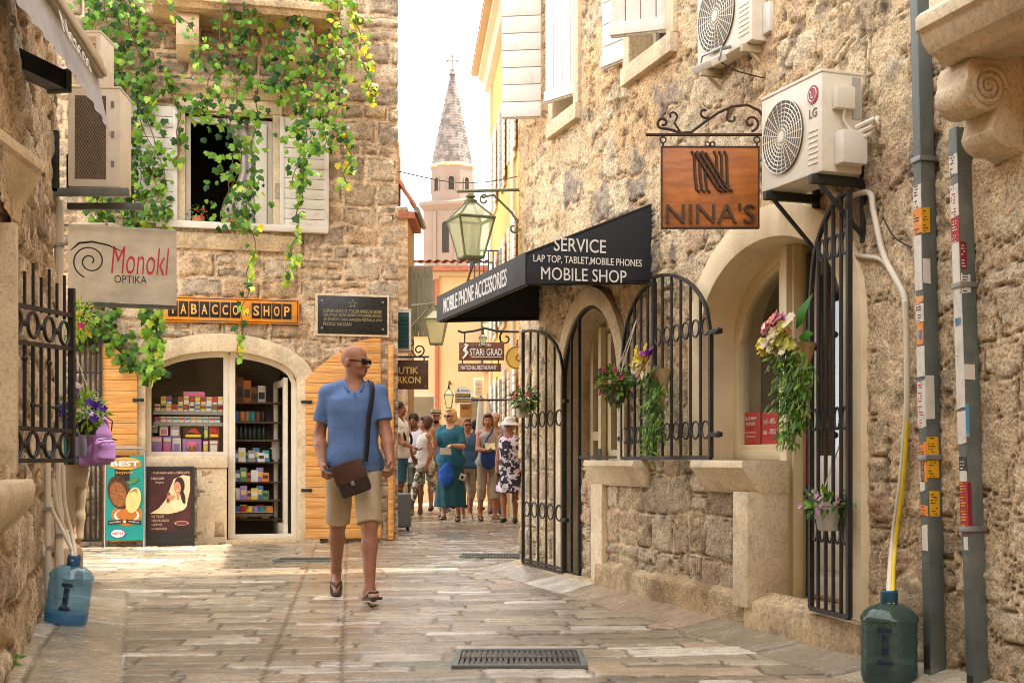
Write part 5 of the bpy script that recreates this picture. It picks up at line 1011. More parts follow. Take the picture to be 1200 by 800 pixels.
# ------------------------------------------------------------------ square downpipes with peeling stickers
M_st = {n: mat('sticker_'+n, c, .5, var=.1, bump=0, wear=w_, wscale=18, wamt=.5) for n, c, w_ in (('white', '#cfc9bb', '#98907e'), ('yellow', '#dca41e', '#c98d14'), ('orange', '#d98324', '#cfc0a0'), ('red', '#9c2326', '#7d1b1f'), ('black', '#222222', '#55524a'), ('blue', '#4f93b8', '#cfd4d2'), ('maroon', '#7d1f2c', '#5d1822'))}
M_ink = mat('sticker_ink', '#2a2418', .6, bump=0); M_inky = mat('sticker_ink_yellow', '#e0b64a', .6, bump=0); M_inkr = mat('sticker_ink_red', '#b3262a', .6, bump=0)
def downpipe(label, u0, v0, u1, v1, wpx, stickers, cut=None):
    """from (u0,v0) at the top to (u1,v1) at the bottom of the photograph, standing 5 cm off the wall"""
    t_, off = 1, .03; a = RW.at(u0, v0, off+.07); b_ = RW.at(u1, v1, off+.07); pw = wpx*5.4/FPX
    T_ = thing('downpipe', label, 'pipe', RW.T(b_[0], -off, b_[1])); lean = math.atan2(a[0]-b_[0], a[1]-b_[1]); L_ = math.hypot(a[0]-b_[0], a[1]-b_[1])
    Mp = Matrix.Rotation(lean, 4, 'Y'); s = MB(); s.box(-pw/2, pw/2, -.07, 0, 0, L_, Mp); pipe = s.build('pipe', M_zinc, T_, bevel=.006)
    s = MB(); s.box(-pw/2-.008, pw/2+.008, -.078, .012, L_*.30, L_*.30+.022, Mp); s.build('clamp', M_metalg, T_, bevel=.003); s = MB(); s.box(-pw/2-.008, pw/2+.008, -.078, .012, L_*.72, L_*.72+.022, Mp); s.build('clamp', M_metalg, T_, bevel=.003)
    s = MB(); s.box(-.018, .018, -.0725, -.069, .03, .13, Mp); s.build('notch', M_dark, pipe, bevel=.01)
    for va, vb, face, c, xa, xb, ink in stickers:
        z0 = (HC+(HOR-vb)/FPX*5.3)-b_[1]; z1 = (HC+(HOR-va)/FPX*5.3)-b_[1]; s = MB(); z0, z1 = z0+.0, z1
        jag = [(random.uniform(-.004, .004)) for _ in range(12)]
        if face == 'f':      # street face
            x0, x1 = -pw/2+pw*xa, -pw/2+pw*xb; poly = [(x0, z0+jag[0]), ((x0+x1)/2, z0+jag[1]), (x1, z0+jag[2]), (x1+jag[3]*.5, (z0+z1)/2), (x1, z1+jag[4]), (x0, z1+jag[5]), (x0, (z0+z1)/2+jag[6])]; s.prism(poly, -.0725, -.0695, Mp)
        else:                # near face
            y0, y1 = -.07+.07*xa, -.07+.07*xb; poly = [(y0, z0+jag[0]), (y1, z0+jag[1]), (y1, z1+jag[2]), (y0, z1+jag[3])]; s.prof(poly, pw/2-.0005, pw/2+.002, Mp)
        q = s.build('sticker', M_st[c], pipe, smooth=0)
        if ink is not None:
            s = MB(); n = max(3, int((z1-z0)/.011))
            for i in range(n):
                zz = z0+(z1-z0)*(i+.6)/n; ln = random.uniform(.55, .9)
                if i % 5 == 3: continue
                for w_ in range(4):
                    if random.random() < .25: continue
                    fa, fb = .12+.76*ln*w_/4, .12+.76*ln*(w_+random.uniform(.5, .9))/4
                    if face == 'f': s.box(x0+(x1-x0)*fa, x0+(x1-x0)*fb, -.0738, -.0726, zz-.0022, zz+.0022, Mp)
                    else: s.box(pw/2+.0015, pw/2+.0032, y0+(y1-y0)*fa, y0+(y1-y0)*fb, zz-.0022, zz+.0022, Mp)
            s.build('print', ink, q, smooth=0)
    return T_
downpipe('grey square downpipe with yellow stickers running past the upper window to the jug', 1069.5, -40, 1087, 792, 15, [
    (212, 240, 'f', 'white', .0, 1, M_ink), (240, 270, 'f', 'orange', .0, 1, M_ink), (240, 270, 'n', 'yellow', 0, .55, M_ink), (272, 338, 'f', 'white', 0, .9, None), (300, 330, 'n', 'white', .0, .5, None), (345, 352, 'f', 'orange', 0, 1, None), (353, 375, 'f', 'white', 0, 1, M_ink), (376, 402, 'f', 'orange', .1, .9, None), (384, 396, 'f', 'blue', .3, .8, None), (405, 440, 'f', 'white', 0, 1, None),
    (440, 490, 'n', 'white', 0, .6, None), (445, 500, 'f', 'white', 0, 1, M_inkr), (512, 560, 'n', 'yellow', 0, .8, M_ink), (518, 565, 'f', 'orange', .2, 1, M_ink), (540, 575, 'f', 'white', .1, .7, None), (575, 604, 'n', 'yellow', .1, .8, M_ink), (592, 604, 'f', 'orange', .1, 1, M_inkr), (615, 645, 'f', 'white', .2, .9, None)])
downpipe('grey square downpipe nearest the right edge below the carved corbel with red stickers', 1116, 150, 1138, 830, 14, [
    (190, 215, 'f', 'white', 0, 1, M_ink), (225, 262, 'f', 'white', 0, 1, M_inkr), (263, 292, 'f', 'red', 0, 1, M_let), (292, 322, 'n', 'maroon', 0, .4, M_let), (292, 350, 'f', 'white', 0, .9, None), (328, 350, 'n', 'white', .0, .6, M_ink), (350, 420, 'f', 'white', 0, 1, None), (378, 386, 'f', 'blue', .1, .9, None), (420, 480, 'f', 'white', 0, 1, None), (430, 448, 'n', 'white', 0, .7, None), (484, 520, 'f', 'white', 0, 1, None), (476, 512, 'n', 'blue', .0, .2, None), (535, 550, 'f', 'black', .05, 1, M_let), (551, 562, 'f', 'white', .1, .9, None), (563, 620, 'f', 'red', .0, 1, M_inky), (563, 620, 'n', 'maroon', 0, .2, None), (625, 640, 'f', 'white', .3, .8, None)])

# ------------------------------------------------------------------ conduits, hoses and the overhead cable
def run(pts, off): return [RW.M @ Vector((RW.at(u, v, off)[0], -off, RW.at(u, v, off)[1])) for u, v in pts]
def smooth_path(p, n=6):
    p = [Vector(q) for q in p]; out = []
    for i in range(len(p)-1):
        a, b_, c, d = p[max(i-1, 0)], p[i], p[i+1], p[min(i+2, len(p)-1)]
        for k in range(n): t = k/n; out.append(.5*((2*b_)+(c-a)*t+(2*a-5*b_+4*c-d)*t*t+(3*b_-a-3*c+d)*t**3))
    return out+[p[-1]]
s = MB(); s.tube(smooth_path(run([(972, 224), (990, 231), (1018, 226), (1024, 250), (1036, 300), (1058, 342), (1061, 360)], .045)), .014, 8); s.tube(smooth_path(run([(985, 296), (1010, 300), (1035, 306), (1052, 334), (1060, 352)], .04)), .011, 8); tag(s.build('cable_conduit', M_cable, smooth=60), 'white pipes looping from the logo air conditioner to the downpipe', 'pipe')
s = MB(); s.tube(smooth_path(run([(1035, 255), (1048, 278), (1068, 290)], .05)), .004, 6); tag(s.build('wall_cable', M_wire, smooth=60), 'thin grey cable on the stone between air conditioner and downpipe', 'cable')
JY = 5.35; jc = P(1042, HOR, JY)
pts = run([(1061, 352), (1063, 420), (1062, 490), (1055, 570), (1046, 640)], .05)+[Vector((jc.x, JY, .40)), Vector((jc.x, JY, .30))]
pts = smooth_path(pts, 24); rs = [.015 if i % 2 else .0125 for i in range(len(pts))]; s = MB(); s.tube(pts, rs, 8); tag(s.build('corrugated_hose', M_hose, smooth=80), 'cream corrugated hose running down into the green water jug', 'hose')
s = MB(); s.tube(smooth_path(run([(1063, 495), (1059, 560), (1049, 640)], .075)+[Vector((jc.x+.012, JY-.012, .40)), Vector((jc.x+.01, JY-.01, .26))]), .009, 8); tag(s.build('yellow_hose', mat('yellow_hose', '#d2b21e', .45, bump=.04), smooth=60), 'yellow hose running down into the green water jug', 'hose')
s = MB(); s.tube([P(464, 200, 15.2)+(P(606, 207, 19.9)-P(464, 200, 15.2))*t+Vector((0, 0, -.12*math.sin(math.pi*t))) for t in np.linspace(0, 1, 14)], .008, 5); tag(s.build('overhead_cable', M_wire, smooth=60), 'thin cable strung across the street before the bell tower', 'cable')

# ------------------------------------------------------------------ water jugs
def jug(label, M0, tint, dcol, dens, hcol, r=.118, h=.335):
    t = thing('water_jug', label, 'jug', M0); pr = [(r*.72, 0), (r*.93, .012), (r, .04)]
    for z in (.10, .155, .21, .255): pr += [(r, z-.022), (r*.982, z-.010), (r*.982, z+.004), (r, z+.016)]
    pr += [(r, h*.80), (r*1.03, h*.81), (r*1.03, h*.845), (r*.99, h*.86), (r*.90, h*.91), (r*.70, h*.965), (r*.46, h*1.0), (r*.27, h*1.02), (r*.25, h*1.08), (r*.27, h*1.09)]
    s = MB(); s.lathe(pr, 36, cap=True); s.build('bottle', glass(label[:9]+'_plastic', tint, refl=.03, rough=.12, dens=dens, dcol=dcol), t, smooth=45)
    s = MB(); s.lathe([(r*.30, h*1.00), (r*.31, h*1.01), (r*.31, h*1.16), (r*.27, h*1.18)], 20, cap=False); s.build('neck', mat(label[:9]+'_neck', hcol, .4, bump=.03), t)
    s = MB(); s.box(-.016, .016, -r*.99, -r*.80, .10, .245); s.box(-.030, .030, -r*1.0, -r*.82, .225, .25); s.box(-.030, .030, -r*1.0, -r*.82, .095, .12); s.build('handle', mat(label[:9]+'_handle', '#14243c', .4, bump=.03), t, bevel=.01)
    s = MB(); s.lathe([(r*.70, .006), (r*.92, .02), (r*.93, .075), (0.001, .076)], 24); s.build('water', glass(label[:9]+'_water', tint, refl=.02, dens=.5, dcol=dcol), t)
    return t
J1 = Matrix.Translation(P(76, 738, 7.15)*1.0) @ Matrix.Rotation(R(8), 4, 'Y') @ Matrix.Rotation(R(10), 4, 'Z'); J1.translation.z = .035
jug('tilted clear blue water jug at the foot of the left wall', J1, (.56, .78, .92), (.18, .42, .62), .27, '#2c5f8a')
jug('dark green water jug standing at the foot of the downpipe', Matrix.Translation((jc.x, JY, .02)) @ Matrix.Rotation(R(-25), 4, 'Z'), (.36, .54, .50), (.11, .18, .16), .45, '#1d4a5a', r=.115, h=.335)
t1 = J1 @ Vector((0, 0, .36))
for k_, (pp) in enumerate(([(62, 560), (68, 600), (80, 630)], [(55, 555), (54, 580), (70, 615)], [(74, 545), (76, 590), (84, 625)])):
    s = MB(); s.tube(smooth_path([P(u, v, 7.5-.1*k_) for u, v in pp]+[t1+Vector((.008*(k_-1), 0, .04)), t1+Vector((.006*(k_-1), 0, -.05))]), .0125, 8)
    tag(s.build('drain_hose', M_hose, smooth=60), ('cream drain hose in the middle running into the blue jug', 'lowest cream drain hose sagging left into the blue jug', 'right cream drain hose dropping straight into the blue jug')[k_], 'hose')
CJ = thing('plastic_canister', 'beige plastic canister with paper label behind the blue jug', 'canister', Matrix.Translation((P(77, HOR, 9.6).x, 9.6, .0)))
s = MB(); s.lathe([(.10, 0), (.125, .02), (.125, .25), (.11, .30), (.04, .36), (.035, .40)], 20); s.build('bottle', mat('beige_plastic', '#b8a583', .5, trans=.2, bump=.03), CJ); s = MB(); s.strip([(0, 0)], [(0, 0)], 0, 0) if False else s.box(-.02, .10, -.129, -.10, .07, .17); s.build('paper_label', M_white, CJ); s = MB(); s.lathe([(.036, .40), (.04, .40), (.04, .43), (.0, .432)], 14); s.build('cap', M_white, CJ)

# ------------------------------------------------------------------ drain grates
def grate(label, x, y, w, d, M_=None, n=18):
    t = thing('drain_grate', label, 'grate', Matrix.Translation((x, y, .018))); s = MB(); s.strip([(-w/2, -d/2), (w/2, -d/2), (w/2, d/2), (-w/2, d/2)], [(-w/2-.03, -d/2-.03), (w/2+.03, -d/2-.03), (w/2+.03, d/2+.03), (-w/2-.03, d/2+.03)], -.02, .012, closed=True, M=Matrix.Rotation(R(90), 4, 'X')); s.build('frame', M_zinc, t, bevel=.003)
    s = MB()
    for i in range(n): s.box(-w/2+w*(i+.18)/n, -w/2+w*(i+.82)/n, -d/2, -.012, -.01, .007); s.box(-w/2+w*(i+.18)/n, -w/2+w*(i+.82)/n, .012, d/2, -.01, .007)
    s.box(-w/2, w/2, -.011, .011, -.01, .009); s.build('bars', mat('cast_iron', '#4a4740', .5, var=.25, metal=.5, bump=.2, wear='#6b5a44', wamt=.5), t, smooth=0); s = MB(); s.box(-w/2, w/2, -d/2, d/2, -.03, -.012); s.build('pit', M_dark, t, smooth=0); return t
grate('cast iron drain grate in the paving nearest the viewer', .035, 6.05, .56, .46, n=22); grate('small drain grate in the sunlit strip near the iron gate', -.20, 12.5, .56, .35); grate('dark drain grate in the paving before the wooden door', -1.92, 12.0, .52, .30)
# ------------------------------------------------------------------ plants
VL = np.array([(0, .36), (0, 0), (-.26, -.14), (-.50, .06), (-.40, .26), (-.62, .50), (-.34, .60), (-.22, .86), (0, 1.02), (.22, .86), (.34, .60), (.62, .50), (.40, .26), (.50, .06), (.26, -.14)], float)
VLz = np.array([.05]+[0, -.06, -.13, -.07, -.17, -.09, -.10, -.22, -.10, -.09, -.17, -.07, -.13, -.06])
SL = np.array([(0, .5), (0, 0), (-.17, .28), (-.2, .55), (0, 1), (.2, .55), (.17, .28)], float); SLz = np.array([.04, 0, -.04, -.05, -.12, -.05, -.04])
NL = np.array([(0, .5), (0, 0), (-.07, .35), (-.06, .7), (0, 1), (.06, .7), (.07, .35)], float); NLz = np.array([.02, 0, -.01, -.02, -.08, -.02, -.01])
def leaves(name, pos, fwd, nrm, size, cols, m, parent, tpl=(VL, VLz)):
    """one mesh of leaf blades: position of the stalk, direction of the tip, facing, size and own colour of each"""
    pos = np.asarray(pos, float); f = np.asarray(fwd, float); n = np.asarray(nrm, float); size = np.asarray(size, float)
    f /= np.linalg.norm(f, axis=1, keepdims=True); x = np.cross(f, n); x /= np.linalg.norm(x, axis=1, keepdims=True)+1e-9; n = np.cross(x, f)
    T, Z = tpl; k = len(T); N = len(pos); w = RNG.uniform(.85, 1.15, N)[:, None, None]*1
    V = pos[:, None, :]+size[:, None, None]*(x[:, None, :]*T[None, :, 0:1]*w+f[:, None, :]*T[None, :, 1:2]+n[:, None, :]*(Z[None, :, None]*RNG.uniform(.3, 1.8, N)[:, None, None]))
    tri = np.array([(0, i, i+1) for i in range(1, k-1)]+[(0, k-1, 1)]); F = (np.arange(N)[:, None, None]*k+tri[None]).reshape(-1, 3)
    C = np.repeat(np.asarray(cols, float), k, axis=0); return np_obj(name, V.reshape(-1, 3), F, m, parent, C, smooth=False)
M_leaf = mat('vine_leaf', attr=True, rough=.5, var=.15, vscale=30, bump=.1, bscale=80, trans=.45, spec=.35)
M_leaf2 = mat('small_leaf', attr=True, rough=.5, var=.2, vscale=40, bump=0, trans=.3, spec=.35)
M_petal = mat('petal', attr=True, rough=.6, var=.1, bump=0, trans=.3)
M_stem = mat('vine_stem', '#5c4a2c', .8, var=.2, bump=.2)
GREEN = [lin(c) for c in ('#44701c', '#578422', '#6a9628', '#7aa230', '#33571a', '#2c4d18')]; LIME = [lin(c) for c in ('#8fae36', '#a9bb3a', '#7fa436')]; YEL = [lin(c) for c in ('#cfc233', '#d9c62a', '#c7b42e')]
def pick(n, yel, lime): r = RNG.random(n); return np.array([random.choice(YEL if q < yel else LIME if q < yel+lime else GREEN) for q in r])*RNG.uniform(.8, 1.2, (n, 1))
FI = FW.M.inverted()
def vine(name, label, strands):
    t = thing(name, label, 'vine', FW.M); pos = []; fw_ = []; nr = []; sz = []; cs = []; st = MB()
    for pts, off, spread, n, yel, lime in strands:
        pp = [Vector((FW.at(u, v, off)[0], -off, FW.at(u, v, off)[1])) for u, v in pts]; path = smooth_path(pp, 8); L = len(path)
        wob = [Vector((.03*math.sin(i*.9+off*9), .03*math.cos(i*.7), 0)) for i in range(L)]; st.tube([p+w_ for p, w_ in zip(path, wob)], .006, 5)
        if spread > 20: st.tube([p+Vector((spread*.004*math.sin(i*.5+2), .02, 0)) for i, p in enumerate(path)], .005, 5)
        for _ in range(int(n*(1.5 if yel == 0 and off < .3 else 1.2))):
            i = min(L-1.001, max(0, (random.random()*(L-1)+.8*math.sin(random.random()*L*1.4)))); p = path[int(i)].lerp(path[min(int(i)+1, L-1)], i % 1); sp = spread*13.9/FPX
            q = p+Vector((random.gauss(0, .5)*sp, random.gauss(0, .35)*min(sp, .16), random.gauss(0, .05))); q.y = min(q.y, -.075)
            pos.append(q); fw_.append((random.gauss(0, .45), random.gauss(-.25, .3), random.gauss(-.9, .3))); nr.append((random.gauss(0, .45), -1+random.gauss(0, .3), random.gauss(.45, .35))); sz.append(random.uniform(.038, .092))
        cs.append(pick(int(n*(1.5 if yel == 0 and off < .3 else 1.2)), yel*.4, lime*1.15))
    leaves('foliage', pos, fw_, nr, sz, np.concatenate(cs), M_leaf, t); st.build('stem', M_stem, t); return t
vine('climbing_vine', 'dense dark green vine climbing the wall left of the open window', [
    ([(125, -30), (128, 60), (140, 130), (150, 200), (160, 275)], .16, 34, 300, 0, .06), ([(155, -30), (165, 60), (172, 120), (182, 200), (182, 250)], .20, 24, 160, 0, .08), ([(112, -30), (114, 100), (112, 180), (120, 262)], .24, 20, 170, 0, .08),
    ([(195, 90), (210, 140), (205, 190)], .22, 14, 26, 0, .1), ([(170, -20), (220, 30), (235, 60), (222, 92)], .75, 12, 34, 0, .25)])
vine('hanging_vine', 'grape vine curtain hanging in front of the open window', [
    ([(290, -30), (285, 40), (275, 110), (272, 180), (270, 262)], .62, 26, 210, .0, .10), ([(262, -30), (258, 60), (240, 110), (228, 132)], .66, 14, 60, 0, .08), ([(318, -30), (312, 60), (300, 130), (296, 200), (288, 268)], .55, 18, 95, .0, .18), ([(300, 268), (292, 320), (284, 372), (280, 420)], .45, 6, 30, .25, .4)])
vine('hanging_vine', 'sunlit yellow green vine hanging right of the window over the white shutter', [
    ([(365, -30), (362, 40), (358, 100), (356, 160), (352, 215)], .60, 22, 200, .02, .18), ([(395, -30), (398, 30), (392, 80), (384, 130), (378, 175)], .68, 20, 170, .30, .35), ([(410, -20), (425, 50), (432, 95), (438, 118)], .70, 9, 60, .55, .35), ([(400, 150), (410, 180), (402, 215)], .66, 7, 36, .55, .35), ([(352, 215), (350, 255), (342, 300), (336, 322)], .50, 6, 34, .15, .45), ([(345, -20), (335, 60), (330, 110)], .58, 14, 70, .0, .2)])  # yellow leaves: partly own colour, partly sun glow put into the leaf colours
vine('hanging_vine', 'short bright vine tuft hanging beside the optician banner', [([(186, 352), (184, 385), (180, 415), (176, 440)], .55, 11, 95, .12, .5), ([(176, 352), (172, 375), (190, 400)], .55, 8, 40, .1, .4)])
vine('wall_creeper', 'shadowy creeper on the wall under the optician banner', [([(105, 355), (115, 380), (140, 400), (160, 430)], .12, 28, 110, 0, 0), ([(100, 360), (96, 400)], .14, 16, 50, 0, 0)])

def blossom(mb_pos, mb_n, mb_c, mb_s, c, r, col, k=5):
    """five petals round a centre, appended to leaf lists"""
    ax = Vector((random.gauss(0, .4), -1, random.gauss(.5, .4))).normalized(); a = ax.orthogonal().normalized(); b_ = ax.cross(a)
    for i in range(k):
        g = 2*math.pi*i/k; d = a*math.cos(g)+b_*math.sin(g); mb_pos.append(Vector(c)); mb_n.append((d+ax*.25, ax)); mb_c.append(np.array(col)*random.uniform(.85, 1.15)); mb_s.append(r)
PT_ = np.array([(0, .5), (0, 0), (-.30, .45), (-.26, .85), (0, 1), (.26, .85), (.30, .45)], float)
def flowers(name, lst, parent, m=None):
    p, n, c, s = lst; leaves(name, p, [q[0] for q in n], [q[1] for q in n], s, c, m or M_petal, parent, (PT_, SLz*.8))
def bush(parent, c, r, n, size, cols=GREEN, tpl=(SL, SLz), droop=.2, name='foliage', m=None):
    pos = []; f = []; nr = []; 
    for _ in range(n):
        d = Vector((random.gauss(0, 1), random.gauss(0, 1), random.gauss(0, 1))).normalized(); q = Vector((c[0]+d.x*r[0]*random.uniform(.3, 1), c[1]+d.y*r[1]*random.uniform(.3, 1), c[2]+d.z*r[2]*random.uniform(.2, 1)))
        pos.append(q); f.append(d+Vector((0, 0, random.gauss(-droop, .4)))); nr.append(Vector((random.gauss(0, .4), random.gauss(-.4, .4), 1)))
    leaves(name, pos, f, nr, RNG.uniform(.6, 1.25, n)*size, np.array([random.choice(cols) for _ in range(n)])*RNG.uniform(.75, 1.2, (n, 1)), m or M_leaf2, parent, tpl)
def pot(parent, c, r, h, m, name='pot'):
    s = MB(); s.lathe([(r*.72, 0), (r*.78, .01), (r*.98, h*.86), (r*1.06, h*.87), (r*1.06, h), (r*.95, h), (r*.9, h*.8), (.001, h*.8)], 20, M=Matrix.Translation(c)); return s.build(name, m, parent)
def cords(parent, pts, name='cord', r=.0035):
    for p in pts: s = MB(); s.tube(p, r, 5); s.build(name, M_cable, parent)
PINK = lin('#c8325a'); REDP = lin('#c4202c'); MAG = lin('#c01f78'); PURP = lin('#4a1f92'); LILAC = lin('#c88ab0'); CREAMF = lin('#e2d7b0'); YELF = lin('#dcc93a'); SALM = lin('#d98a7a')
def flowering(label, M0, r, n, size, blooms, potspec=None, cord=None, cols=GREEN, group=None, name='flower_basket'):
    t = thing(name, label, 'flower pot', M0, group); bush(t, (0, 0, .02), r, n, size, cols)
    L_ = ([], [], [], [])
    for c, k, br in blooms:
        for _ in range(k):
            d = Vector((random.gauss(0, 1), -abs(random.gauss(0, 1)), random.gauss(.2, .8))).normalized(); blossom(L_[0], L_[1], L_[2], L_[3], (d.x*r[0]*1.02, d.y*r[1]*1.05, .02+d.z*r[2]*.95), br, c)
    if L_[0]: flowers('blossom', L_, t)
    if potspec: pot(t, *potspec)
    if cord: cords(t, cord)
    return t
M_potw = mat('grey_white_pot', '#a9a59a', .5, var=.1, bump=.05, wear='#7b766a', wamt=.4); M_terr = mat('terracotta_pot', '#b87a55', .7, var=.15)
def RB(u, v, off): x, z = RW.at(u, v, off); return RW.T(x, -off, z)
flowering('hanging pot of red geraniums on the far iron gate by the crowd', RB(615, 470, .20), (.15, .12, .11), 210, .055, [(PINK, 9, .026)], ((0.03, -.03, -.13), .06, .12, M_potw), [[(0, 0, .05), (.02, .08, .45)], [(.04, 0, .05), (.02, .08, .45)]])
flowering('hanging pot of pink red geraniums between the two arched gates', RB(722, 452, .22), (.145, .12, .12), 230, .055, [(PINK, 12, .026), (REDP, 6, .024)], ((0, 0, -.11), .07, .12, mat('dark_pot', '#4b4436', .6)), [[(-.05, 0, .04), (.10, .10, .42)], [(.05, 0, .04), (.10, .10, .42)]])
flowering('white plastic pot of small pink daisies hanging low on the right gate', RB(970, 597, .13), (.15, .11, .075), 200, .05, [(LILAC, 8, .018)], ((.02, .0, -.095), .075, .135, M_potw), [[(-.07, 0, .04), (.06, .05, .36)], [(.09, 0, .04), (.06, .05, .36)]])
def cone_basket(label, M0, L, wtop, flow, trail, big=None):
    t = thing('flower_cone', label, 'flower basket', M0); s = MB(); s.lathe([(.006, -L), (wtop*.55, -L*.45), (wtop, 0), (wtop*.9, 0.0), (wtop*.5, -L*.43), (.001, -L*.9)], 18); s.build('wicker_cone', mat('wicker', '#b59a6a', .7, var=.25, vscale=60, bump=.5, bscale=120, wear='#6d5434', wscale=30, wamt=.5), t)
    pos = []; f = []; nr = []; n = trail[0]
    for _ in range(n):
        sx_ = random.gauss(trail[2], trail[1]); z = -.03-abs(random.betavariate(1.3, 1.5))*trail[3]*(1-min(1, abs(sx_-trail[2])/(trail[1]*3.2)*.5)); pos.append((sx_+.02*math.sin(z*30), -.05-random.random()*.09-.03*math.sin(z*6), z)); f.append((random.gauss(0, .7), random.gauss(-.3, .4), random.gauss(-.8, .35))); nr.append((random.gauss(0, .5), -1, random.gauss(.3, .4)))
    leaves('trailing_foliage', pos, f, nr, RNG.uniform(.035, .065, n), np.array([random.choice(GREEN[:4]+[lin('#7d8c3c'), lin('#4c6b3a')]) for _ in range(n)])*RNG.uniform(.8, 1.2, (n, 1)), M_leaf2, t, (NL*np.array([2.0, 1]), NLz))
    s = MB()
    for i in range(14): x = random.gauss(trail[2], trail[1]); s.tube([(x*.3, -.03, .02), (x*.8, -.09, -.02), (x+.01, -.08, -trail[3]*random.uniform(.4, .95))], .0016, 4)
    s.build('stem', mat('green_stem', '#51652f', .7, bump=0), t)
    for nm, c, k, r_, cx, cz, sp in flow:
        k = int(k*1.8)
        L_ = ([], [], [], [])
        for _ in range(k):
            for q in range(3): blossom(L_[0], L_[1], L_[2], L_[3], (cx+random.gauss(0, sp*.9), -.10-random.random()*.06, cz+random.gauss(0, sp*.75)), r_*random.uniform(.7, 1.1), c, 7)
        flowers(nm, L_, t)
    if big:
        for b_ in big: leaves('big_leaf', [b_[0]], [b_[1]], [b_[2]], [b_[3]], [lin('#4d8a34')], M_leaf, t, (np.array(SL)*np.array([1.25, 1]), SLz))
    return t
cone_basket('wicker cone of yellow flowers with long trailing greenery on the iron gate', RB(776, 432, .14), .24, .06, [('yellow_blossom', YELF, 9, .034, -.03, .045, .04), ('cream_blossom', CREAMF, 9, .032, -.01, .0, .05), ('purple_blossom', lin('#a04aa0'), 3, .028, .07, .085, .02), ('violet_blossom', LILAC, 2, .026, -.09, -.005, .015)], (520, .058, .03, .56))
cone_basket('wicker cone of magenta and cream flowers with one big leaf on the right gate', RB(938, 402, .16), .26, .075, [('magenta_blossom', MAG, 4, .034, -.045, .075, .02), ('cream_blossom', CREAMF, 12, .034, .0, .02, .06), ('pink_blossom', SALM, 5, .034, .02, .085, .03), ('lime_blossom', lin('#c7c65a'), 9, .032, .035, .01, .045), ('yellow_blossom', YELF, 4, .026, -.12, -.02, .025), ('violet_blossom', LILAC, 2, .03, .05, .11, .015)], (760, .065, .05, .50), [((.06, -.06, .06), (.55, -.1, .75), (-.3, -1, .1), .20), ((.07, -.05, .02), (.9, -.1, .1), (0, -1, .3), .12), ((-.08, -.05, .06), (-.8, -.2, .4), (0, -1, .5), .06)])
PY = 8.3
flowering('bushy hanging pot of purple petunias beside the left iron grille', Matrix.Translation(P(101, 486, PY)), (.145, .13, .14), 420, .045, [(PURP, 15, .033)], ((0, 0.02, -.13), .07, .10, M_black), [[(-.07, 0, .06), (-.09, 0, .45)], [(.05, 0, .06), (-.09, 0, .45)]], cols=LIME+GREEN[1:4])
flowering('small yellow green hanging plant with a pink flower under the optician banner', Matrix.Translation(P(94, 378, 8.9)), (.10, .09, .15), 260, .04, [(MAG, 2, .03)], None, [[(0, 0, .05), (0, 0, .22)]], cols=LIME+YEL[:1])
def FB(u, v, off): x, z = FW.at(u, v, off); return FW.T(x, -off, z)
flowering('potted red geranium at the left of the open window sill', FB(232, 252, .03), (.13, .08, .11), 60, .05, [(REDP, 4, .02)], ((0, 0, -.13), .07, .11, M_terr), cols=LIME+GREEN)
flowering('leafy terracotta pot on the window sill under the vine', FB(276, 256, .05), (.13, .09, .10), 90, .06, [(YELF, 1, .02)], ((0, 0, -.13), .08, .12, M_terr), cols=LIME+GREEN)
for u, v, Y, lab in ((49, 722, 7.6, 'green weed growing at the wall foot behind the blue jug'), (5, 795, 5.55, 'green weed in the bottom left corner at the wall foot'), (1003, 772, 6.05, 'small green weed at the wall foot left of the green jug')):
    p = P(u, v, Y); t = thing('weed', lab, 'plant', Matrix.Translation((p.x, p.y, .03))); bush(t, (0, 0, .06), (.06, .06, .08), 70, .04, GREEN[1:4]+LIME[:1])
# ------------------------------------------------------------------ shop goods behind the tobacconist's window and door
def pm(name, c='#888888', **k): return mat(name, c, .45, var=.06, bump=0, **k)
SHC = {'white': '#d9d5c8', 'red': '#b5322c', 'gold': '#c89a3c', 'blue': '#3a6aa0', 'brown': '#7a4526', 'green': '#4d7a4a', 'pink': '#cf6a94', 'black': '#25221f', 'yellow': '#dcc03a', 'lilac': '#9a78b4', 'teal': '#3a8a8c', 'orange': '#cf7a2e', 'grey': '#8b8880'}
PK = {n: pm('print_'+n, c) for n, c in SHC.items()}
def FP(u, v, off): return FW.at(u, v, off)
wx0, wx1 = sx0+.07, sdoor-.06
DC = thing('display_rack', 'white display shelves inside the tobacconist window', 'shelf', FW.T((wx0+wx1)/2, .22, 0)); ww = (wx1-wx0)/2
zr = [FP(220, v, -.3)[1] for v in (483, 496, 534)]
for z in zr[:2]: s = MB(); s.box(-ww, ww, 0, .24, z-.012, z); s.build('shelf', M_white, DC, bevel=.002); s = MB(); s.box(-ww, ww, -.012, 0, z-.03, z+.012); s.build('price_rail', PK['grey'], DC)
s = MB(); s.box(-ww, ww, .24, .26, 1.0, zr[0]+.17); s.build('back_panel', mat('rack_back', '#5c5346', .8, bump=0), DC); s = MB(); s.box(-ww, ww, 0, .24, .99, 1.035); s.build('shelf', M_white, DC)
def pack(M0, w, h, d, c1, c2, label, group, name='cigarette_pack', tilt=0):
    t = thing(name, label, 'pack', M0, group); s = MB(); s.box(-w/2, w/2, 0, d, 0, h); s.build('box', PK[c1], t, bevel=.002); s = MB(); s.box(-w/2+.002, w/2-.002, -.002, 0.001, h*.52, h*.82); s.build('print_band', PK[c2], t, smooth=0); s = MB(); s.box(-w/2+.004, w/2-.004, -.002, .001, h*.06, h*.30); s.build('warning_label', PK['white'], t, smooth=0); return t
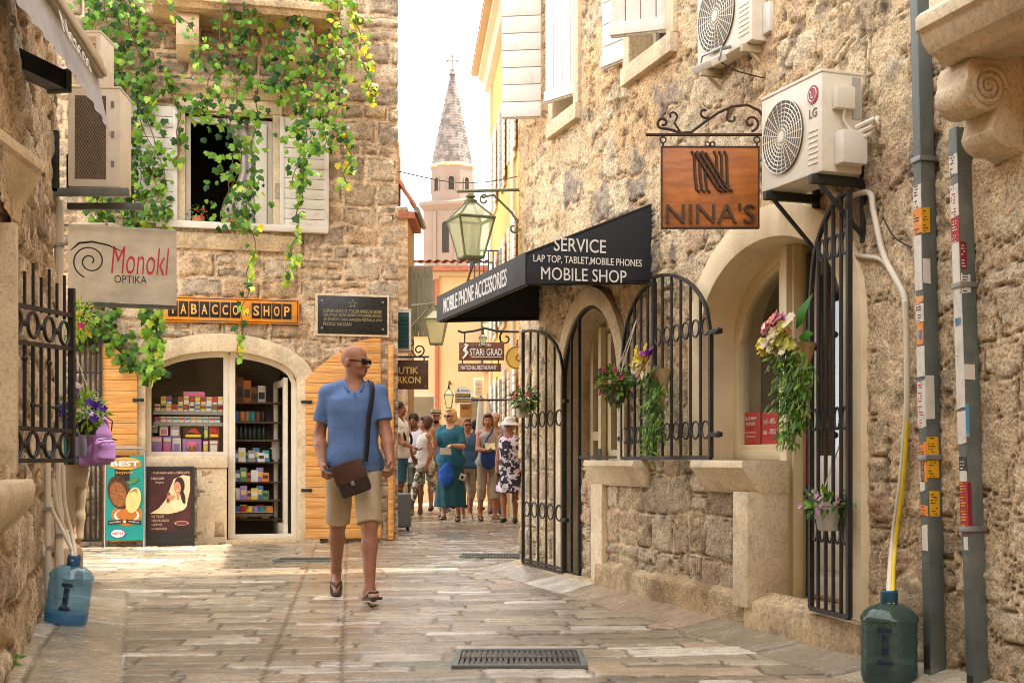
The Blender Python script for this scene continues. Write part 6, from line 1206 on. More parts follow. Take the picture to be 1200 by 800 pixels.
x = wx0+.015; i = 0; cc = ['white', 'gold', 'white', 'red', 'yellow', 'brown', 'white', 'blue', 'gold', 'white', 'green', 'red', 'gold', 'brown']
while x < wx1-.05:
    w = .058; pack(FW.T(x+w/2, .235, zr[0]), w, .088, .05, cc[i % 14], ('red', 'black', 'gold', 'brown', 'blue')[i % 5], 'cigarette pack standing in the lower row of the window display', 'cigarette packs lower row in the tobacconist window')
    if i not in (0, 3): pack(FW.T(x+w/2+.004, .255, zr[0]+.0885), w, .086+.004*(i % 3), .05, cc[(i*3+1) % 14], ('brown', 'gold', 'red', 'yellow')[i % 4], 'cigarette pack stacked in the upper row of the window display', 'cigarette packs upper row in the tobacconist window')
    x += w+.005; i += 1
x = wx0+.015; i = 0
while x < wx1-.05:
    w = .062; pack(FW.T(x+w/2, .235, zr[1]), w, .075, .05, 'red' if i == 0 else 'white', ('blue', 'orange', 'grey', 'teal', 'red')[i % 5], 'white cigarette pack on the narrow middle shelf of the window display', 'white cigarette packs on the middle shelf'); x += w+.004; i += 1
def toybox(u0, u1, v0, v1, c, c2, label, kind=0, off=-.25):
    a, zb_ = FP(u0, v1, off); b_, zt_ = FP(u1, v0, off); w, h = b_-a, zt_-zb_; t = thing('toy_box', label, 'toy', FW.T((a+b_)/2, .25, zb_)); s = MB(); s.box(-w/2, w/2, 0, .10, 0, h); s.build('box', PK[c], t, bevel=.004)
    if kind == 0: s = MB(); s.box(-w*.36, w*.36, -.004, .0, h*.12, h*.62); s.build('window', PK[c2], t, bevel=.002); s = MB(); s.box(-w*.4, w*.4, -.004, .0, h*.7, h*.9); s.build('print_band', PK['white'], t, smooth=0)
    elif kind == 1:
        s = MB(); s.ball((0, -.01, h*.42), (w*.3, .03, h*.30), 14); q = s.build('doll_head', pm('doll_skin', '#b77f60'), t); s = MB(); s.ball((0, -.005, h*.60), (w*.34, .035, h*.28), 14); s.build('doll_hair', PK['pink'], q); s = MB(); s.ball((-w*.10, -.04, h*.42), w*.05, 6); s.ball((w*.10, -.04, h*.42), w*.05, 6); s.build('eye', PK['black'], q)
    elif kind == 2:
        s = MB(); s.box(-w*.4, w*.4, -.03, .0, h*.06, h*.26); s.build('toy_car', PK[c2], t, bevel=.01); s = MB(); s.prism([(-w*.3, h*.4), (w*.34, h*.34), (w*.1, h*.72), (-w*.1, h*.66)], -.02, 0); s.build('toy_plane', PK['red'], t)
    return t
toybox(176, 186, 497, 508, 'black', 'grey', 'small dark toy box top left of the toy shelf'); toybox(187, 197, 499, 510, 'white', 'pink', 'small white toy box beside the dark one'); toybox(176, 190, 511, 531, 'pink', 'lilac', 'pink toy box at the bottom left of the window'); toybox(191, 201, 511, 531, 'lilac', 'pink', 'lilac doll box at the bottom of the window'); toybox(199, 211, 497, 512, 'lilac', 'white', 'pale lilac toy box in the middle row of toys')
toybox(202, 212, 513, 531, 'white', 'lilac', 'white toy pack with violet window at the bottom row'); toybox(215, 238, 497, 513, 'black', 'yellow', 'dark toy box with a yellow car and red plane', 2); toybox(214, 236, 514, 531, 'lilac', 'pink', 'toy box with a pink haired doll face', 1); toybox(239, 244, 497, 514, 'teal', 'yellow', 'narrow teal toy pack beside the car box'); toybox(238, 244, 516, 530, 'pink', 'yellow', 'narrow pink and yellow pack at bottom row'); toybox(245, 257, 496, 513, 'red', 'yellow', 'red toy pack at the upper right of the toys', 2); toybox(245, 256, 515, 531, 'red', 'white', 'red toy pack at the lower right of the toys')
toybox(215, 240, 459, 464, 'pink', 'pink', 'flat pink box lying on top of the cigarette packs', 3)
# rack seen through the open door
dx0, dx1 = sdoor+.08, sx1-.25; DR = thing('shop_shelf', 'dark shelves of goods seen through the open shop door', 'shelf', FW.T(0, .62, 0)); zz_ = [FP(300, v, -.62)[1] for v in (632, 607, 585, 515, 494, 471, 541, 564)]
for z in zz_[1:]: s = MB(); s.box(dx0-.3, dx1+.1, -.12 if z < .66 else -.03, .28, z-.02, z); s.build('shelf', M_white if z > 1.9 else mat('shelf_brown', '#5b4736', .7), DR, bevel=.003)
s = MB(); s.box(dx0-.32, dx1+.12, .28, .30, 0, 2.6); s.build('back_panel', mat('rack_back'), DR)
for lvl, kind, n, lab, grp in ((5, 'carton', 5, 'box stacked on the pale top shelf behind the shop door', 'boxes on the top shop shelf'), (4, 'can', 7, 'drink can in the row below the top shelf', 'cans on the shop shelf'), (3, 'bottle', 8, 'dark bottle standing on the middle shop shelf', 'bottles on the shop shelf')):
    for i in range(n):
        x = dx0-.05+(dx1-dx0)*(i+.3)/n; z = zz_[lvl]; t = thing('drink_'+kind if kind != 'carton' else 'stacked_box', lab, kind, FW.T(x, .70, z), grp); s = MB(); c = ('blue', 'blue', 'orange', 'grey', 'teal', 'brown', 'black', 'green')[i % 8]
        if kind == 'carton': h = (.22, .30, .26, .18, .2)[i]; s.box(-.045, .045, 0, .1, 0, h); s.build('box', PK[('grey', 'brown', 'orange', 'brown', 'white')[i]], t, bevel=.003); s = MB(); s.box(-.035, .035, -.003, 0, h*.2, h*.6); s.build('print_band', PK['black'], t, smooth=0)
        elif kind == 'can': s.lathe([(.028, 0), (.033, .008), (.033, .11), (.027, .122)], 14); s.build('body', PK[c], t); s = MB(); s.lathe([(.027, .122), (.024, .125)], 12); s.build('lid', M_metalg, t)
        else: s.lathe([(.03, 0), (.032, .01), (.032, .12), (.012, .16), (.012, .20)], 14); s.build('body', pm('bottle_dark', '#1f2a20'), t); s = MB(); s.lathe([(.013, .195), (.013, .215)], 10); s.build('cap', PK['red'], t)
k_ = 0
for lvl, n in ((2, 7), (1, 7), (6, 8), (7, 7)):
    for i in range(n):
        x = dx0-.05+(dx1-dx0)*(i+.3)/n*1.05; c = ('yellow', 'lilac', 'red', 'blue', 'orange', 'white', 'green')[(i*3+lvl) % 7] if lvl != 6 else ('grey', 'blue', 'white', 'teal')[i % 4]; h = .11+.03*((i*7) % 3); t = thing('snack_pack', 'colourful snack pack on the counter tier inside the door', 'pack', FW.T(x, .53+.03*(i % 2), zz_[lvl]), 'snack packs on the tiers inside the door'); s = MB(); s.box(-.042, .042, 0, .05, 0, h, Matrix.Rotation(R(-12), 4, 'X')); s.build('box', PK[c], t, bevel=.006); s = MB(); s.box(-.03, .03, -.003, 0, h*.35, h*.7, Matrix.Rotation(R(-12), 4, 'X')); s.build('print_band', PK[('black', 'white', 'yellow')[i % 3]], t, smooth=0)
for i in range(6):
    x = dx0+(dx1-dx0)*(i+.4)/6; t = thing('magazine', 'magazine lying on the low shelf by the shop door', 'magazine', FW.T(x, .42, .34), 'magazines on the low shelf'); s = MB(); s.box(-.05, .05, 0, .15, 0, .012, Matrix.Rotation(R(25), 4, 'X')); s.build('pages', M_white, t); s = MB(); s.box(-.05, .05, 0, .15, .0125, .014, Matrix.Rotation(R(25), 4, 'X')); s.build('cover', PK[('blue', 'red', 'yellow', 'lilac', 'teal', 'orange')[i]], t)
s = MB(); s.box(dx0-.05, dx1, .36, .62, .30, .33); tag(s.build('low_shelf', mat('shelf_brown'), bevel=.004, M=FW.M), 'brown low shelf inside the tobacconist door', 'shelf')
# sale posters in the right shop window
for u0, u1, lab, ls in ((872, 893, 'red paper sale poster reading SEZONSKI POPUST in the shop window', (('SEZONSKI', .30, .62, .10), ('POPUST', .13, .5, .10), ('NA SVE ARTIKLE', -.14, .6, .05), ('DO ISTEKA', -.27, .5, .05))), (895, 914, 'red paper sale poster reading -10% to -70% in the shop window', (('od -10%', .22, .72, .17), ('do -70%', -.12, .76, .17)))):
    off = -(yr+.055); a, zb_ = RW.at(u0, 520, off); b_, zt_ = RW.at(u1, 482, off); w, h = b_-a, zt_-zb_; t = thing('sale_poster', lab, 'poster', RW.T((a+b_)/2, yr+.045, (zb_+zt_)/2)); s = MB(); s.box(-w/2, w/2, -.003, .0, -h/2, h/2); p_ = s.build('sheet', M_red, t, smooth=0); s = MB()
    for l, z, fw2, fh in ls: s.text(l, w=w*fw2, h=h*fh, depth=.0015, c=(0, -.003, z*h))
    s.build('lettering', M_let, p_, smooth=0, recalc=False)
DS = thing('dress_form', 'dark red garment on a stand behind the cone basket in the shop door', 'clothing', RW.T(RW.x(940, -.6), .75, .1)); s = MB(); s.lathe([(.02, 0), (.02, .7)], 8); s.build('stand', M_black, DS); s = MB(); s.lathe([(.20, .7), (.16, .95), (.11, 1.15), (.14, 1.35), (.05, 1.45)], 20); s.build('garment', PK['red'], DS)

# ------------------------------------------------------------------ poster boards before the tobacconist
xa, xb = FW.x(123, .35), FW.x(169, .35); h_ = FW.at(146, 531, .35)[1]
AF = thing('poster_stand', 'grey framed ice cream poster stand reading BEST beyond', 'sign', FW.T((xa+xb)/2, -.36, 0, R(-3)) @ Matrix.Rotation(R(-5), 4, 'X')); w = xb-xa
s = MB(); s.tube([(-w/2, 0, .0), (-w/2, 0, h_+.02), (-w/2+.03, 0, h_+.06), (w/2-.03, 0, h_+.06), (w/2, 0, h_+.02), (w/2, 0, 0)], .013, 8); fr2 = s.build('frame', M_metalg, AF); s = MB(); s.tube([(-w/2, .25, .0), (-w/2, .02, h_)], .012, 6); s.tube([(w/2, .25, 0), (w/2, .02, h_)], .012, 6); s.build('rear_legs', M_metalg, AF)
z0, z1 = .09, h_-.02; pw, ph = w-.02, z1-z0; zc2 = (z0+z1)/2; s = MB(); s.box(-pw/2, pw/2, -.012, .006, z0, z1); ps = s.build('poster', pm('poster_teal', '#128a80'), AF)
def disc(mb, c, rx, rz, y0, n=24, a=0): mb.prism([(c[0]+rx*math.cos(g)*math.cos(a)-rz*math.sin(g)*math.sin(a), c[1]+rx*math.cos(g)*math.sin(a)+rz*math.sin(g)*math.cos(a)) for g in np.linspace(0, 2*math.pi, n, endpoint=False)], y0-.0015, y0+.001)
def dsc(name, m, c, rx, rz, y, par, a=0, n=24): s = MB(); disc(s, c, rx, rz, y, n, a); return s.build(name, m, par, smooth=0)
dsc('caramel_swirl', pm('print_caramel', '#b46a2a'), (.06*pw, zc2-.20*ph), .42*pw, .13*ph, -.0125, ps); dsc('swirl_cream', PK['white'], (.05*pw, zc2-.21*ph), .34*pw, .085*ph, -.0150, ps); dsc('swirl_core', pm('print_caramel'), (.05*pw, zc2-.20*ph), .28*pw, .07*ph, -.0175, ps)
s = MB(); s.box(-.28*pw, .12*pw, -.0140, -.012, zc2+.2*ph, z1); s.build('dark_panel', pm('print_dark', '#2a211a'), ps, smooth=0)
dsc('gold_badge', PK['gold'], (0, zc2+.405*ph), .45*pw, .075*ph, -.0155, ps); s = MB(); s.box(-.44*pw, .44*pw, -.0175, -.0158, zc2+.36*ph, zc2+.445*ph); s.build('gold_plate', pm('print_gold_dark', '#9a7a3a'), ps, smooth=0)
s = MB(); s.text('BEST', w=.76*pw, h=.062*ph, depth=.002, bold=.03, c=(0, -.0178, zc2+.403*ph)); s.build('lettering', M_let, ps, smooth=0, recalc=False); s = MB(); s.text('beyond', w=.46*pw, h=.045*ph, depth=.002, c=(-.02*pw, -.0142, zc2+.295*ph)); s.build('lettering', PK['gold'], ps, smooth=0, recalc=False)
dsc('chocolate_ice', mat('print_choc', '#4d2a15', .5, var=.6, vscale=30, bump=.0), (-.16*pw, zc2+.06*ph), .30*pw, .20*ph, -.0195, ps, .25); dsc('nut_flakes', mat('print_nut', '#8a5528', .5, var=.7, vscale=50, bump=0), (-.18*pw, zc2+.04*ph), .22*pw, .15*ph, -.0215, ps, .25)
dsc('vanilla_bar', pm('print_vanilla', '#d9c078'), (.23*pw, zc2-.03*ph), .20*pw, .155*ph, -.0235, ps, -.2)
s = MB(); [s.tube([(.12*pw+.05*pw*i, -.0255, zc2+(.06+.012*i)*ph), (.24*pw+.03*pw*i, -.0255, zc2+(.085+.01*i)*ph), (.34*pw, -.0255, zc2+(.05+.02*i)*ph)], .003, 4) for i in range(3)]; s.build('chocolate_drizzle', pm('print_dark'), ps)
dsc('mint_leaf', PK['green'], (.22*pw, zc2+.20*ph), .16*pw, .03*ph, -.0235, ps, .5)
for x, a in ((-.25, .12), (.24, -.12)): s = MB(); s.box(-.2*pw, .2*pw, -.0275, -.0258, -.022*ph, .022*ph, Matrix.Translation((x*pw, 0, zc2-.285*ph)) @ Matrix.Rotation(-a, 4, 'Y')); q = s.build('flavour_tag', pm('print_dark'), ps, smooth=0); s = MB(); s.text('DOUBLE' if x < 0 else 'VANILLA', w=.3*pw, h=.016*ph, depth=.001, c=(0, -.0278, 0), M=Matrix.Translation((x*pw, 0, zc2-.285*ph)) @ Matrix.Rotation(-a, 4, 'Y')); s.build('lettering', M_let, q, smooth=0, recalc=False)
dsc('badge', PK['blue'], (-.18*pw, zc2-.42*ph), .21*pw, .058*ph, -.0145, ps); dsc('badge_white', M_let, (-.18*pw, zc2-.42*ph), .18*pw, .046*ph, -.0170, ps); s = MB(); s.text('NESTLE', w=.29*pw, h=.03*ph, depth=.0015, bold=.02, c=(-.18*pw, -.0185, zc2-.42*ph)); s.build('lettering', M_red, ps, smooth=0, recalc=False)
xa, xb = FW.x(171, .2), FW.x(228, .2); h_ = FW.at(200, 546, .2)[1]; w = xb-xa
NF = thing('poster_stand', 'dark framed coffee poster stand with a smiling woman holding a cup', 'sign', FW.T((xa+xb)/2, -.24, 0) @ Matrix.Rotation(R(-4), 4, 'X'))
s = MB(); s.strip([(-w/2+.035, .10), (w/2-.035, .10), (w/2-.035, h_-.035), (-w/2+.035, h_-.035)], [(-w/2, .0), (w/2, .0), (w/2, h_), (-w/2, h_)], -.02, .02, closed=True); s.build('frame', mat('dark_frame', '#25211c', .5, var=.1, bump=.05), NF, bevel=.004); s = MB(); s.box(-w/2+.02, -w/2+.06, .02, .2, 0, .03); s.box(w/2-.06, w/2-.02, .02, .2, 0, .03); s.build('foot', M_black, NF)
pw, z0, z1 = w-.07, .10, h_-.035; ph = z1-z0; s = MB(); s.box(-pw/2, pw/2, -.008, .01, z0, z1); ps = s.build('poster', mat('print_coffee', '#43211f', .4, var=.25, vscale=3, bump=0, wear='#6d3230', wscale=2, wamt=.6), NF, smooth=0); Z = lambda f: z0+ph*f
s = MB(); s.box(-pw/2, pw/2, -.0105, -.0085, Z(0), Z(.10)); s.build('dark_strip', PK['black'], ps, smooth=0); s = MB(); s.text('It all starts with a NESCAFE.', w=.88*pw, h=.035*ph, depth=.001, bold=.01, c=(.03*pw, -.0085, Z(.955))); s.text('NESCAFE', w=.30*pw, h=.035*ph, depth=.001, bold=.015, c=(-.30*pw, -.0085, Z(.87))); s.text('Alegria', w=.22*pw, h=.035*ph, depth=.001, shear=.3, c=(-.26*pw, -.0085, Z(.81)))
for i, l in enumerate(('NE TRAZI', 'OBICNU KAFU', 'UZIVAJ', 'U ALEGRIJI')): s.text(l, w=(.28, .40, .24, .36)[i]*pw, h=.036*ph, depth=.001, align='l', c=(-.44*pw, -.0085, Z(.315-.06*i)))
s.build('lettering', pm('print_cream_text', '#cbb79c'), ps, smooth=0, recalc=False)
sw = [(-.46, .37), (-.2, .42), (.05, .55), (.02, .60)]; poly = [(-.48, .36), (-.05, .35), (.2, .38), (.40, .50), (.47, .70), (.47, .90), (.30, .92), (.08, .86), (-.02, .70), (-.12, .55), (-.28, .43)]
s = MB(); s.prism([(x*pw, Z(z)) for x, z in poly], -.0112, -.0088); sw_ = s.build('swoosh', pm('print_swoosh', '#d9c79a'), ps, smooth=0)
sk = pm('print_skin', '#c48a68'); hr = pm('print_hair', '#33201a'); tp = pm('print_blouse', '#e3d3a0')
dsc('printed_blouse', tp, (.20*pw, Z(.50)), .20*pw, .11*ph, -.0130, sw_); dsc('printed_hair', hr, (.215*pw, Z(.765)), .125*pw, .125*ph, -.0148, sw_); dsc('printed_braid', hr, (.30*pw, Z(.60)), .05*pw, .11*ph, -.0150, sw_, .2); s = MB(); s.box(.15*pw, .22*pw, -.0165, -.0150, Z(.56), Z(.68)); s.build('printed_neck', sk, sw_, smooth=0); dsc('printed_face', sk, (.17*pw, Z(.735)), .085*pw, .088*ph, -.0172, sw_, .1)
dsc('printed_arm', sk, (.02*pw, Z(.585)), .10*pw, .035*ph, -.0178, sw_, .4); s = MB(); s.prism([(-.09*pw, Z(.52)), (-.03*pw, Z(.52)), (.0*pw, Z(.66)), (-.09*pw, Z(.66))], -.0196, -.0180); s.build('printed_cup', PK['brown'], sw_, smooth=0); dsc('printed_hand', sk, (-.035*pw, Z(.60)), .045*pw, .025*ph, -.0212, sw_)
s = MB(); s.box(.135*pw, .155*pw, -.019, -.0186, Z(.75), Z(.757)); s.box(.185*pw, .205*pw, -.019, -.0186, Z(.75), Z(.757)); s.build('printed_eye', hr, sw_, smooth=0); dsc('printed_smile', M_let, (.165*pw, Z(.692)), .03*pw, .008*ph, -.0188, sw_)
s = MB(); s.prism([(.16*pw, Z(.01)), (.40*pw, Z(.01)), (.44*pw, Z(.21)), (.10*pw, Z(.21))], -.0130, -.0108); cu_ = s.build('printed_coffee_cup', pm('print_dark'), ps, smooth=0); dsc('cup_rim', pm('print_rim', '#b58a78'), (.27*pw, Z(.215)), .175*pw, .035*ph, -.0150, cu_); dsc('coffee', pm('print_coffee2', '#6a3a2a'), (.27*pw, Z(.213)), .14*pw, .025*ph, -.0168, cu_)

# ------------------------------------------------------------------ folded parasols and a suitcase down the street
for u, v, lab in ((563, 470, 'left one of two folded white parasols behind the crowd'), (573, 474, 'right one of two folded white parasols behind the crowd')):
    p = P(u, v, 23); t = thing('folded_parasol', lab, 'parasol', Matrix.Translation((p.x, 23, 0))); s = MB(); s.tube([(0, 0, 0), (0, 0, p.z+.1)], .025, 8); s.build('pole', M_metalg, t); s = MB(); s.lathe([(.02, p.z+.08), (.06, p.z-.15), (.10, p.z-.6), (.13, p.z-1.1), (.10, p.z-1.15)], 9); s.build('canopy', M_white, t, smooth=0)
k = 1440/84; SU = thing('suitcase', 'grey trolley suitcase standing at the tobacconist corner', 'suitcase', Matrix.Translation((P(466, HOR, k).x, k, .05)) @ Matrix.Rotation(R(15), 4, 'Z')); s = MB(); s.box(-.17, .17, -.11, .11, 0, .46); sb_ = s.build('shell', mat('suitcase_grey', '#77807f', .45, var=.1, bump=.05), SU, bevel=.04, seg=3); s = MB(); [s.box(-.14, .14, -.114, -.109, .06+.08*i, .10+.08*i) for i in range(5)]; s.build('ribs', mat('suitcase_grey'), sb_); s = MB(); s.tube([(-.06, .08, .46), (-.06, .08, .50), (.06, .08, .50), (.06, .08, .46)], .012, 6); s.build('handle', M_black, SU)
for x in (-.13, .13): s = MB(); s.lathe([(.03, -.02), (.03, .02)], 12, M=Matrix.Translation((x, 0, -.025)) @ Matrix.Rotation(R(90), 4, 'Y')); s.build('wheel', M_black, SU)
# ------------------------------------------------------------------ people: one continuous surface per body, grown from a signed distance field
class Field:
    def __init__(s, lo, hi, h):
        s.h = h; s.ax = [np.arange(lo[i], hi[i]+h, h, dtype=np.float32) for i in range(3)]; s.D = np.full([len(a) for a in s.ax], 1.0, np.float32)
    def _sl(s, lo, hi):
        r = []
        for i in range(3):
            a = int(max(0, math.floor((lo[i]-s.ax[i][0])/s.h)-1)); b = int(min(len(s.ax[i]), math.ceil((hi[i]-s.ax[i][0])/s.h)+2)); r.append(slice(a, max(a, b)))
        return tuple(r)
    def _p(s, sl): return s.ax[0][sl[0]][:, None, None], s.ax[1][sl[1]][None, :, None], s.ax[2][sl[2]][None, None, :]
    def put(s, sl, d, k, op='u'):
        a = s.D[sl]
        if op == 'u': h = np.maximum(k-np.abs(a-d), 0)/max(k, 1e-6); s.D[sl] = np.minimum(a, d)-h*h*k*.25
        elif op == 's': h = np.maximum(k-np.abs(a+d), 0)/max(k, 1e-6); s.D[sl] = np.maximum(a, -d)+h*h*k*.25
    def cap(s, a, b, ra, rb=None, k=.02, op='u', cut=None, sq=None):
        rb = ra if rb is None else rb; a = np.array(a, np.float32); b = np.array(b, np.float32); m = max(ra, rb)+k+.02
        sl = s._sl(np.minimum(a, b)-m, np.maximum(a, b)+m); x, y, z = s._p(sl); v = b-a; L = float(v@v)+1e-9
        px, py, pz = x-a[0], y-a[1], z-a[2]; t = np.clip((px*v[0]+py*v[1]+pz*v[2])/L, 0, 1); qx, qy, qz = px-t*v[0], py-t*v[1], pz-t*v[2]
        if sq: qx, qy, qz = qx/sq[0], qy/sq[1], qz/sq[2]
        d = np.sqrt(qx*qx+qy*qy+qz*qz)-(ra+(rb-ra)*t)
        if sq: d = d*min(sq)
        if cut is not None:        # flat end at fraction cut along a->b
            l = math.sqrt(L); d = np.maximum(d, ((px*v[0]+py*v[1]+pz*v[2])/l)-cut*l)
        s.put(sl, d, k, op)
    def ell(s, c, r, k=.02, op='u', M=None):
        m = max(r)+k+.01; c = np.array(c, np.float32); sl = s._sl(c-m, c+m); x, y, z = s._p(sl); x, y, z = x-c[0], y-c[1], z-c[2]
        if M is not None: x, y, z = M[0][0]*x+M[1][0]*y+M[2][0]*z, M[0][1]*x+M[1][1]*y+M[2][1]*z, M[0][2]*x+M[1][2]*y+M[2][2]*z
        q = np.sqrt((x/r[0])**2+(y/r[1])**2+(z/r[2])**2); g = np.sqrt((x/r[0]**2)**2+(y/r[1]**2)**2+(z/r[2]**2)**2)+1e-6; s.put(sl, np.clip(q*(q-1)/g, -1, 1), k, op)
    def loft(s, prof, k=.02, op='u', fold=0, nf=9):
        """stacked ellipses: rows of z, half width, half depth, centre x, centre y"""
        p = np.array(sorted(prof), np.float32); lo = (p[:, 3]-p[:, 1]).min(), (p[:, 4]-p[:, 2]).min(), p[0, 0]; hi = (p[:, 3]+p[:, 1]).max(), (p[:, 4]+p[:, 2]).max(), p[-1, 0]
        m = k+.03; sl = s._sl(np.array(lo)-m, np.array(hi)+m); x, y, z = s._p(sl); zc = np.clip(z, p[0, 0], p[-1, 0]); f = lambda i: np.interp(zc, p[:, 0], p[:, i]).astype(np.float32)
        rx, ry = f(1), f(2); ex, ey = (x-f(3))/rx, (y-f(4))/ry; q = np.sqrt(ex*ex+ey*ey)+1e-6
        d = (q-1)*np.minimum(rx, ry)
        if fold: d = d+fold*np.sin(np.arctan2(ey, ex)*nf+z*5)*np.clip((p[-1, 0]-z)/(p[-1, 0]-p[0, 0]), 0, 1)
        d = np.maximum(d, np.maximum(p[0, 0]-z, z-p[-1, 0])); s.put(sl, d, k, op)
    def plane(s, n, d):
        x, y, z = s._p((slice(None),)*3); s.D = np.maximum(s.D, n[0]*x+n[1]*y+n[2]*z-d).astype(np.float32)
    def wrinkle(s, amp, f=18):
        x, y, z = s._p((slice(None),)*3); s.D = s.D+amp*(np.sin(f*z+7*x+4*np.sin(9*y+3*z))*np.sin(f*.7*x-5*z+2*np.sin(11*z))+.5*np.sin(2.1*f*z+13*y))
    def mesh(s):
        D = s.D; S = D < 0; n = np.array(D.shape)-1
        cor = [(i, j, k) for i in (0, 1) for j in (0, 1) for k in (0, 1)]; g = lambda A, c: A[c[0]:n[0]+c[0], c[1]:n[1]+c[1], c[2]:n[2]+c[2]]
        cnt = sum(g(S, c).astype(np.int8) for c in cor); act = (cnt > 0) & (cnt < 8); I = np.argwhere(act)
        if not len(I): return np.zeros((0, 3)), np.zeros((0, 4), int)
        idx = np.full(act.shape, -1, np.int64); idx[act] = np.arange(len(I)); acc = np.zeros((len(I), 3)); w = np.zeros(len(I))
        val = {c: D[I[:, 0]+c[0], I[:, 1]+c[1], I[:, 2]+c[2]] for c in cor}
        for a in cor:
            for ax in range(3):
                if a[ax]: continue
                b = list(a); b[ax] = 1; b = tuple(b); va, vb = val[a], val[b]; m = (va < 0) != (vb < 0); t = np.where(m, va/(va-vb+1e-12), 0)
                pt = np.array(a, float)[None]+np.zeros((len(I), 3)); pt[:, ax] += t; acc += pt*m[:, None]; w += m
        V = (I+acc/w[:, None])*s.h+np.array([a[0] for a in s.ax]); Q = []
        for ax in range(3):
            u, v = (ax+1) % 3, (ax+2) % 3; sl0 = [slice(None)]*3; sl1 = [slice(None)]*3; sl0[ax] = slice(0, -1); sl1[ax] = slice(1, None)
            E = np.argwhere(S[tuple(sl0)] != S[tuple(sl1)]); E = E[(E[:, u] > 0) & (E[:, v] > 0) & (E[:, u] < n[u]) & (E[:, v] < n[v])]
            if not len(E): continue
            ins = S[E[:, 0], E[:, 1], E[:, 2]]
            def id_(du, dv): e = E.copy(); e[:, u] -= du; e[:, v] -= dv; return idx[e[:, 0], e[:, 1], e[:, 2]]
            q = np.stack([id_(1, 1), id_(0, 1), id_(0, 0), id_(1, 0)], -1); q[~ins] = q[~ins][:, ::-1]; Q.append(q)
        return V, np.concatenate(Q)
    def build(s, name, m, parent):
        V, Q = s.mesh(); Q = Q[(Q >= 0).all(1)]
        if len(V):       # two rounds of gentle smoothing
            for _ in range(2):
                A = np.zeros_like(V); c = np.zeros(len(V))
                for i in range(4): np.add.at(A, Q[:, i], V[Q[:, (i+1) % 4]]); np.add.at(A, Q[:, i], V[Q[:, (i+3) % 4]]); np.add.at(c, Q[:, i], 2)
                V = V*.55+.45*A/np.maximum(c, 1)[:, None]
        return np_obj(name, V, Q, m, parent, smooth=True)
v3 = lambda *a: np.array(a, float)
def rotz(a): c, s = math.cos(a), math.sin(a); return np.array([[c, -s, 0], [s, c, 0], [0, 0, 1]])
def rotx(a): c, s = math.cos(a), math.sin(a); return np.array([[1, 0, 0], [0, c, -s], [0, s, c]])
def skeleton(H, legs, arms, fem=False, twist=0):
    """joints in body space: facing -y, the person's left side is +x. legs/arms: dict for side -1 (right) and +1 (left)"""
    s = H/1.75; J = {'s': s}; sw = (.152 if fem else .168)*s; hp = .092*s; T = rotz(twist)
    for sd in (-1, 1):
        a, k, yaw = [R(q) for q in legs[sd]]; hip = v3(sd*hp, 0, .925*s); d = v3(sd*.01, -math.sin(a), -math.cos(a)); kn = hip+.435*s*d/np.linalg.norm(d); d2 = v3(-sd*.02, -math.sin(a-k), -math.cos(a-k)); an = kn+.43*s*d2/np.linalg.norm(d2)
        ft = rotz(yaw*sd) @ rotx(0) @ v3(0, -1, 0); pit = R(max(-40, min(25, (legs[sd][0]-legs[sd][1])*(.8 if legs[sd][0]-legs[sd][1] < 0 else .5)))); ft = v3(ft[0]*math.cos(pit), ft[1]*math.cos(pit), math.sin(pit))
        heel = an-ft*.045*s+v3(0, 0, -.058*s); toe = an+ft*.165*s+v3(0, 0, -.062*s); J[sd] = dict(hip=hip, knee=kn, ankle=an, heel=heel, toe=toe, ft=ft)
        f, ab, el, inw = [R(q) for q in arms[sd]]; sh = T @ v3(sd*sw, .0, 1.398*s); u = T @ v3(sd*math.sin(ab), -math.sin(f)*math.cos(ab), -math.cos(f)*math.cos(ab)); eb = sh+.285*s*u
        u2 = T @ v3(sd*math.sin(ab)*.5-sd*math.sin(inw), -math.sin(f+el), -math.cos(f+el)); u2 /= np.linalg.norm(u2); wr = eb+.245*s*u2; J[sd].update(sh=sh, el=eb, wr=wr, fd=u2)
    z = min(min(J[q]['heel'][2], J[q]['toe'][2]) for q in (-1, 1))-.022*s; J['dz'] = -z
    for q in (-1, 1):
        for n in ('hip', 'knee', 'ankle', 'heel', 'toe', 'sh', 'el', 'wr'): J[q][n] = J[q][n]+v3(0, 0, -z)
    return J
def torso_rows(J, fem, e=0.0, z0=.80, z1=1.50, wide=1.0, flare=None):
    s, dz = J['s'], J['dz']
    base = [(.80, .125, .095, .0), (.86, .165, .112, .005), (.93, .175 if not fem else .182, .120, .005), (1.04, .152 if not fem else .145, .112, -.005), (1.16, .152 if not fem else .146, .115, -.008), (1.28, .168 if not fem else .155, .122 if not fem else .128, -.008), (1.36, .172 if not fem else .155, .112, -.002), (1.42, .128 if not fem else .118, .088, .005), (1.47, .085, .062, .012), (1.50, .058, .054, .012)]
    b = np.array(base); zz = sorted(set([z0, z1]+[q for q in b[:, 0] if z0 < q < z1])); rows = []
    for z in zz:
        w_ = 1.0 if z > 1.38 else wide
        rx, ry, cy = [np.interp(z, b[:, 0], b[:, i]) for i in (1, 2, 3)]; rows.append((z*s+dz, (rx*w_+e)*s, (ry*w_+e)*s, 0, cy*s))
    return rows
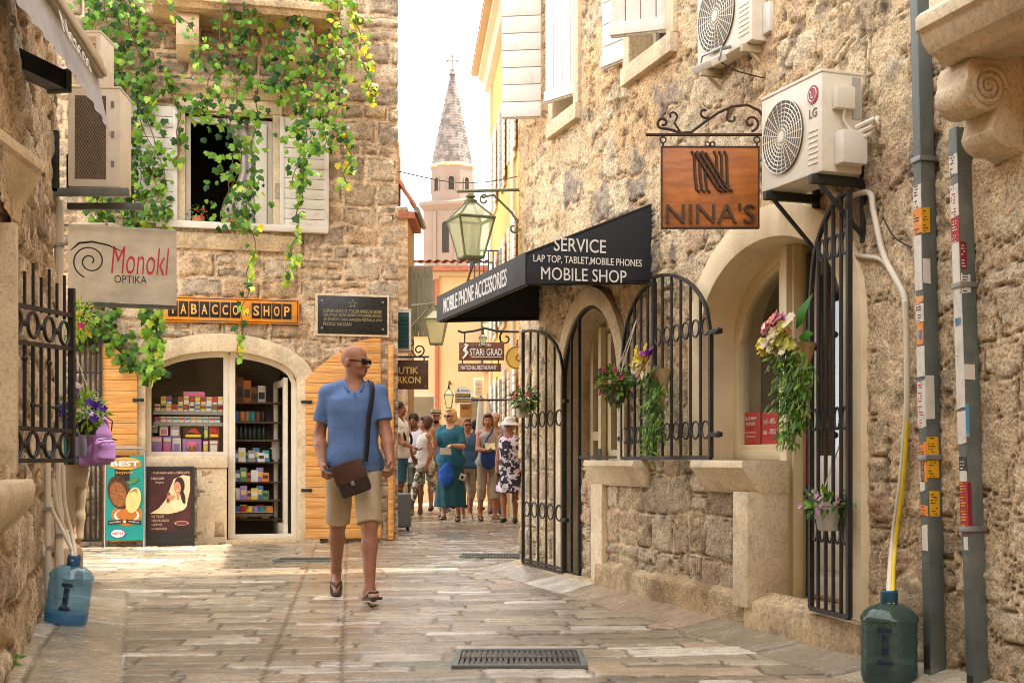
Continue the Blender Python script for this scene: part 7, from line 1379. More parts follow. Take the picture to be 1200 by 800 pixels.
def arm_caps(F, J, sd, e=0.0, k=.025, upto=None):
    s = J['s']; j = J[sd]; F.cap(v3(sd*.045*s, .01*s, 1.447*s+J['dz']), j['sh'], (.046+e*.6)*s, (.049+e*.8)*s, k)
    if upto is not None: F.cap(j['sh'], j['el'], (.050+e*.8)*s, (.050+e*1.5)*s, k, cut=upto); return
    F.cap(j['sh'], j['el'], .050*s, .039*s, k); F.cap(j['el'], j['el']*.6+j['wr']*.4, .039*s, .040*s, k); F.cap(j['el']*.6+j['wr']*.4, j['wr'], .040*s, .026*s, k)
def hand(F, J, sd, curl=.5, face=None):
    s = J['s']; j = J[sd]; d = j['fd']; side = np.cross(d, v3(0, 0, 1)); side = side/np.linalg.norm(side) if np.linalg.norm(side) > .2 else v3(0, 1, 0)
    if abs(d[2]) > .75: side = v3(0, -1, 0)
    side = side-d*(side@d); side /= np.linalg.norm(side); nrm = np.cross(side, d)*(-sd); p0 = j['wr']; kn = p0+d*.085*s
    for q in (-.5, 0, .5): F.cap(p0+side*.018*q*s*1.6, kn+side*.052*q*s, .018*s, .0155*s, .012)
    for i, (o_, L) in enumerate(((-.030, .072), (-.010, .082), (.010, .076), (.029, .058))):
        o_ = -o_; a = kn+side*o_*s; d1 = d*math.cos(curl*.8)+nrm*math.sin(curl*.8); d2 = d*math.cos(curl*1.9)+nrm*math.sin(curl*1.9); b = a+d1*L*.52*s; F.cap(a, b, .0100*s, .0092*s, .005); F.cap(b, b+d2*L*.5*s, .0092*s, .008*s, .004)
    t0 = p0+d*.03*s+side*.026*s; t1 = t0+(d*.6+side*.65+nrm*.35)*.042*s; F.cap(t0, t1, .0135*s, .011*s, .01); F.cap(t1, t1+(d*.9+nrm*.4)*.030*s, .011*s, .009*s, .005)
def leg_caps(F, J, sd, e=0.0, k=.025):
    s = J['s']; j = J[sd]; F.cap(j['hip']+v3(0, 0, .0), j['knee'], .082*s, .053*s, k); F.cap(j['knee'], j['knee']*.68+j['ankle']*.32+v3(0, .012*s, 0), .052*s, .054*s, k); F.cap(j['knee']*.68+j['ankle']*.32+v3(0, .012*s, 0), j['ankle'], .053*s, .034*s, k)
    F.cap(j['ankle'], j['heel']+v3(0, 0, .022*s), .034*s, .030*s, k); F.cap(j['heel']+v3(0, 0, .020*s), j['heel']*.35+j['toe']*.65+v3(0, 0, .014*s), .030*s, .034*s, .02); F.cap(j['heel']*.35+j['toe']*.65+v3(0, 0, .012*s), j['toe']+v3(0, 0, .008*s), .032*s, .020*s, .015)
def head_frame(J, yaw, pitch):
    s, dz = J['s'], J['dz']; Rm = rotz(yaw) @ rotx(pitch); piv = v3(0, .004*s, 1.508*s+dz); return Rm, piv, lambda x, y, z: piv+Rm @ (v3(x, y, z)*s)
def head(F, J, yaw, pitch):
    s = J['s']; Rm, piv, h = head_frame(J, yaw, pitch); F.cap(v3(0, .018*s, 1.455*s+J['dz']), h(0, .005, .06), .060*s, .054*s, .03); E = lambda c, r, k=.015, op='u': F.ell(h(*c), [q*s for q in r], k, op, Rm)
    E((0, .005, .135), (.074, .093, .085)); E((0, -.022, .095), (.062, .072, .085)); E((0, -.040, .045), (.050, .050, .046)); E((0, -.074, .026), (.022, .016, .017), .014)
    for sd in (-1, 1): E((sd*.076, .010, .095), (.010, .020, .030), .008); E((sd*.032, -.096, .112), (.017, .014, .012), .012, 's'); E((sd*.040, -.068, .078), (.022, .02, .018), .015)
    E((0, -.084, .126), (.045, .012, .010), .014); F.cap(h(0, -.092, .110), h(0, -.112, .080), .008*s, .0125*s, .012); E((0.011, -.100, .077), (.009, .009, .008), .006); E((-.011, -.100, .077), (.009, .009, .008), .006)
    F.cap(h(-.018, -.090, .054), h(.018, -.090, .054), .006*s, .006*s, .008); F.cap(h(-.015, -.087, .045), h(.015, -.087, .045), .006*s, .006*s, .008); E((0, -.098, .0495), (.022, .01, .0016), .003, 's')
SKINS = {'tan': '#9c6c4e', 'light': '#b98c6c', 'dark': '#7a4c33', 'red': '#98674d'}
def skin(n): return mat('skin_'+n, SKINS[n], .52, var=.16, vscale=22, bump=.14, bscale=130, spec=.35, wear='#9a5f48', wscale=16, wamt=.35)
def cloth(name, c='#888888', **k): return mat('cloth_'+name, c, .85, var=k.pop('var', .14), vscale=k.pop('vscale', 10), bump=k.pop('bump', .3), bscale=k.pop('bscale', 45), **k)
def person(label, x, y, face, H=1.68, fem=False, legs=None, arms=None, hy=0, hp=0, sk='tan', top=None, bottom=None, hair=None, shoes=None, hat=None, glasses=None, h=.011, beard=None, wide=1.0, curl=.6, twist=0, dress=None, group=None):
    """top: (kind, material, hem, sleeve); bottom: (kind, material, length); face: heading in degrees, 0 towards the camera"""
    legs = legs or {-1: (4, 2, 8), 1: (-3, 4, 8)}; arms = arms or {-1: (5, 8, 12, 0), 1: (5, 8, 12, 0)}; J = skeleton(H, legs, arms, fem, R(twist)); s, dz = J['s'], J['dz']; hy, hp = R(hy), R(hp)
    t = thing('person', label, 'person', Matrix.Translation((x, y, .016)) @ Matrix.Rotation(R(face), 4, 'Z'), group)
    pts = np.array([J[q][n] for q in (-1, 1) for n in ('hip', 'knee', 'ankle', 'heel', 'toe', 'sh', 'el', 'wr')]+[J[q]['wr']+J[q]['fd']*.17*s for q in (-1, 1)]+[v3(0, 0, 1.80*s+dz)])
    lo, hi = pts.min(0)-.10*s-v3(.06, .08, 0), pts.max(0)+.09*s+v3(.06, .08, 0); F = lambda hh=h: Field(lo, hi, hh)
    b = F(); b.loft(torso_rows(J, fem, -.004, wide=wide), .03)
    for sd in (-1, 1): arm_caps(b, J, sd); hand(b, J, sd, curl); leg_caps(b, J, sd)
    head(b, J, hy, hp); body = b.build('body', skin(sk), t); Rm, piv, hd = head_frame(J, hy, hp)
    e = MB(); em = mat('eye_white', '#d8d0c4', .3, bump=0); 
    for sd in (-1, 1):
        q = MB(); q.ball(tuple(hd(sd*.032, -.0800, .111)), .0112*s, 10); eo = q.build('eye', em, body); q = MB(); q.ball(tuple(hd(sd*.032-.0, -.0868, .1105)), .0066*s, 8); q.build('iris', mat('iris_brown', '#2a1a10', .2, bump=0), body)
        q = MB(); q.tube([tuple(hd(sd*.016, -.094, .127)), tuple(hd(sd*.034, -.092, .131)), tuple(hd(sd*.050, -.080, .127))], .0038*s, 5); q.build('eyebrow', mat('brow_hair', '#3d2c1f', .8, bump=0), body)
    q = MB(); q.tube([tuple(hd(-.022, -.0885, .050)), tuple(hd(-.009, -.0985, .0525)), tuple(hd(.009, -.0985, .0525)), tuple(hd(.022, -.0885, .050))], .0046*s, 6, flat=1); q.build('lips', mat('lip', '#8a4a3c', .45, bump=0), body)
    rows = lambda *a, **k: torso_rows(J, fem, *a, wide=wide, **k)
    if bottom:
        kind, m, ln = bottom; f = F(); f.loft(rows(.014, z0=.785, z1=1.03), .03)
        for sd in (-1, 1):
            j = J[sd]
            if kind == 'shorts': f.cap(j['hip'], j['knee'], .098*s, .083*s, .03, cut=ln)
            elif kind == 'capri': f.cap(j['hip'], j['knee'], .094*s, .074*s, .03); f.cap(j['knee'], j['ankle'], .074*s, .070*s, .03, cut=ln)
            elif kind == 'pants': f.cap(j['hip'], j['knee'], .092*s, .068*s, .03); f.cap(j['knee'], j['ankle'], .066*s, .052*s, .03, cut=ln)
            elif kind == 'tight': f.cap(j['hip'], j['knee'], .089*s, .060*s, .03); f.cap(j['knee'], j['knee']*.68+j['ankle']*.32+v3(0, .012*s, 0), .059*s, .060*s, .03); f.cap(j['knee']*.68+j['ankle']*.32+v3(0, .012*s, 0), j['ankle'], .060*s, .044*s, .03, cut=ln)
        if kind == 'skirt': f = F(); f.loft([(ln*s+dz, .25*s, .22*s, 0, -.02*s), (.6*s+dz, .215*s, .18*s, 0, -.01*s), (.92*s+dz, .192*s, .138*s, 0, 0), (1.06*s+dz, .155*s, .12*s, 0, -.005*s)], .02, fold=.010, nf=9)
        f.wrinkle(.0028); f.build({'shorts': 'shorts', 'skirt': 'skirt'}.get(kind, 'trousers'), m, t)
    if dress:
        m, hem, wd = dress; f = F(); f.loft([(hem*s+dz, (.20+wd)*s, (.155+wd)*s, 0, -.01*s), (.75*s+dz, (.185+wd*.6)*s, (.14+wd*.5)*s, 0, -.005*s)]+[r_ for r_ in rows(.018, z0=.90, z1=1.40)], .02, fold=.008, nf=8)
        for sd in (-1, 1): f.cap(J[sd]['sh']*.62+v3(0, 0, 1.42*s+dz)*.38, v3(sd*.10*s, -.07*s, 1.33*s+dz), .058*s, .055*s, .03); f.cap(J[sd]['sh']*.62+v3(0, 0, 1.42*s+dz)*.38, v3(sd*.10*s, .07*s, 1.33*s+dz), .058*s, .055*s, .03)
        f.wrinkle(.0022); f.build('dress', m, t)
    if top:
        kind, m, hem, slv = top; f = F(); r_ = rows(.016, z0=hem, z1=1.465); r_ = [(q[0], q[1]+s*.020*max(0, min(1, (1.10*s+dz-q[0])/.12)), q[2]+s*.024*max(0, min(1, (1.10*s+dz-q[0])/.12)), 0, q[4]) for q in r_]; f.loft(r_, .02)
        if slv:
            for sd in (-1, 1):
                arm_caps(f, J, sd, .013, .03, upto=min(slv, 1.0))
                if slv > 1: f.cap(J[sd]['el'], J[sd]['wr'], .056*s, .05*s, .02, cut=slv-1)
        else:
            for sd in (-1, 1): f.cap(J[sd]['sh']*.66+v3(0, 0, 1.44*s+dz)*.34, v3(sd*.105*s, 0, 1.34*s+dz), .050*s, .09*s, .03)
        f.ell(v3(0, -.065*s, 1.485*s+dz), ((.066 if kind != 'collar' else .052)*s, .085*s, {'vneck': .105, 'collar': .075}.get(kind, .070)*s), .012, 's'); f.wrinkle(.0042 if h > .008 else .0036); f.wrinkle(.003, 9)
        o = f.build('shirt' if kind != 'tank' else 'tank_top', m, t)
        if kind == 'collar':
            q = MB()
            for sd in (-1, 1): q.tube([(0, .072*s, 1.485*s+dz), (sd*.050*s, .045*s, 1.488*s+dz), (sd*.064*s, -.01*s, 1.472*s+dz), (sd*.056*s, -.060*s, 1.442*s+dz), (sd*.040*s, -.104*s, 1.405*s+dz)], [.024*s, .025*s, .026*s, .028*s, .012*s], 8, flat=.5)
            q.build('collar', m, o, smooth=70); q = MB(); q.tube([(0, -.128*s, 1.395*s+dz), (0, -.142*s, 1.25*s+dz), (0, -.142*s, 1.1*s+dz), (0, -.150*s, .9*s+dz)], .008*s, 5, flat=.5); q.build('button_placket', m, o)
    if hair:
        kind, hc = hair; f = F(min(h, .009)); m = mat('hair_'+hc.strip('#'), hc, .55, var=.35, vscale=40, bump=.5, bscale=90, stretch=(1, 1, .4)); E = lambda c, r, k=.012, op='u': f.ell(hd(*c), [q*s for q in r], k, op, Rm)
        E((0, .014, .150), (.086, .098, .088)); E((0, .045, .10), (.080, .066, .085))
        if kind in ('bob', 'curly'): E((.055, .02, .085), (.038, .062, .075)); E((-.055, .02, .085), (.038, .062, .075)); E((0, -.055, .205), (.062, .045, .032))
        if kind == 'curly': E((0, .04, .16), (.105, .100, .095)); E((.07, .03, .11), (.04, .06, .07)); E((-.07, .03, .11), (.04, .06, .07))
        E((0, -.085, .085), (.060, .060, .090), .012, 's')
        if kind == 'short': E((0, -.03, .06), (.12, .12, .06), .012, 's')
        if hat: E((0, 0, .262), (.17, .17, .092), .004, 's')
        x_, y_, z_ = f._p((slice(None),)*3); f.D = f.D+(.004*np.sin(70*x_+9*np.sin(30*z_))*np.sin(60*z_+40*y_)).astype(np.float32); f.build('hair', m, t)
    if beard: f = F(min(h, .009)); f.ell(hd(0, -.050, .032), [q*s for q in (.054, .050, .040)], .01, 'u', Rm); f.ell(hd(0, -.02, .088), [q*s for q in (.2, .2, .030)], .01, 's', Rm); f.build('beard', mat('hair_'+beard.strip('#'), beard, .7, var=.3), t)
    if shoes:
        kind, m = shoes
        for sd in (-1, 1):
            j = J[sd]; f = F(min(h, .009)); hl, to = j['heel'], j['toe']
            if kind == 'shoe': f.cap(hl+v3(0, 0, .024*s), hl*.35+to*.65+v3(0, 0, .018*s), .040*s, .042*s, .02); f.cap(hl*.35+to*.65+v3(0, 0, .016*s), to+v3(0, 0, .012*s), .040*s, .028*s, .015); f.cap(j['ankle']-v3(0, 0, .01*s), hl+v3(0, 0, .03*s), .040*s, .040*s, .02); f.plane((0, 0, 1), j['ankle'][2]-.004*s); f.plane((0, 0, -1), -(min(hl[2], to[2])-.022*s)) if abs(hl[2]-to[2]) < .03 else None; f.build('shoe', m, t)
            else:
                up = v3(0, 0, 1); n = np.cross(np.cross(j['ft'], up), j['ft']); n = n/np.linalg.norm(n); sdv = np.cross(j['ft'], n); q = MB(); out = []
                for a_, w_ in ((-.085, .018), (-.07, .032), (.0, .034), (.10, .043), (.15, .044), (.19, .036), (.215, .016)):
                    c_ = hl+j['ft']*(a_+.045)*s*.95; out.append((c_, w_*s))
                pl = [c_+sdv*w_ for c_, w_ in out]+[c_-sdv*w_ for c_, w_ in out[::-1]]; kk = len(pl); base = -.016*s
                q.add([tuple(p+n*(-.014*s)) for p in pl]+[tuple(p+n*(.004*s)) for p in pl], [tuple(range(kk))[::-1], tuple(range(kk, 2*kk))]+[(i, (i+1) % kk, (i+1) % kk+kk, i+kk) for i in range(kk)]); so = q.build('sandal', m, t, smooth=40)
                c0 = hl*.30+to*.70; q = MB(); q.tube([tuple(c0+sdv*.040*s-j['ft']*.05*s+n*.008*s), tuple(c0+sdv*.028*s+j['ft']*.0*s+n*.040*s), tuple(c0+j['ft']*.045*s+n*.036*s), tuple(c0-sdv*.028*s+n*.042*s), tuple(c0-sdv*.040*s-j['ft']*.05*s+n*.008*s)], .008*s, 6, flat=.7); q.build('strap', m, so)
    if glasses:
        q = MB(); 
        for sd in (-1, 1): q.ball(tuple(hd(sd*.034, -.099, .110)), (.024*s, .009*s, .018*s), 12) if False else q.tube([tuple(hd(sd*.012, -.108, .110)), tuple(hd(sd*.034, -.106, .110)), tuple(hd(sd*.058, -.092, .112))], [.013*s, .019*s, .013*s], 8, flat=.45); q.tube([tuple(hd(sd*.060, -.090, .114)), tuple(hd(sd*.078, .005, .114))], .004*s, 5)
        q.tube([tuple(hd(-.014, -.108, .116)), tuple(hd(.014, -.108, .116))], .004*s, 5); q.build('sunglasses', mat('dark_lens', '#12100e', .15, bump=0, var=.05), t)
    if hat:
        kind, m, band = hat; q = MB(); Mh = Matrix([[*Rm[i], hd(0, .008, .158)[i]] for i in range(3)]+[[0, 0, 0, 1]])
        if kind == 'fedora': q.lathe([(.150*s, -.002), (.148*s, .004), (.092*s, .008), (.090*s, .05*s), (.082*s, .095*s), (.050*s, .105*s), (.001, .092*s)], 28, M=Mh); q.lathe([(.151*s, -.003), (.09*s, -.004)], 28, M=Mh)
        elif kind == 'sunhat': q.lathe([(.185*s, -.050*s), (.150*s, -.022*s), (.098*s, .008), (.096*s, .055*s), (.075*s, .085*s), (.001, .095*s)], 30, M=Mh)
        elif kind == 'cap': q.lathe([(.092*s, -.01), (.093*s, .02), (.075*s, .065*s), (.001, .085*s)], 24, M=Mh)
        ho = q.build('hat', m, t, smooth=60)
        if band: q = MB(); q.lathe([(.0935*s, .008), (.0935*s, .034*s), (.0915*s, .036*s)], 28, M=Mh, cap=False); q.build('hat_band', band, ho)
    t['_j'] = 0; del t['_j']; return t, J, hd
def W2(t, p): return t.matrix_world @ Vector(tuple(p))

# ---- the man walking towards us
MX, MY = (414-600)/FPX*8.62, 8.62
man, J, hd = person('bald man in a blue shirt and beige shorts walking towards us with a shoulder bag', MX, MY, 12, H=1.735, legs={-1: (-15, 24, 4), 1: (18, 5, 10)}, arms={-1: (-10, 13, 46, 14), 1: (16, 11, 24, -2)}, hy=56, hp=4, sk='red', h=.0065, twist=-8,
    top=('collar', cloth('blue_linen', '#56719b', var=.22, vscale=5, bump=.35, bscale=60), .87, .70), bottom=('shorts', cloth('beige_shorts', '#b09c7c', bump=.3, bscale=70, var=.12), .97), shoes=('sandal', mat('brown_sandal', '#33241a', .6, var=.2)), glasses=True, curl=.9)
# messenger bag and strap
pr = J[-1]; bagc = v3(-.155, -.155, .885+J['dz']*.0); f = Field(bagc-.26, bagc+.26, .008)
BG = thing('shoulder_bag', 'brown leather shoulder bag hanging at the walking man\'s hip', 'bag', man.matrix_world @ Matrix.Translation((-.03, -.235, .82)) @ Matrix.Rotation(R(-20), 4, 'Y') @ Matrix.Rotation(R(-10), 4, 'Z'))
q = MB(); q.box(-.104, .104, -.045, .05, -.11, .11); q.build('bag', mat('bag_leather', '#2a201b', .45, var=.25, bump=.15, wear='#4a3326', wscale=4, wamt=.5), BG, bevel=.03, seg=3); q = MB(); q.box(-.105, .105, -.056, -.043, -.02, .115); q.build('flap', mat('flap_leather', '#4b2e20', .45, var=.25, bump=.15), BG, bevel=.012); q = MB(); q.box(-.012, .012, -.062, -.055, -.045, -.015); q.build('buckle', M_metalg, BG, bevel=.003)
Mi = BG.matrix_world.inverted(); loc = lambda x, y, z: tuple(Mi @ (man.matrix_world @ Vector((x, y, z)))); q = MB()
q.tube(smooth_path([loc(.06, -.225, .93), loc(.075, -.195, 1.05), loc(.085, -.175, 1.20), loc(.105, -.150, 1.32), loc(.12, -.085, 1.425), loc(.115, .0, 1.472), loc(.10, .09, 1.42), loc(.0, .15, 1.2), loc(-.13, .16, .98), loc(-.215, .0, .90), loc(-.17, -.17, .90)], 5), .019, 6, flat=.25); q.build('strap', mat('bag_strap', '#17161a', .6, bump=.05), BG, smooth=60)

# ---- the crowd down the street
def at_(u, Y): return (u-600)/FPX*Y, Y
SW = cloth('white_cotton', '#cfcac2'); GY = cloth('grey_cotton', '#96918c'); CAMO = mat('cloth_camo', '#5f5c4c', .85, var=.5, vscale=9, bump=.2, wear='#c9c0aa', wscale=11, wamt=.95, wlo=.50, whi=.54, wdet=2); FLOR = mat('cloth_floral', '#d3c8d2', .85, var=.2, vscale=14, bump=.2, wear='#1b1a26', wscale=9, wamt=.97, wlo=.47, whi=.51, wdet=2.5)
TEAL = cloth('teal_knit', '#1d5a6c'); NAVY = cloth('slate_blue', '#3d5a74'); BEI = cloth('beige_linen', '#a5937a'); TEALS = cloth('deep_teal', '#164650'); SHB = cloth('teal_shorts', '#2f5f70')
x, y = at_(468, 20.4); p1, J1_, _ = person('man in white tee carrying a black backpack beside the corner', x, y, 70, H=1.84, sk='dark', hair=('short', '#1a1512'), top=('tee', SW, .88, .62), bottom=('shorts', cloth('blue_shorts', '#2b5a72'), .95), shoes=('shoe', mat('dark_shoe', '#2d2a2a', .6)), arms={-1: (18, 8, 50, 10), 1: (5, 8, 20, 0)}, hy=10)
B1 = thing('backpack', 'black backpack on the back of the man at the corner', 'bag', p1.matrix_world @ Matrix.Translation((0, .20, 1.02))); q = MB(); q.box(-.15, .15, -.07, .11, 0, .46); q.build('pack', cloth('black_nylon', '#1b1c20'), B1, bevel=.05, seg=3); q = MB(); q.box(-.11, .11, .10, .15, .04, .22); q.build('front_pocket', cloth('black_nylon'), B1, bevel=.025)
for sx_ in (-.10, .10): q = MB(); q.tube(smooth_path([(sx_, -.06, .40), (sx_*1.05, -.16, .43), (sx_*1.15, -.335, .32), (sx_*1.2, -.33, .15), (sx_*1.1, -.06, .05)], 4), .022, 6, flat=.3); q.build('strap', cloth('black_nylon'), B1, smooth=60)
x, y = at_(486, 21.6); person('dark haired man in white tee and grey green shorts looking down', x, y, -5, H=1.70, sk='dark', hp=24, hy=-10, hair=('short', '#17120f'), top=('tee', cloth('cool_white', '#c4c6d2'), .88, .6), bottom=('shorts', cloth('green_shorts', '#6f7d70'), .96), shoes=('shoe', mat('dark_shoe')), arms={-1: (22, 8, 70, 25), 1: (20, 8, 72, 25)})
x, y = at_(498, 20.8); person('woman in a white sleeveless top and camouflage trousers striding left', x, y, -62, H=1.64, fem=True, sk='tan', hair=('curly', '#46291c'), top=('tank', SW, .84, 0), bottom=('tight', CAMO, 1.0), shoes=('shoe', mat('blue_white_shoe', '#7d86a0', .6)), legs={-1: (20, 4, 5), 1: (-20, 12, 5)}, arms={-1: (20, 10, 60, 15), 1: (-6, 10, 30, 0)}, hy=-8)
x, y = at_(511, 23.0); person('bearded man in grey tee wearing a straw hat with dark band', x, y, 4, H=1.80, sk='light', beard='#2e2119', top=('tee', cloth('lilac_grey', '#8f8c98'), .88, .6), bottom=('shorts', BEI, .95), shoes=('shoe', mat('dark_shoe')), hat=('fedora', mat('straw', '#c5b48c', .8, var=.2, vscale=40, bump=.4, bscale=120), mat('hat_band', '#3b3128', .7)))
x, y = at_(528, 19.3); p5, J5, _ = person('blonde woman in a teal top and long dark teal skirt with sunglasses', x, y, -8, H=1.68, fem=True, wide=1.12, sk='light', hy=-32, hair=('bob', '#c2a06a'), glasses=True, top=('tee', TEAL, .84, .85), bottom=('skirt', TEALS, .20), shoes=('sandal', mat('brown_sandal')), legs={-1: (9, 3, 5), 1: (-6, 14, 5)}, arms={-1: (30, 14, 100, 10), 1: (22, 12, 72, 36)})
t = thing('paper_map', 'folded white paper in the blonde woman\'s hand', 'paper', p5.matrix_world @ Matrix.Translation((.0, -.34, 1.06)) @ Matrix.Rotation(R(25), 4, 'X')); q = MB(); q.box(-.09, .07, -.006, .006, -.05, .05); q.box(-.085, .075, -.012, -.007, -.045, .055); q.build('paper', M_white, t)
t = thing('shoulder_bag', 'bright blue cloth bag held before the blonde woman\'s skirt', 'bag', p5.matrix_world @ Matrix.Translation((-.02, -.25, .70))); q = Field((-.16, -.1, -.2), (.16, .1, .22), .012); q.ell((0, 0, 0), (.12, .055, .15), .02); q.ell((.02, -.01, .1), (.07, .04, .1), .03); q.wrinkle(.006, 26); q.build('bag', cloth('bright_blue', '#1d4fa8'), t); q = MB(); q.tube([(-.05, 0, .12), (-.03, .0, .30), (.05, .0, .30), (.06, 0, .12)], .01, 6); q.build('strap', cloth('bright_blue'), t)
t = thing('camera', 'small square camera hanging at the blonde woman\'s side', 'camera', p5.matrix_world @ Matrix.Translation((.22, -.20, .68)) @ Matrix.Rotation(R(20), 4, 'Y')); q = MB(); q.box(-.045, .045, -.02, .02, -.05, .05); q.build('case', mat('khaki_case', '#b3a98c', .6), t, bevel=.008); q = MB(); q.lathe([(.022, -.01), (.022, .02), (.015, .022)], 14, M=Matrix.Translation((0, -.015, 0)) @ Matrix.Rotation(R(90), 4, 'X')); q.build('lens', M_black, t); q = MB(); q.tube([(-.04, 0, .05), (-.09, .06, .3), (-.10, .10, .58)], .004, 5); q.build('strap', M_black, t)
x, y = at_(536, 24.2); person('blonde person in a turquoise top at the back of the crowd', x, y, 150, H=1.72, fem=True, sk='light', hair=('bob', '#b39a78'), top=('tee', cloth('turquoise', '#2f8f8a'), .85, .6), bottom=('pants', BEI, .95), shoes=('shoe', mat('dark_shoe')))
x, y = at_(547, 19.9); person('woman in a slate blue v-neck top and beige cropped trousers', x, y, 10, H=1.56, fem=True, wide=1.06, sk='red', hair=('bob', '#7c5a3e'), glasses=True, top=('vneck', NAVY, .86, .70), bottom=('capri', BEI, .35), shoes=('sandal', mat('pale_sandal', '#b5aca0', .6)), legs={-1: (10, 3, 6), 1: (-8, 14, 6)}, arms={-1: (6, 9, 30, 5), 1: (-8, 10, 14, 0)}, hy=8)
x, y = at_(572, 19.6); p8, J8, _ = person('brown haired woman in a grey tank top and wide beige trousers', x, y, 14, H=1.62, fem=True, sk='tan', hair=('bob', '#4c2f20'), top=('tank', GY, .88, 0), bottom=('capri', cloth('sand_linen', '#a4947c'), .40), shoes=('sandal', mat('brown_sandal')), legs={-1: (-8, 14, 6), 1: (9, 3, 6)}, arms={-1: (24, 10, 62, 30), 1: (4, 9, 18, 0)}, hy=-16, hp=6)
t = thing('shoulder_bag', 'dark blue bag worn in front by the woman in grey tank top', 'bag', p8.matrix_world @ Matrix.Translation((-.04, -.21, .96))); q = Field((-.18, -.1, -.22), (.18, .1, .22), .012); q.ell((0, 0, 0), (.13, .06, .17), .02); q.wrinkle(.005, 24); q.build('bag', cloth('navy_nylon', '#1c3d73'), t); q = MB(); q.tube(smooth_path([(-.08, .02, .14), (-.02, .06, .28), (.07, .10, .40), (.11, .16, .50), (.10, .25, .50)], 4), .012, 6, flat=.4); q.build('strap', cloth('navy_nylon'), t, smooth=60)
t = thing('guide_leaflet', 'pale open leaflet held by the woman in grey tank top', 'paper', p8.matrix_world @ Matrix.Translation((-.06, -.38, 1.13)) @ Matrix.Rotation(R(-30), 4, 'X')); q = MB(); q.box(-.08, .0, -.004, .004, -.05, .06, Matrix.Rotation(R(12), 4, 'Z')); q.box(.0, .08, -.004, .004, -.05, .06, Matrix.Rotation(R(-12), 4, 'Z')); q.build('pages', mat('leaflet', '#c9bd8f', .6, bump=0), t)
x, y = at_(597, 18.8); person('woman in a black and white floral dress and pale sun hat', x, y, -6, H=1.53, fem=True, wide=1.08, sk='red', hy=-24, dress=(FLOR, .48, .035), hair=('bob', '#a58a68'), glasses=True, hat=('sunhat', cloth('hat_cotton', '#bdb9ae'), None), shoes=('shoe', mat('black_shoe', '#1c2524', .6)), legs={-1: (6, 2, 6), 1: (-2, 5, 6)}, arms={-1: (2, 8, 10, 0), 1: (-8, 10, 40, 5)})
x, y = at_(557, 23.2); person('dark haired person in a white top seen between the two women', x, y, 165, H=1.64, sk='dark', hair=('short', '#1d1613'), top=('tee', cloth('pinkish_white', '#c9bcbc'), .86, .6), bottom=('pants', cloth('dark_trousers', '#3a3430'), .95), shoes=('shoe', mat('dark_shoe')))
x, y = at_(580, 22.0); person('person in a pinkish cap behind the woman in the sun hat', x, y, 12, H=1.72, sk='tan', hair=('short', '#3b2a20'), hat=('cap', cloth('pink_cap', '#b89a92'), None), top=('tee', cloth('dusty_lilac', '#8a7c86'), .86, .6), bottom=('shorts', cloth('red_shorts', '#a06a64'), .95), shoes=('shoe', mat('dark_shoe')))
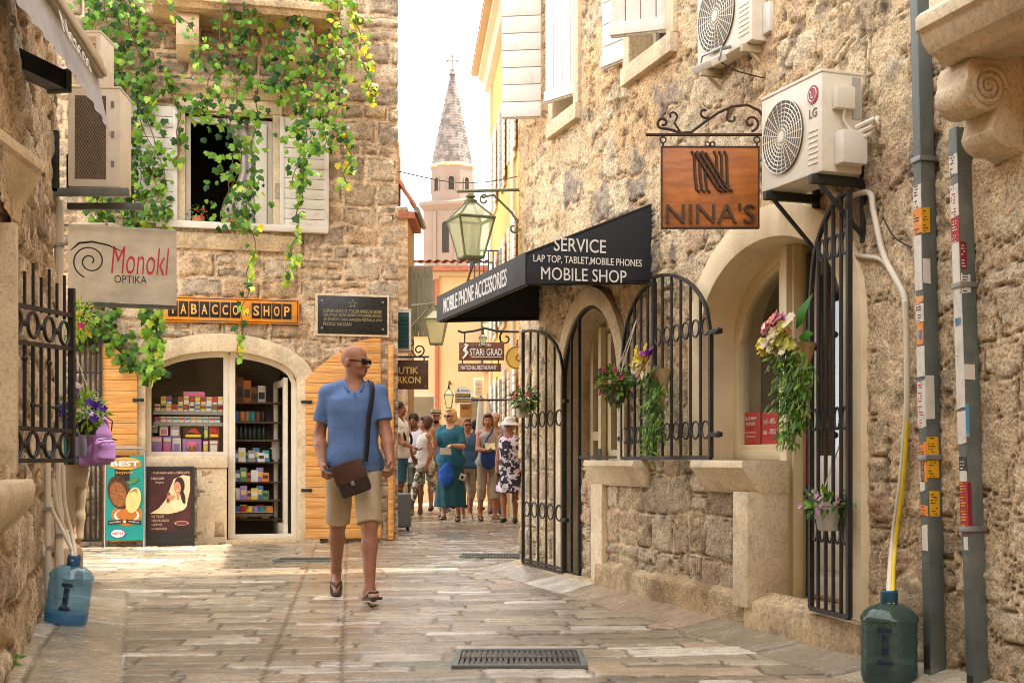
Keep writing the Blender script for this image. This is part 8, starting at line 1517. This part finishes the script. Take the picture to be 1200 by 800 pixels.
# ---- the walker with the purple backpack behind the left corner
px_, py_ = P(84, HOR, 10.6).x, 10.6
pp, JP, _ = person('person with a purple backpack and brown trousers half hidden by the left corner', px_+.0, py_, -112, H=1.56, sk='red', hair=('short', '#3b2a20'), top=('tee', cloth('dark_teal_tee', '#2a5a5a'), .98, .5), bottom=('capri', cloth('brown_trousers', '#8c7a60'), .5), shoes=('shoe', mat('dark_shoe')), arms={-1: (4, 9, 12, 0), 1: (10, 12, 16, 0)}, h=.010)
PB = thing('backpack', 'purple backpack with grey straps on the person by the left corner', 'bag', pp.matrix_world @ Matrix.Translation((0, .20, .90))); q = Field((-.22, -.14, -.05), (.22, .26, .50), .009); q.loft([(0, .14, .10, 0, .04), (.03, .155, .115, 0, .04), (.25, .15, .11, 0, .04), (.38, .12, .09, 0, .03), (.44, .06, .05, 0, .02)], .03); q.wrinkle(.005, 20); q.build('pack', cloth('purple_nylon', '#6a4470', bump=.3, bscale=60), PB); q = Field((-.2, 0, -.02), (.2, .26, .3), .009); q.loft([(.02, .10, .06, 0, .13), (.05, .115, .075, 0, .13), (.17, .11, .07, 0, .13), (.22, .08, .04, 0, .12)], .02); q.wrinkle(.004, 24); q.build('front_pocket', cloth('purple_light', '#765080', bump=.3, bscale=60), PB); q = MB(); q.tube([(-.11, .17, .20), (0, .205, .215), (.11, .17, .20)], .006, 5); q.tube([(-.13, .10, .28), (-.10, .135, .36), (0, .14, .40), (.10, .135, .36), (.13, .10, .28)], .006, 5); q.build('zip', M_black, PB); q = MB(); q.tube([(-.05, .03, .43), (0, .05, .47), (.05, .03, .43)], .008, 6); q.build('handle', M_black, PB)
for sx_ in (-.11, .11): q = MB(); q.tube(smooth_path([(sx_, .0, .40), (sx_*1.05, -.12, .42), (sx_*1.1, -.31, .32), (sx_*1.1, -.30, .12), (sx_, -.04, .03)], 4), .022, 6, flat=.3); q.build('strap', cloth('grey_strap', '#4a4550'), PB, smooth=60)
q = MB(); q.box(-.04, .04, .0, .10, 0, .16) if False else q.lathe([(.05, .02), (.055, .08), (.05, .18)], 12, M=Matrix.Translation((.15, .03, .05))); q.build('mesh_pocket', cloth('grey_strap'), PB)
wr = JP[1]['wr']+JP[1]['fd']*.12; CP = thing('cap', 'white cap held in the hand of the person with the purple backpack', 'cap', pp.matrix_world @ Matrix.Translation(tuple(wr+v3(0, 0, -.06))) @ Matrix.Rotation(R(80), 4, 'Y')); q = MB(); q.lathe([(.085, 0), (.088, .03), (.07, .085), (.001, .105)], 22); q.build('crown', SW, CP, smooth=60); q = MB(); q.prism([(.07*math.cos(a)*1.2, -.07-.06*math.sin(a)) for a in np.linspace(0, math.pi, 12)], -.004, .004, M=Matrix.Rotation(R(90), 4, 'X') @ Matrix.Rotation(0, 4, 'X')); q.build('peak', SW, CP)
